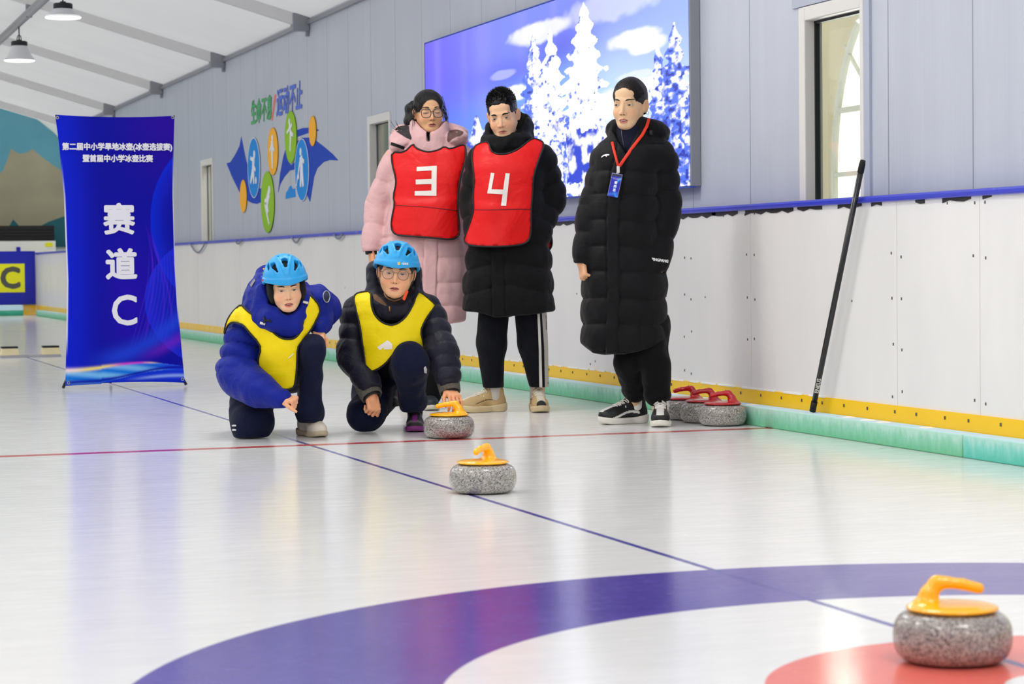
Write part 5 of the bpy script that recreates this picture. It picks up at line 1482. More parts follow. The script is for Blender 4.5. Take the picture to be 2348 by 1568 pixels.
    bm = BM(); add_tube(bm, [tuple(map(float, v)) for v in zp], .004, 6); obj('zip', bm, plain('zip_grey', srgb(70, 70, 82), .4, .5), F.root)
    # marks on the coat
    toF = lambda a, b: np.stack([a, a*0-.6, b], 1); c2 = lambda pts: [(float(p[0]), float(p[2])) for p in (at(a, b) for a, b in pts)]
    patch('chest_mark', coat, c2([(1376, 362.5), (1381, 357.5), (1388, 355.5), (1395, 356), (1394.5, 359), (1388.5, 359), (1390, 360.5), (1388.5, 362), (1385, 359.8), (1380, 361.2), (1378, 363.5)]), toF, (0, 1, 0), .003, .004, WHT, c)
    pz = at(1509, 597, -.16)
    R3 = Matrix(((.98, -.10, 0, 0), (.12, 0, -1, 0), (-.14, 1, 0, 0), (0, 0, 0, 1)))
    p = march(coat, np.array([[at(1509, 597)[0], -.6, at(1509, 597)[2]]], F32), A(0, 1, 0), .011)[0]
    lettering('sleeve_print', 'PINGPANG', .020, WHT, c, Matrix.Translation(Vector([float(v) for v in p])) @ R3, bold=.0009, extrude=.0005, shear=.25, sx=.85)
    bm = BM()
    for a, b in ((1444, 328), (1430, 341)):
        p = march(coat, np.array([[at(a, b)[0], -.6, at(a, b)[2]]], F32), A(0, 1, 0), .002)[0]; add_tube(bm, [tuple(map(float, p)), tuple(map(float, p+A(0, -.003, 0)))], .005, 10)
        obj('snap_button', bm, plain('snap_steel', srgb(180, 182, 186), .3, .9), c); bm = BM()
    bm.free()
    p = march(coat, np.array([[at(1490, 306)[0], -.6, at(1490, 306)[2]]], F32), A(0, 1, 0), .006)[0]
    bm = BM(); add_tube(bm, [tuple(map(float, p+A(0, 0, .012))), tuple(map(float, p+A(0, 0, -.012)))], .010, 10); obj('cord_toggle', bm, plain('toggle_black', srgb(30, 30, 32), .5), c)
    # lanyard and badge
    RED = plain('lanyard_red', srgb(238, 52, 20), .55)
    ly = None
    lan = [(1487, 273), (1481, 292), (1470, 312), (1452, 335), (1434, 360), (1417, 384)], [(1402, 327), (1405, 345), (1410, 366), (1415, 386)]
    for k, L in enumerate(lan):
        pts = [at(a, b) for a, b in L]; P = np.array([[p[0], -.6, p[2]] for p in pts], F32); q_ = march(coat, P, A(0, 1, 0), .005)
        q_[:, 1] = np.minimum(q_[:, 1], np.convolve(np.pad(q_[:, 1], 1, 'edge'), [.3, .4, .3], 'valid'))
        bm = BM(); add_tube(bm, [tuple(map(float, v)) for v in q_], .0078 if k == 0 else .0065, 8, flat=.22, flat_axis=(0, 1, 0)); o = obj('lanyard', bm, RED, F.root if ly is None else ly, smooth=True); ly = ly or o
    p = march(coat, np.array([[at(1414, 392)[0], -.6, at(1414, 392)[2]]], F32), A(0, 1, 0), .006)[0]
    bm = BM(); add_box(bm, tuple(map(float, p+A(-.007, -.006, -.016))), tuple(map(float, p+A(.008, .002, .018)))); add_box(bm, tuple(map(float, p+A(-.010, -.004, -.036))), tuple(map(float, p+A(.003, .002, -.014)))); obj('clip', bm, plain('clip_white', srgb(232, 228, 226), .4), ly, bevel=.002)
    bw, bh = .048, .112
    cn = at(1406.5, 428); cy_ = float(march(coat, np.array([[cn[0], -.6, cn[2]]], F32), A(0, 1, 0), .010)[0][1])
    B = Matrix.Translation((float(cn[0]), cy_-.004, float(cn[2]))) @ Matrix.Rotation(radians(12), 4, 'Y') @ Matrix.Rotation(radians(-14), 4, 'Z') @ Matrix.Rotation(radians(-3), 4, 'X')
    bm = BM(); add_box(bm, (-bw/2-.003, -.0015, -bh/2), (bw/2+.003, .0015, bh/2+.004)); bd = obj('badge_sleeve', bm, plain('badge_plastic', srgb(120, 124, 170), .2), ly, bevel=.001); bd.data.transform(B)
    def bcol(u, v):
        c_ = np.tile(lin(8, 14, 176), (len(u), 1)); r = np.hypot((u-1.05)/.55, (v-.42)/.42); k = np.exp(-((r-.95)/.16)**2)*(u > .25); c_ = c_*(1-k[:, None])+lin(20, 140, 236)*k[:, None]
        k = np.exp(-((v-.08-.1*u)/.06)**2)*.7; c_ = c_*(1-k[:, None])+lin(40, 120, 230)*k[:, None]; c_[v > .90] = lin(30, 32, 60); return c_
    cd = gridmesh('badge_card', 24, 48, lambda u, v: np.stack([(u-.5)*bw, u*0-.0022, (v-.5)*bh], 1), pigment('badge_print', .25, .5), bd, bcol); cd.data.transform(B)
    BX = B @ Matrix(((1, 0, 0, 0), (0, 0, 1, -.0026), (0, 1, 0, 0), (0, 0, 0, 1)))
    for k, ch in enumerate('裁判员'): lettering('badge_print', ch, .015, WHT, bd, BX @ Matrix.Translation((.002, .014-.0185*k, 0)), bold=.0006, extrude=.0003)
    lettering('badge_print', '第二届中小学旱地冰壶(冰壶选拔赛)', .0033, WHT, bd, BX @ Matrix.Translation((0, .036, 0)), extrude=.0003); lettering('badge_print', '暨首届中小学冰壶比赛', .0033, WHT, bd, BX @ Matrix.Translation((0, .031, 0)), extrude=.0003)
    # trousers and shoes
    kl, kr = at(1446, 830, -.02), at(1500, 830, -.06)
    tr = U(.02, fcap(at(1440, 740, 0), kl, .10, .078, (0, 1, 0), 1.0), fcap(kl, at(1457, 896, .05), .080, .060, (0, 1, 0), 1.1), fcap(at(1490, 740, 0), kr, .10, .078, (0, 1, 0), 1.0), fcap(kr, at(1507, 900, -.06), .078, .066, (0, 1, 0), 1.1), ell(at(1508, 906, -.06), (.070, .076, .028)), ell(at(1456, 896, .05), (.064, .072, .026)))
    tr = crumple(tr, .020, 11, 9, (1, 1, .8))
    solid('trousers', tr, at(1380, 945)-A(0, .25, 0), at(1570, 720)+A(0, .25, 0), .006, BLKFLEECE, F.root)
    def tone(q):                                               # black uppers with white panels
        c_ = np.tile(lin(20, 20, 22), (len(q), 1)); x, y, z = np.abs(q[:, 0]), q[:, 1], q[:, 2]
        band = np.abs(z-(.040+.018*np.sin((y+.05)*22))) < .0055; c_[band & (y > -.085) & (y < .06)] = lin(226, 224, 220)
        c_[(y < -.02) & (x < .018) & (z > .06)] = lin(214, 210, 206); return c_
    SN = pigment('sneaker_black_white', .5); SOLEW = plain('sole_white', srgb(228, 224, 214), .5, var=.08); LACE = plain('lace_white', srgb(236, 232, 222), .7); SOCK = plain('sock_white', srgb(236, 232, 226), .8)
    pl, pr = at(1433, 968, .05), at(1511, 968, -.0)
    shoe(F, (pl[0], .06, 0), radians(66), .285, SN, SOLEW, LACE, accent_fn=tone, sole_h=.030, sock=SOCK)
    shoe(F, (pr[0], -.12, 0), radians(4), .275, SN, SOLEW, LACE, accent_fn=tone, sole_h=.028, sock=SOCK)
woman()
# ================================================================== boy in red bib 4
BLKB = fabric('coat_black_matte', srgb(14, 14, 16), .7, .2, .35, 11, .2)
REDBIB = fabric('bib_red', srgb(226, 14, 16), .45, .05, .5, 4.5, .1, 600, .5)
def boy():
    F = Fig('person standing in a black coat and red bib with a taped number 4', 'person', 1163, 948, 12.78)
    at = F.at
    hd = Head(F, at(1153, 264, -.06), 1.07, yaw=-.16, pitch=.26, roll=-.12, tone=(230, 184, 146), jaw=.95)
    hd.features(eye_h=.0056, gaze=(.001, .0010), brow=(26, 19, 17), lip=(202, 128, 110), eye_w=.0138, tilt=.08, brow_w=.0075, brow_z=.0175)
    sh_l, el_l, wr_l = at(1098, 362, .02), at(1080, 462, .06), at(1090, 545, -.04)
    sh_r, el_r, wr_r = at(1240, 356, .02), at(1268, 452, .06), at(1234, 548, -.06)
    hl = hand_solid(wr_l, (.35, -.1, -1), (1, .4, .2), -1, (.5, .5, .5, .5)); hr = hand_solid(wr_r, (-.3, -.1, -1), (-1, .4, .2), 1, (.5, .5, .5, .5))
    an_l, an_r = at(1132, 905, .03), at(1237, 905, .07)
    make_body(F, hd, [([at(1165, 620), at(1165, 520), at(1166, 400), at(1164, 330, .0)], [.11, .10, .10, .055]),
                      ([at(1166, 370), sh_l, el_l, wr_l], [.06, .05, .038, .025]), ([at(1166, 370), sh_r, el_r, wr_r], [.06, .05, .038, .025]),
                      ([at(1135, 620), at(1127, 760), an_l], [.08, .05, .028]), ([at(1205, 620), at(1225, 760), an_r], [.08, .05, .028])],
              [(hl, wr_l+A(.02, 0, -.07), .02), (hr, wr_r+A(-.02, 0, -.07), .02)])
    # short upright hair
    rg = np.random.RandomState(4)
    hair = hair_cap(hd, 'hair', HAIR, hairline=.071, width=.0545, ear=.012, low=-.035, thick=(.0765, .104, .094), cz=.040, noise=.003)
    bm = BM()
    for k in range(1500):
        v = rg.normal(size=3); v[2] = abs(v[2])*.9+.25; v /= np.linalg.norm(v)
        if v[1] < -.80 and v[2] < .5: continue
        p = np.array([v[0]*.074, .014+v[1]*.101, .042+v[2]*.088]); d = v+rg.normal(size=3)*.28+np.array([0, -.1, .3]); d /= np.linalg.norm(d); L = rg.uniform(.010, .018)
        L *= min(1, .25+max(0, p[2]-.05)*14)
        add_tube(bm, [tuple(p), tuple(p+d*L*.6), tuple(p+d*L+np.array([0, 0, .001]))], [.0020, .0014, .0003], 4, cap=False)
    o = obj('hair_tuft', bm, HAIR, hair, smooth=True); o.data.transform(hd.M)
    zs = [float(at(1165, b)[2]) for b in (330, 385, 440, 495, 545, 598, 652, 722)]
    q = seams(zs, bulge=.013, wob=.004, chev=.0)
    qc = seams(zs, bulge=.013, wob=.002, chev=.22)
    def quilt(z, x, y):
        d = np.where(z < .95, qc(z, x+.06*0, y), q(z, x, y)); xp = -.055
        d = np.where((np.abs(x-xp) < .033) & (y < 0), .006, d)
        for e in (-.036, .036): d = d-.007*np.exp(-((x-xp-e)/.005)**2)*(y < 0)
        return d
    trunk0 = [(300, 1140, 1192, .02, .07), (322, 1118, 1214, .02, .09), (345, 1090, 1248, .01, .115), (385, 1084, 1246, .0, .14), (440, 1084, 1244, -.005, .15), (495, 1080, 1246, -.005, .155), (550, 1074, 1254, 0, .155), (610, 1069, 1262, 0, .16), (670, 1065, 1268, 0, .165), (735, 1066, 1271, 0, .165)]
    trunk = F.st(trunk0, e=2.4, quilt=quilt, zcap=.025); tsm = F.st(trunk0, e=2.4)
    hx = np.array([float(at(a, 720)[0]) for a in (1064, 1090, 1112, 1135, 1163, 1204, 1271)]); hz = np.array([float(at(a, b)[2]) for a, b in ((1064, 712), (1090, 715), (1112, 718), (1135, 727), (1163, 726), (1204, 721), (1271, 714))])
    trunk = inter(trunk, lambda P: np.interp(P[:, 0], hx, hz).astype(F32)-P[:, 2], .018)
    sl = U(.04, fcap(sh_l, el_l, .070, .062, (0, 1, 0), 1.05, 3, .014, .55), fcap(el_l, wr_l, .064, .052, (0, 1, 0), 1.05, 2, .013, .55))
    sr = U(.04, fcap(sh_r, el_r, .076, .074, (0, 1, 0), 1.05, 3, .016, .55), fcap(el_r, wr_r, .073, .054, (0, 1, 0), 1.05, 3, .014, .55))
    ring = torus(at(1164, 321, -.0), rot(radians(16), radians(-7), 0), F.m(44), .100, .040, .050)
    collar = F.st([(365, 1112, 1214, -.005, .10), (340, 1114, 1214, -.01, .11), (318, 1117, 1214, -.015, .118), (310, 1122, 1212, -.01, .11)], e=2.1, zcap=.02)
    hood = U(.03, torus(at(1166, 290, .055), rot(radians(28), radians(-10), 0), F.m(40), .095, .038, .046), ell(at(1172, 318, .13), (.115, .07, .085)), ell(at(1203, 290, .05), (.040, .08, .055)))
    hole = U(.02, F.st([(330, 1134, 1190, -.01, .065), (312, 1128, 1196, -.015, .075), (285, 1120, 1204, .0, .09), (240, 1112, 1212, .0, .10)], e=2.0, zcap=.01))
    col = sub(U(.02, ring, collar, hood), hole, .012)
    col = crumple(col, .016, 16, 8)
    coat = U(.02, U(.03, trunk, sl, sr), col)
    coat = crumple(coat, .010, 12, 3, (1, 1, .7))
    lo, hi = at(1030, 760, 0), at(1320, 230, 0)
    c = solid('coat', coat, np.array([lo[0], -.30, lo[2]]), np.array([hi[0], .32, hi[2]]), .0055, BLKB, F.root)
    sup = U(.03, grow(tsm, .010), F.st([(480, 1086, 1222, -.02, .16), (570, 1070, 1222, -.02, .175)], e=2.3))
    sup = U(.03, sup, cap(sh_l, at(1092, 420, .02), .066), cap(at(1228, 348, .01), at(1218, 420, 0), .07))
    sup = crumple(sup, .022, 4, 12, (1, 1, .7), True)
    sup = crumple(sup, .004, 13, 14, (1.4, 1, .4))
    front = [(1121, 326), (1125, 345), (1133, 354), (1154, 357.5), (1176, 351), (1195, 340), (1219, 318), (1234, 321), (1249, 329), (1238, 360), (1229, 385), (1222, 412), (1221, 445), (1217, 485), (1218, 527), (1214, 548), (1207, 557), (1194, 562), (1156, 566), (1096, 565.5), (1072, 561), (1064, 552), (1070, 536), (1078, 516), (1088, 483), (1085, 455), (1089, 417), (1086, 390), (1082, 362), (1087, 337), (1102, 329)]
    back = [(1110, 330), (1215, 322), (1250, 335), (1240, 400), (1246, 480), (1262, 530), (1267, 556), (1262, 572), (1250, 577), (1100, 570), (1090, 480), (1086, 350)]
    b = bib(F, sup, front, REDBIB, EDGE, None, off=.006)
    solb = U(.02, sup, ell(at(1255, 555, .08), (.03, .10, .07)))
    toB = lambda a, b_: np.stack([a, a*0+.6, b_], 1); c2 = lambda pts: [(float(p[0]), float(p[2])) for p in (at(a, b_, .12) for a, b_ in pts)]
    bk = patch('back_panel', solb, c2(back), toB, (0, -1, 0), .012, .02, REDBIB, b, 2, .003); trim('piping', solb, c2(back), toB, (0, -1, 0), .013, .006, EDGE, bk, True, 2)
    tape_number(F, sup, [[(1126, 398.5), (1134, 399.8), (1127, 440), (1118.5, 445)], [(1119.5, 436), (1154, 437), (1152.4, 447.8), (1118, 445.6)], [(1159.3, 399.8), (1168.9, 400.4), (1160.7, 473.5), (1149, 473.5)]], TAPE_W, .0095, b)
    trim('stitch_line', sup, [(float(at(a, 482)[0]), float(at(a, z)[2])) for a, z in ((1088, 482), (1120, 483), (1160, 482), (1190, 481), (1217, 482))], lambda a, b_: np.stack([a, a*0-.6, b_], 1), (0, 1, 0), .0075, .0022, plain('stitch_dark_red', srgb(120, 10, 14), .7), b, False)
    # side-striped trousers
    tr = U(.015, U(.03, fcap(at(1134, 690, .0), at(1127, 790, -.01), .088, .078, (0, 1, 0), 1.05), fcap(at(1127, 790, -.01), at(1130.5, 884, .02), .078, .060, (0, 1, 0), 1.1)),
           U(.03, fcap(at(1214, 690, .0), at(1222, 790, -.01), .088, .078, (0, 1, 0), 1.05), fcap(at(1222, 790, -.01), at(1235, 884, .05), .078, .056, (0, 1, 0), 1.1)))
    tr = inter(crumple(tr, .016, 10, 21, (1, 1, .6)), lambda P: at(1130, 889)[2]-P[:, 2], .008)
    NAVB = fabric('trousers_black_blue', srgb(10, 12, 20), .8, .2, .4, 12, .2, 600)
    t = solid('trousers', tr, at(1060, 905)-A(0, .22, 0), at(1300, 660)+A(0, .22, 0), .0055, NAVB, F.root)
    for k, (pts, m) in enumerate(((([(1231, 700), (1236.5, 700), (1241, 800), (1243.5, 888), (1236.5, 888), (1235, 800)]), plain('stripe_white', srgb(222, 220, 214), .7)), (([(1241, 700), (1253, 700), (1257, 800), (1259, 888), (1249.5, 888), (1247.5, 800)]), plain('stripe_grey', srgb(186, 180, 174), .7)))):
        patch('side_stripe', tr, [(float(at(a, b_)[0]), float(at(a, b_)[2])) for a, b_ in pts], lambda a, b_: np.stack([a, a*0-.5, b_], 1), (0, 1, 0), .002, .008, m, t)
    BEIGE = lambda q_: np.where(((np.abs(q_[:, 2]-(.052+.014*np.sin((q_[:, 1])*26+1))) < .0022) & (np.abs(q_[:, 0]) > .02) & (q_[:, 1] > -.06) & (q_[:, 1] < .05))[:, None], lin(40, 32, 22), np.where((q_[:, 1] < -.125)[:, None], lin(34, 30, 26), np.where(((np.abs(q_[:, 0]) < .020) & (q_[:, 1] < .0) & (q_[:, 2] > .05))[:, None], lin(214, 204, 186), lin(190, 160, 112))))
    BG = pigment('sneaker_beige', .7); SB = plain('sole_cream', srgb(206, 186, 146), .6, var=.15); LC = plain('lace_cream', srgb(230, 222, 206), .8); SK = plain('sock_grey_white', srgb(196, 188, 178), .85)
    pl, pr = at(1110, 940, .02), at(1235, 940, .05)
    shoe(F, (pl[0], .015, 0), radians(72), .285, BG, SB, LC, accent_fn=BEIGE, sole_h=.034, sock=SK)
    shoe(F, (pr[0], .02, 0), radians(-6), .275, BG, SB, LC, accent_fn=BEIGE, sole_h=.032, sock=SK)
boy()
# ================================================================== girl in pink with red bib 3
PINK = fabric('coat_pink', srgb(214, 172, 172), .7, .07, .5, 8, .3)
PINKD = plain('lining_dark', srgb(38, 32, 34), .7)
def girl():
    F = Fig('person in a long pink coat, black glasses and red bib number 3', 'person', 985, 945, 13.05)
    at = F.at
    hd = Head(F, at(983.5, 257, -.02), 1.0, yaw=.22, pitch=.07, roll=-.03, tone=(222, 172, 130), jaw=.97, round_=.4)
    hd.features(closed=True, brow=(58, 42, 34), lip=(196, 122, 106), mouth_open=.002, brow_w=.0055, brow_z=.0235)
    sh_l, el_l, wr_l = at(905, 362, .03), at(866, 470, .06), at(851, 568, -.02)
    sh_r, el_r, wr_r = at(1062, 362, .03), at(1072, 470, .08), at(1072, 575, .04)
    hl = hand_solid(wr_l, (.08, -.2, -1), (1, .3, 0), -1, (.6, .7, .8, .8), .92); hr = hand_solid(wr_r, (-.05, -.1, -1), (-1, .3, 0), 1, (.6, .7, .8, .8), .92)
    an_l, an_r = at(948, 900, .05), at(990, 900, .02)
    make_body(F, hd, [([at(972, 620), at(976, 520), at(980, 400), at(984, 325, .02)], [.11, .10, .10, .05]),
                      ([at(980, 370), sh_l, el_l, wr_l], [.06, .05, .036, .024]), ([at(980, 370), sh_r, el_r, wr_r], [.06, .05, .036, .024]),
                      ([at(948, 620), at(946, 780), an_l], [.08, .05, .028]), ([at(1000, 620), at(996, 780), an_r], [.08, .05, .028])],
              [(hl, wr_l+A(0, 0, -.07), .10), (hr, wr_r+A(0, 0, -.07), .10)])
    hair = hair_cap(hd, 'hair', HAIR, hairline=.072, width=.0590, p=2.1, ear=.012, low=-.05, thick=(.0815, .107, .087), noise=.0014, extra=[ell((-.02, .10, .055), (.03, .03, .03))])
    combed_strands(hd, hair, HAIR, .072, .0590, (-.02, .11, .05), 300, 5, 2.1, (.082, .1075, .0875))
    tail = U(.02, chain([hd.world((-.03, .105, .06)), hd.world((-.075, .115, .02)), hd.world((-.085, .10, -.05)), hd.world((-.070, .09, -.12)), hd.world((-.06, .09, -.17))], [.022, .034, .036, .030, .012], .02))
    solid('ponytail', crumple(tail, .008, 60, 3, (1, 1, .15)), hd.c+A(-.22, -.1, -.3), hd.c+A(.15, .25, .16), .004, HAIR, hair)
    rg = np.random.RandomState(11); bm = BM()
    for k in range(46):                                           # loose strands
        s = rg.choice([-1, 1, 1]); p0 = np.array([s*rg.uniform(.05, .078), rg.uniform(-.04, .04), rg.uniform(.02, .09)]); p1 = np.array([s*rg.uniform(.088, .104), p0[1]+rg.uniform(-.02, .03), rg.uniform(-.03, .05)]); p2 = np.array([s*rg.uniform(.080, .112), p1[1]+rg.uniform(-.03, .02), rg.uniform(-.10, -.03)])
        t = np.linspace(0, 1, 7)[:, None]; c_ = (1-t)**2*p0+2*t*(1-t)*p1+t*t*p2
        add_tube(bm, [tuple(v) for v in c_], [.0009]*6+[.0003], 4, cap=False)
    for k in range(16):
        e = np.array([-.20+rg.uniform(-.02, .03), .05, -.075+rg.uniform(-.03, .04)]); p0 = np.array([-.09, .10, -.13]); p1 = np.array([-.15, .07, -.14+rg.uniform(-.02, .02)])
        t = np.linspace(0, 1, 7)[:, None]; c_ = (1-t)**2*p0+2*t*(1-t)*p1+t*t*e
        add_tube(bm, [tuple(v) for v in c_], [.0010]*5+[.0007, .0003], 4, cap=False)
    o = obj('loose_strand', bm, HAIR, hair, smooth=True); o.data.transform(hd.M)
    glasses(hd, GLB, rx=.0265, rz=.0240, sq=2.7, thick=.0018, y=-.097, z=-.005, cx=.0335)
    zs = [float(at(980, b)[2]) for b in (335, 400, 470, 545, 590, 648, 700, 748)]
    q = seams(zs, bulge=.010, wob=.004)
    def quilt(z, x, y):
        d = q(z, x, y)*np.where(z > .98, .5, 1); xp = .045
        d = np.where((np.abs(x-xp) < .036) & (y < 0), .008, d)
        for e in (-.038, .038): d = d-.006*np.exp(-((x-xp-e)/.004)**2)*(y < 0)
        return d
    tr0 = [(305, 955, 1015, .02, .07), (325, 930, 1040, .02, .09), (345, 902, 1068, .01, .115), (400, 898, 1068, 0, .14), (470, 892, 1064, -.0, .15), (545, 880, 1066, 0, .16), (640, 873, 1067, 0, .165), (760, 870, 1062, 0, .17)]
    trunk = F.st(tr0, e=2.4, quilt=quilt, zcap=.025); tsm = F.st(tr0, e=2.4)
    trunk = inter(trunk, lambda P: at(985, 746)[2]-P[:, 2]+.02*np.sin(P[:, 0]*6), .02)
    sl = U(.04, fcap(sh_l, el_l, .066, .066, (0, 1, 0), 1.05, 2, .010, .6), fcap(el_l, wr_l, .066, .060, (0, 1, 0), 1.05, 2, .010, .6))
    sr = U(.04, fcap(sh_r, el_r, .066, .060, (0, 1, 0), 1.05, 2, .010, .6), fcap(el_r, wr_r, .058, .050, (0, 1, 0), 1.05, 2, .010, .6))
    sl = inter(sl, lambda P: at(850, 577, -.02)[2]-P[:, 2]+(P[:, 0]-wr_l[0])*.1, .01); sl = sub(sl, cap(wr_l+A(0, 0, .02), wr_l+A(0, 0, -.1), .036), .006)
    sr = inter(sr, lambda P: at(1072, 590, .04)[2]-P[:, 2], .01); sr = sub(sr, cap(wr_r+A(0, 0, .03), wr_r+A(0, 0, -.1), .036), .006)
    collar = F.st([(362, 936, 1034, -.005, .10), (340, 938, 1034, -.01, .105), (315, 939, 1031, -.01, .10), (292, 940, 1029, .0, .095), (276, 942, 1026, .01, .088)], e=2.1, zcap=.014)
    tip = lambda P: (P[:, 2]-at(985, 302, -.09)[2])-(P[:, 1]+.09)*.75-.30*np.abs(P[:, 0]-at(985, 302)[0])
    collar = inter(collar, tip, .014)
    hole = F.st([(330, 956, 1012, .0, .06), (305, 950, 1018, -.01, .075), (262, 944, 1024, .01, .082)], e=2., zcap=.01)
    collar = sub(collar, hole, .01)
    zslot = smaxf(lambda P: np.abs(P[:, 0]-at(983, 315)[0])-.007, lambda P: smax(P[:, 1]+.03, at(983, 326)[2]-P[:, 2], .004), .003)
    collar = sub(collar, zslot, .004)
    hoodl = U(.02, fcap(at(935, 318, -.03), at(908, 322, -.02), .040, .050, (0, 1, 0), .8), ell(at(915, 333, -.05), (.058, .055, .034), rot(0, radians(-18), 0)))
    hoodr = U(.02, fcap(at(1034, 322, -.04), at(1054, 315, -.0), .034, .044, (0, 1, 0), .8), ell(at(1047, 318, -.04), (.062, .055, .034), rot(0, radians(-22), 0)))
    hoodb = torus(at(985, 305, .10), rot(radians(-10), 0, 0), F.m(70), .07, .045, .04)
    hood = crumple(U(.02, hoodl, hoodr, hoodb), .012, 22, 5)
    coat = U(.012, U(.03, trunk, sl, sr), U(.010, collar, hood))
    coat = crumple(coat, .012, 11, 5, (1, 1, .6))
    lo, hi = at(800, 780, 0), at(1110, 250, 0)
    c = solid('coat', coat, np.array([lo[0], -.30, lo[2]]), np.array([hi[0], .32, hi[2]]), .0055, PINK, F.root)
    toF = lambda a, b: np.stack([a, a*0-.6, b], 1); c2 = lambda pts: [(float(p[0]), float(p[2])) for p in (at(a, b) for a, b in pts)]
    VEL = plain('velcro_black', srgb(12, 12, 13), .9)
    patch('hood_lining', coat, c2([(903, 297), (912, 288), (936, 285), (939, 300), (947, 323), (934, 318), (915, 306)]), toF, (0, 1, 0), .002, .008, PINKD, c, 1)
    patch('hood_lining', coat, c2([(1028, 300), (1045, 296), (1065, 303), (1060, 311), (1040, 318), (1025, 331)]), toF, (0, 1, 0), .002, .008, plain('lining_brown', srgb(96, 66, 62), .7), c, 1)
    patch('velcro_strip', coat, c2([(898, 327), (930.5, 338.5), (927.5, 345), (897, 334)]), toF, (0, 1, 0), .003, .006, VEL, c)
    patch('zip', coat, c2([(978.5, 306), (987.5, 304), (988, 326), (983, 327)]), toF, (0, 1, 0), .001, .005, VEL, c)
    sup = grow(tsm, .010); sup = U(.03, sup, cap(at(915, 352, .01), at(912, 400, 0), .062), cap(at(1054, 350, .01), at(1052, 400, 0), .062), F.st([(470, 900, 1060, -.01, .16), (552, 894, 1064, -.01, .175)], e=2.3))
    sup = crumple(crumple(sup, .022, 4, 31, (1, 1, .7), True), .004, 13, 33, (1.4, 1, .4))
    front = [(949, 331), (953, 340), (970, 348.5), (986.5, 351.5), (1008, 346), (1020, 338), (1034, 345), (1060, 333), (1069, 337), (1069, 368), (1058, 403), (1052, 439), (1050.5, 480), (1056, 526), (1052.5, 543), (1038, 550), (1000, 547), (964, 543.5), (920, 541.5), (906, 536), (900, 524), (900.5, 504), (908, 469), (904, 452), (911, 422), (909, 407), (901, 378), (899, 350), (929, 352)]
    back = [(930, 335), (1045, 335), (1062, 380), (1058, 480), (1060, 540), (905, 540), (908, 440), (900, 370)]
    b = bib(F, sup, front, REDBIB, EDGE, back, off=.006, smooth=1)
    tape_number(F, sup, [[(957.7, 385.3), (1003.5, 382.6), (1003.5, 392.7), (958, 395)], [(992, 383), (1003.5, 382.6), (1003, 451), (991.5, 450.8)], [(955.8, 414), (992, 412.7), (992, 424.3), (956, 425)], [(953.6, 440), (1002, 438.8), (1003, 451), (953.6, 450.3)]], TAPE_W, .0095, b)
    trim('stitch_line', sup, [(float(at(a, 482)[0]), float(at(a, z)[2])) for a, z in ((907, 472), (940, 474), (975, 476), (1010, 480), (1050, 484))], toF, (0, 1, 0), .0075, .0022, plain('stitch_dark_red', srgb(120, 10, 14), .7), b, False)
    bm = BM(); add_tube(bm, [tuple(map(float, wr_l+A(0, 0, .03))), tuple(map(float, wr_l+A(0, -.01, -.035)))], [.034, .032], 20, cap=True); obj('inner_cuff', bm, VEL, c, smooth=True)
    tr = U(.02, fcap(at(948, 690), at(946, 800), .085, .07, (0, 1, 0), 1.), fcap(at(946, 800), at(948, 905, .04), .07, .055, (0, 1, 0), 1.), fcap(at(1000, 690), at(996, 800), .085, .07, (0, 1, 0), 1.), fcap(at(996, 800), at(990, 905, .02), .07, .055, (0, 1, 0), 1.))
    solid('trousers', crumple(tr, .014, 10, 4), at(880, 930)-A(0, .2, 0), at(1060, 680)+A(0, .2, 0), .007, BLKFLEECE, F.root)
    DS = plain('sneaker_dark', srgb(34, 40, 48), .6, var=.3, vscale=30); SB = plain('sole_pale', srgb(206, 200, 184), .6)
    pl, pr = at(946, 940, .05), at(986, 940, .06)
    shoe(F, (pl[0], .06, 0), radians(20), .255, DS, SB, None, sole_h=.026); shoe(F, (pr[0], .03, 0), radians(-8), .255, DS, SB, None, sole_h=.026)
girl()
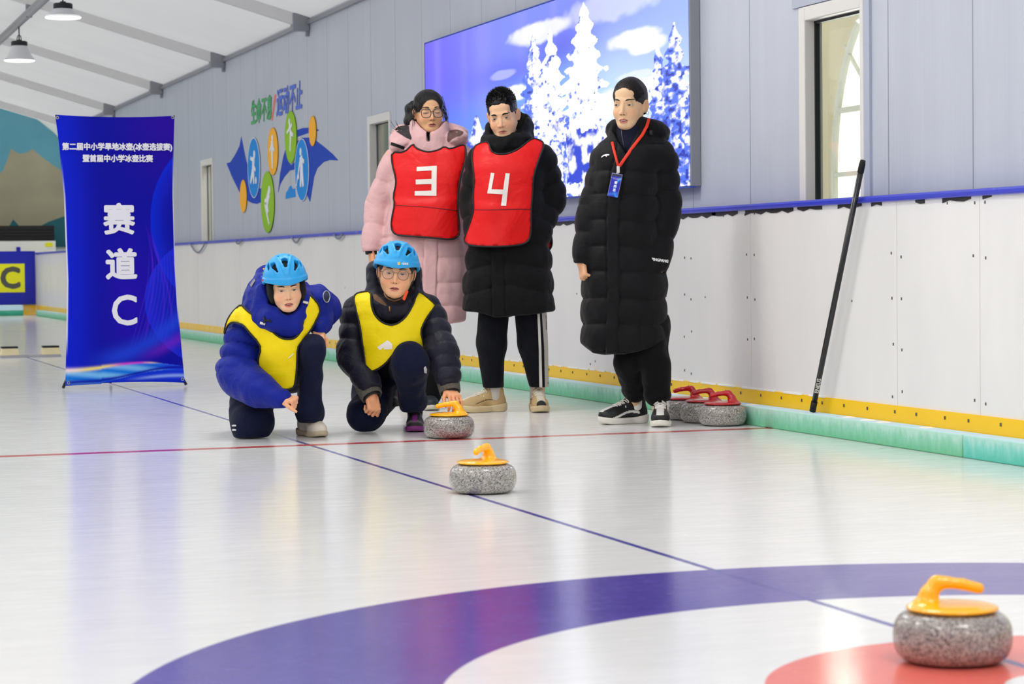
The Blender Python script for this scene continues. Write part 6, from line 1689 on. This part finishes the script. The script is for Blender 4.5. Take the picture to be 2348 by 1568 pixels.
# ================================================================== kneeling boy in the blue jacket
BLUEJ = fabric('jacket_blue', srgb(12, 32, 140), .6, .2, .5, 12, .2, 800, .3)
YELBIB = fabric('bib_yellow', srgb(240, 214, 0), .5, .05, .6, 5, .1, 600, .4)
NAVYT = fabric('trousers_navy', srgb(16, 22, 50), .8, .2, .4, 12, .2, 600)
HELM = plain('helmet_sky_blue', srgb(38, 164, 230), .42, coat=.08, bump=.03, bscale=90)
HLIN = plain('helmet_liner_black', srgb(12, 12, 13), .9)
STRAP = plain('strap_black', srgb(14, 14, 15), .7)
def kid_blue():
    F = Fig('person kneeling in a blue jacket, yellow bib and sky blue helmet', 'person', 630, 1000, 11.10)
    at = F.at
    hd = Head(F, at(655.5, 657, -.16), .96, yaw=.20, pitch=.22, roll=-.09, tone=(236, 190, 152), jaw=1.0, round_=.8, neck=(0, .09, -.135))
    hd.features(eye_h=.0047, gaze=(.0006, .0004), brow=(40, 30, 26), lip=(208, 122, 108), mouth_open=.0035, eye_w=.0135, tilt=.07, brow_w=.005, brow_z=.019)
    sh_l, el_l, wr_l = at(566, 765, .02), at(545, 862, -.06), at(646, 914, -.30)
    sh_r, el_r, wr_r = at(716, 692, .06), at(744, 706, .16), at(729, 757, -.04)
    hip_l, hip_r = at(578, 862, .34), at(668, 850, .36)
    kn_l, kn_r = at(578, 972, -.06), at(716, 800, -.14)
    an_l, an_r = at(592, 940, .40), at(711, 962, .085)
    hl = hand_solid(wr_l, (.86, -.42, -.05), (.30, .2, -.9), -1, (1.15, 1.25, 1.3, 1.3), .80, thumb=(.30, .25, .2), tlen=1.15)
    hr = hand_solid(wr_r, (.10, -.85, -.62), (-.2, .5, -.9), 1, (.35, .4, .45, .5), .74)
    make_body(F, hd, [([at(620, 850, .33), at(625, 770, .14), at(640, 715, -.02)], [.09, .08, .05]), ([at(640, 730, .07), sh_l, el_l, wr_l], [.04, .05, .036, .024]), ([at(650, 725, .07), sh_r, el_r, wr_r], [.04, .05, .036, .024]),
                      ([at(620, 850, .33), hip_l, kn_l, an_l], [.1, .08, .05, .04]), ([at(630, 850, .33), hip_r, kn_r, an_r], [.1, .08, .05, .028])],
              [(hl, wr_l+A(.06, -.03, -.005), .085), (hr, wr_r+A(.01, -.04, -.06), .085)])
    hair_cap(hd, 'hair', HAIR, hairline=.05, width=.062, ear=.012, low=-.06, thick=(.079, .097, .083))
    h, hs = helmet(hd, HELM, HLIN, STRAP, w=.108, d=.130, top=.130, brim=.026, pads=True)
    bm = BM()                                                     # little printed flower on the helmet side
    for k, (a, b, c_) in enumerate(((613, 616, (230, 170, 40)), (611, 625, (60, 160, 90)), (608, 634, (40, 110, 200)), (611, 642, (210, 60, 60)))):
        patch('sticker', hs, [(float(at(a, b)[0])+.006*cos(t), float(at(a, b)[2])+.005*sin(t)) for t in np.linspace(0, 6.28, 9)[:-1]], lambda x, z: np.stack([x, x*0-.6, z], 1), (0, 1, 0), .001, .004, plain('sticker_colour', srgb(*c_), .5), h)
    bm.free()
    # jacket
    tor = [(900, 525, 640, .34, .14), (866, 512, 655, .30, .17), (830, 510, 668, .24, .18), (790, 520, 690, .16, .18), (750, 530, 712, .08, .17), (715, 548, 728, .03, .15), (685, 575, 736, .02, .12), (660, 600, 730, .04, .09)]
    zs = [float(at(620, b, .1)[2]) for b in (655, 720, 770, 825, 880, 905)]
    trunk = F.st(tor, e=2.2, quilt=seams(zs, bulge=.014, wob=.01), zcap=.03); tsm = F.st(tor, e=2.2)
    sl = U(.05, fcap(sh_l, el_l, .098, .094, (0, 1, 0), 1.0, 3, .030, .4, .1), fcap(el_l+A(-.005, 0, 0), at(600, 896, -.22), .094, .078, (0, 1, 0), 1.0, 1, .024, .5), fcap(at(596, 894, -.20), wr_l+A(-.02, .03, 0), .072, .046, (0, 1, 0), 1.0, 1, .008, .5))
    sl = U(.012, sl, fcap(wr_l+A(-.045, .035, .004), wr_l+A(.0, .0, 0), .050, .043, (0, 1, 0), 1.0))
    sr = U(.05, fcap(sh_r, el_r, .080, .074, (0, 1, 0), 1.05, 2, .014, .5, .1), fcap(el_r, wr_r+A(0, .005, .012), .076, .050, (0, 1, 0), 1.0, 2, .014, .5))
    ring = U(.04, torus(at(640, 716, -.05), rot(radians(20), radians(-4), 0), F.m(50), .115, .058, .066), ell(at(590, 690, .0), (.066, .09, .10), rot(0, radians(20), 0)), ell(at(692, 700, -.02), (.034, .08, .085), rot(0, radians(-6), 0)),
             ell(at(620, 740, -.10), (.085, .06, .055)), ell(at(670, 752, -.13), (.058, .05, .05)), ell(at(632, 690, .12), (.15, .07, .12)), ell(at(594, 656, .02), (.045, .10, .072), rot(0, radians(22), 0)), ell(at(616, 640, .12), (.060, .06, .065)), ell(at(698, 676, .0), (.026, .07, .06)), ell(at(605, 680, -.09), (.042, .08, .070)), ell(at(697, 690, -.09), (.024, .07, .060)))
    hole = U(.02, ell(at(659, 678, -.17), (.066, .10, .078)), cap(at(657, 655, -.12), at(655, 590, -.14), .092))
    hood = crumple(sub(ring, hole, .016), .018, 14, 6)
    coat = U(.02, U(.04, trunk, sl, sr), hood)
    coat = crumple(coat, .014, 12, 7)
    coat = inter(coat, lambda P: at(560, 908, .2)[2]-P[:, 2]+.0*P[:, 0], .03) if False else coat
    lo, hi = at(470, 960, 0), at(790, 590, 0)
    c = solid('jacket', coat, np.array([lo[0], -.50, lo[2]]), np.array([hi[0], .60, hi[2]]), .0055, BLUEJ, F.root)
    toF = lambda a, b: np.stack([a, a*0-.8, b], 1); c2 = lambda pts: [(float(p[0]), float(p[2])) for p in (at(a, b) for a, b in pts)]
    em = [(748.6+6.5*cos(t)+1.5*sin(t), 680+13*sin(t)) for t in np.linspace(0, 6.28, 17)[:-1]]
    e_ = patch('arm_badge', coat, c2(em), toF, (0, 1, 0), .002, .006, plain('badge_navy', srgb(30, 40, 70), .5), c)
    trim('badge_rim', coat, c2(em), toF, (0, 1, 0), .003, .0022, plain('badge_silver', srgb(170, 180, 196), .4), e_)
    patch('hood_tab', coat, c2([(576, 652), (586, 638), (590, 643), (581, 658)]), toF, (0, 1, 0), .003, .006, plain('tab_grey', srgb(120, 122, 128), .6), c)
    CORD_B = plain('cord_black', srgb(14, 14, 16), .6)
    for L in ([(616, 724), (618, 735), (612, 742)], [(618, 733), (628, 731), (633, 736)], [(704, 690), (707, 697)]):
        P = march(coat, np.array([[at(a, b)[0], -.8, at(a, b)[2]] for a, b in L], F32), A(0, 1, 0), .006); bm = BM(); add_tube(bm, [tuple(map(float, v)) for v in P], .0045, 8); obj('drawcord', bm, CORD_B, c, smooth=True)
    for a, b in ((613, 739), (708, 692)):
        P = march(coat, np.array([[at(a, b)[0], -.8, at(a, b)[2]]], F32), A(0, 1, 0), .008)[0]; bm = BM(); add_tube(bm, [tuple(map(float, P+A(-.012, 0, .003))), tuple(map(float, P+A(.012, 0, -.003)))], .006, 8); obj('cord_end', bm, plain('cord_end_white', srgb(214, 214, 210), .4), c)
    # bib: hangs forward of the chest
    sup = U(.05, grow(tsm, .012), ell(at(612, 760, -.02), (.10, .10, .09)), ell(at(715, 715, -.02), (.05, .10, .08)), cap(sh_l+A(.01, .0, .02), at(588, 770, -.06), .085), F.st([(905, 622, 700, -.08, .07), (850, 604, 708, -.04, .13), (800, 596, 712, -.02, .16), (750, 590, 715, -.04, .13)], e=2.2, zcap=.03))
    sup = crumple(crumple(sup, .022, 5, 41, (1, 1, .8), True), .014, 10, 43, (1.3, 1, .5))
    front = [(557, 697), (568, 706), (580, 716), (597, 726), (619.5, 744), (638.6, 762), (652, 771), (664, 774.4), (680, 774), (689, 768), (697, 757), (702.4, 731), (704, 708), (699, 663), (706, 666), (715, 674), (731, 690), (738, 703), (739, 714), (731, 733), (715, 760), (697, 783), (690, 795), (689, 827), (686.5, 859), (682, 884.5), (667, 889.5), (648, 886), (632, 876), (619.5, 866), (602, 846), (599, 832), (600, 817), (608, 796), (598, 778), (588, 768), (578, 757), (566, 743), (550, 739), (536, 738), (527, 744), (520, 756), (516, 767), (519, 748), (526, 728), (540, 709)]
    b = bib(F, sup, front, YELBIB, EDGE, None, off=.012, smooth=1)
    tape_number(F, sup, [[(669.5, 816.5), (682, 805.5), (681.5, 809), (670.5, 818)]], TAPE_W, .0155, b)
    # trousers: one knee on the ice, the other leg bent up
    tr = U(.04, fcap(hip_l, kn_l+A(0, .02, .0), .115, .088, (0, 1, 0), 1.0), fcap(kn_l, an_l, .086, .06, (1, 0, 0), 1.0), fcap(at(576, 930, .08), kn_l, .10, .088, (1, 0, 0), 1.0),
           U(.04, fcap(hip_r, kn_r, .11, .066, (1, 0, 0), .95), fcap(kn_r+A(0, -.005, 0), at(711, 948, -.0), .060, .066, (1, 0, 0), .92)), ell(at(708, 944, .0), (.062, .085, .05)))
    tr = inter(crumple(tr, .018, 9, 44), lambda P: .004-P[:, 2], .004)
    tr = inter(tr, lambda P: np.where(P[:, 0] > at(650, 900)[0], at(710, 968, .0)[2]-P[:, 2], -1), .006)
    t = solid('trousers', tr, at(490, 1010)*A(1, 0, 0)+A(0, -.35, -.01), at(780, 740)*A(1, 0, 1)+A(0, .62, 0), .0065, NAVYT, F.root)
    WS = plain('stripe_white', srgb(226, 226, 226), .7)
    for y0_ in (976, 986):
        trim('ankle_stripe', tr, [(float(at(a, b)[0]), float(at(a, b)[2])) for a, b in ((540, y0_-4), (544, y0_-5), (549, y0_-5))], toF, (0, 1, 0), .002, .004, WS, t, False)
    SOCKG = plain('sock_grey', srgb(150, 148, 146), .85)
    CREAM_S = plain('shoe_cream', srgb(222, 212, 196), .55, var=.05, vscale=30); CS = plain('shoe_sole_worn', srgb(196, 180, 152), .6, var=.25, vscale=25); CL = plain('lace_cream', srgb(232, 224, 206), .8)
    pr = at(706, 985, .0)
    shoe(F, (pr[0]+.012, .03, 0), radians(-30), .255, CREAM_S, CS, CL, sole_h=.026, sock=SOCKG)
    pb = at(598, 985, .42); shoe(F, (float(an_l[0])+.02, .47, .135), radians(-10), .25, CREAM_S, CS, None, pitch=radians(66))
kid_blue()
# ================================================================== kneeling boy with glasses, hand over the stone
NAVJ = fabric('jacket_dark_navy', srgb(24, 24, 38), .5, .25, .4, 12, .2, 800, .35)
KNIT = NT('knit_cuff'); _P = KNIT.coord(); KNIT.base(KNIT.mix(KNIT.noise(_P, 90, 3), srgb(46, 44, 44), srgb(128, 124, 112))); KNIT.set(rough=.9)
_v = KNIT.add('ShaderNodeTexWave'); KNIT.ln(_P, _v.inputs['Vector']); _v.bands_direction = 'Z'; _v.inputs['Scale'].default_value = 90; KNIT.bump(_v.outputs['Fac'], .6, .004)
def kid_glasses():
    F = Fig('person kneeling in a dark jacket, yellow bib, sky blue helmet and glasses', 'person', 890, 997, 11.34)
    at = F.at
    hd = Head(F, at(908.5, 625, -.14), 1.03, yaw=.02, pitch=.06, roll=.09, tone=(236, 182, 140), jaw=1.02, round_=1.0, neck=(0, .09, -.135))
    hd.features(eye_h=.0049, gaze=(.0, .0002), brow=(52, 40, 34), lip=(206, 126, 110), mouth_open=.0020, eye_w=.0135, tilt=.06, brow_w=.004, brow_z=.0205)
    glasses(hd, GLM, rx=.0250, rz=.0228, sq=2.15, thick=.0012, y=-.097, z=-.003, cx=.0352)
    sh_l, el_l, wr_l = at(820, 712, .04), at(808, 815, -.02), at(850, 903, -.14)
    sh_r, el_r, wr_r = at(982, 718, .02), at(1013, 806, -.12), at(1031, 893, -.22)
    hip_l, hip_r = at(868, 850, .34), at(930, 845, .34)
    kn_l, kn_r = at(838, 952, .0), at(940, 828, -.18)
    an_l, an_r = at(886, 912, .36), at(952, 938, .125)
    hl = hand_solid(wr_l, (.22, -.35, -.95), (-.55, .80, -.1), 1, (.85, .95, 1.0, 1.05), .90, thumb=(.35, .4, .4))
    hr = hand_solid(wr_r+A(0, -.005, -.004), (.30, -.80, -.30), (-.15, .25, -.95), -1, (.52, .50, .46, .44), .86, spread=.15, thumb=(.45, .55, .3))
    make_body(F, hd, [([at(895, 845, .33), at(897, 770, .14), at(903, 690, -.06)], [.09, .08, .045]), ([at(900, 720, .07), sh_l, el_l, wr_l], [.04, .05, .036, .025]), ([at(905, 720, .07), sh_r, el_r, wr_r], [.04, .05, .036, .025]),
                      ([at(895, 845, .33), hip_l, kn_l, an_l], [.1, .08, .05, .04]), ([at(900, 845, .33), hip_r, kn_r, an_r], [.1, .08, .05, .028])],
              [(hl, wr_l+A(.02, -.03, -.07), .10), (hr, wr_r+A(.035, -.03, -.06), .11)])
    hair_cap(hd, 'hair', HAIR, hairline=.05, width=.064, ear=.008, low=-.035, thick=(.080, .098, .083))
    h, hs = helmet(hd, HELM, HLIN, STRAP, w=.105, d=.126, top=.118, brim=.026, tilt=-.06)
    toF = lambda a, b: np.stack([a, a*0-.8, b], 1); c2 = lambda pts: [(float(p[0]), float(p[2])) for p in (at(a, b) for a, b in pts)]
    p = march(hs, np.array([[at(934, 604)[0], -.8, at(934, 604)[2]]], F32), A(0, 1, 0), .0025)[0]
    lettering('helmet_print', 'nies', .022, plain('print_white_paint', srgb(232, 240, 244), .4), h, Matrix.Translation(Vector([float(v) for v in p])) @ Matrix.Rotation(radians(24), 4, 'Z') @ Matrix(((1, 0, 0, 0), (0, 0, -1, 0), (0, 1, 0, 0), (0, 0, 0, 1))) @ Matrix.Rotation(radians(-3), 4, 'X'), bold=.0006, extrude=.0004)
    patch('sticker', hs, c2([(917, 602), (923, 600), (924, 607), (918, 608)]), toF, (0, 1, 0), .001, .004, plain('sticker_yellow', srgb(220, 200, 110), .5), h)
    # jacket
    tor = [(890, 838, 950, .34, .14), (860, 828, 962, .30, .17), (820, 824, 972, .24, .19), (780, 822, 978, .16, .18), (745, 818, 984, .09, .17), (712, 812, 990, .03, .15), (685, 820, 985, .02, .12), (662, 846, 964, .02, .09)]
    zs = [float(at(900, b, .1)[2]) for b in (655, 700, 740, 780, 825, 870, 905)]
    trunk = F.st(tor, e=2.3, quilt=seams(zs, bulge=.012, wob=.006), zcap=.03); tsm = F.st(tor, e=2.3)
    sl = U(.04, fcap(sh_l, el_l, .080, .074, (0, 1, 0), 1.0, 3, .014, .5, .1), fcap(el_l, wr_l+A(0, .0, .035), .074, .060, (0, 1, 0), 1.0, 2, .012, .5))
    sr = U(.04, fcap(sh_r, el_r, .078, .074, (0, 1, 0), 1.0, 3, .014, .5, .1), fcap(el_r, wr_r+A(0, .0, .03), .074, .056, (0, 1, 0), 1.0, 3, .013, .5))
    ring = U(.03, torus(at(904, 688, -.03), rot(radians(24), 0, 0), F.m(42), .105, .045, .056), fcap(at(858, 672, -.02), at(858, 620, .0), .042, .040, (0, 1, 0), 1.3), fcap(at(951, 668, -.02), at(949, 622, .0), .038, .040, (0, 1, 0), 1.3), ell(at(905, 640, .12), (.135, .07, .14)),
             ell(at(884, 706, -.12), (.05, .05, .05)), ell(at(922, 706, -.12), (.05, .05, .05)))
    hole = U(.02, ell(at(907, 650, -.17), (.084, .11, .094)), cap(at(907, 640, -.1), at(909, 560, -.12), .100))
    hood = crumple(sub(ring, hole, .014), .014, 16, 6)
    coat = U(.02, U(.04, trunk, sl, sr), hood)
    for w, e in ((wr_l, el_l), (wr_r, el_r)):
        d = (w-e)/np.linalg.norm(w-e); coat = sub(coat, lambda P, w=w, d=d: smax(-((P-w) @ d)-.004, np.linalg.norm(P-w-d*.04, axis=1)-.10, .005), .005)
    coat = crumple(coat, .012, 12, 7)
    lo, hi = at(750, 950, 0), at(1085, 590, 0)
    c = solid('jacket', coat, np.array([lo[0], -.48, lo[2]]), np.array([hi[0], .60, hi[2]]), .0055, NAVJ, F.root)
    for w, e, r in ((wr_l, el_l, .058), (wr_r, el_r, .055)):
        d = (w-e)/np.linalg.norm(w-e); cf = sub(cap(w-d*.040, w+d*.008, r, r*.93), cap(w-d*.1, w+d*.1, r*.74), .004); cf = smaxf(cf, lambda P, w=w, d=d: (P-w) @ d-.018, .004)
        k = solid('knit_cuff', cf, w-A(.11, .11, .11), w+A(.11, .11, .11), .004, KNIT.m, c)
        solid('inner_cuff', sub(smaxf(cap(w-d*.03, w+d*.03, r*.80, r*.70), lambda P, w=w, d=d: (P-w) @ d-.028, .003), cap(w-d*.1, w+d*.1, r*.58), .003), w-A(.11, .11, .11), w+A(.11, .11, .11), .004, STRAP, k)
    patch('collar_lining', coat, c2([(858, 673), (866, 674), (880, 685), (893, 699), (888, 700), (872, 692), (860, 684)]), toF, (0, 1, 0), .002, .007, plain('lining_brown', srgb(100, 70, 44), .8, var=.2, vscale=60), c, 1)
    P = march(coat, np.array([[at(a, b)[0], -.8, at(a, b)[2]] for a, b in ((898, 700), (899, 715), (900, 742))], F32), A(0, 1, 0), .002)
    bm = BM(); add_tube(bm, [tuple(map(float, v)) for v in P], .005, 6); obj('zip', bm, plain('zip_dark', srgb(48, 44, 44), .4, .4), c)
    P = march(coat, np.array([[at(898, 706)[0], -.8, at(898, 706)[2]]], F32), A(0, 1, 0), .006)[0]
    bm = BM(); add_tube(bm, [tuple(map(float, P+A(0, 0, .012))), tuple(map(float, P+A(0, 0, -.012)))], .0045, 8); obj('zip_pull', bm, plain('brass', srgb(150, 110, 70), .4, .8), c)
    P = hd.world((.052, -.085, -.095)); bm = BM(); add_box(bm, (-.007, -.005, -.024), (.007, .005, .024)); o = obj('strap_tab', bm, plain('tab_orange', srgb(236, 76, 30), .5), h, bevel=.003); o.data.transform(Matrix.Translation(Vector([float(v) for v in P])) @ Matrix.Rotation(radians(22), 4, 'Y'))
    # bib
    sup = U(.05, grow(tsm, .014), cap(at(834, 704, .02), at(836, 760, -.02), .085), cap(at(972, 700, .02), at(968, 760, -.02), .08), F.st([(862, 836, 900, .0, .10), (830, 838, 975, -.02, .14), (790, 836, 976, -.01, .16), (745, 834, 980, -.02, .14), (700, 826, 988, .0, .12)], e=2.3, zcap=.03))
    sup = crumple(crumple(sup, .022, 5, 51, (1, 1, .8), True), .008, 12, 53, (1.1, 1, .6))
    front = [(852.7, 667), (855, 690), (857.6, 705.6), (864, 720), (874, 731.7), (887, 740), (900, 743), (912, 741), (922.6, 735), (934, 724), (942, 712), (951, 694), (958.4, 673), (963, 668), (981, 679.6), (1000.7, 697), (999, 702), (986, 719), (974.7, 738), (967, 757.7), (973, 783), (978, 818), (970, 811), (961.7, 805), (942, 797.5), (922.6, 800), (908, 808), (900, 816), (890, 829), (867, 845.5), (851, 849), (843, 844), (839.7, 816), (835, 783.7), (830, 746), (822, 716), (813.5, 686), (817, 673), (835, 668)]
    b = bib(F, sup, front, YELBIB, EDGE, None, off=.010, smooth=1)
    tape_number(F, sup, [[(869.5, 793), (893, 777), (896, 783), (876, 800)], [(893, 777), (898, 780), (904, 785), (904, 797), (885, 798), (884, 790)]], TAPE_W, .0135, b)
    bm = BM(); P = at(1003, 700, -.0); add_tube(bm, [tuple(map(float, P+A(-.01, 0, .008))), tuple(map(float, P+A(.008, .01, .0))), tuple(map(float, P+A(.004, .02, -.02)))], .006, 8); obj('bib_tie', bm, EDGE, b)
    # trousers
    tr = U(.04, fcap(hip_l, kn_l+A(0, .02, 0), .115, .086, (1, 0, 0), 1.0), fcap(kn_l, an_l, .086, .058, (1, 0, 0), 1.0), U(.04, fcap(hip_r, kn_r, .115, .084, (1, 0, 0), .98), fcap(kn_r, at(948, 922, .04), .082, .062, (1, 0, 0), 1.0)), ell(at(948, 918, .03), (.066, .085, .05)))
    tr = inter(crumple(tr, .018, 9, 54), lambda P: .004-P[:, 2], .004)
    cut = at(948, 944, .05)[2]
    tr = inter(tr, lambda P: np.where((P[:, 0] > at(912, 900)[0]), cut-P[:, 2], -1), .006)
    t = solid('trousers', tr, at(770, 1010)*A(1, 0, 0)+A(0, -.40, -.01), at(1030, 770)*A(1, 0, 1)+A(0, .6, 0), .0065, NAVYT, F.root)
    patch('side_print', tr, c2([(976, 838), (980, 834), (983, 842), (982, 852), (977, 850)]), toF, (0, 1, 0), .002, .004, plain('print_white_cloth2', srgb(220, 220, 224), .6), t)
    def tone(q):
        x, y, z = np.abs(q[:, 0]), q[:, 1], q[:, 2]; c_ = np.tile(lin(30, 30, 32), (len(q), 1))
        c_[(np.abs(z-(.045+.02*np.sin(y*30))) < .007)] = lin(96, 92, 92); c_[(x < .012) & (z > .055) & (y < .02)] = lin(120, 40, 120); c_[(np.abs(y+.02) < .006)] = lin(110, 106, 104)
        return c_
    BT = pigment('sneaker_black_purple', .55); SP = plain('sole_purple', srgb(128, 44, 122), .6, var=.1); LK = plain('lace_black', srgb(28, 28, 30), .7)
    pr = at(952, 990, .0)
    shoe(F, (pr[0]-.003, .075, 0), radians(-2), .255, BT, SP, LK, accent_fn=tone, sole_h=.026, h=.125, sock=STRAP)
    shoe(F, (float(at(900, 980, .28)[0]), .30, .137), radians(4), .255, BT, SP, None, accent_fn=tone, pitch=radians(64), sole_h=.034)
kid_glasses()
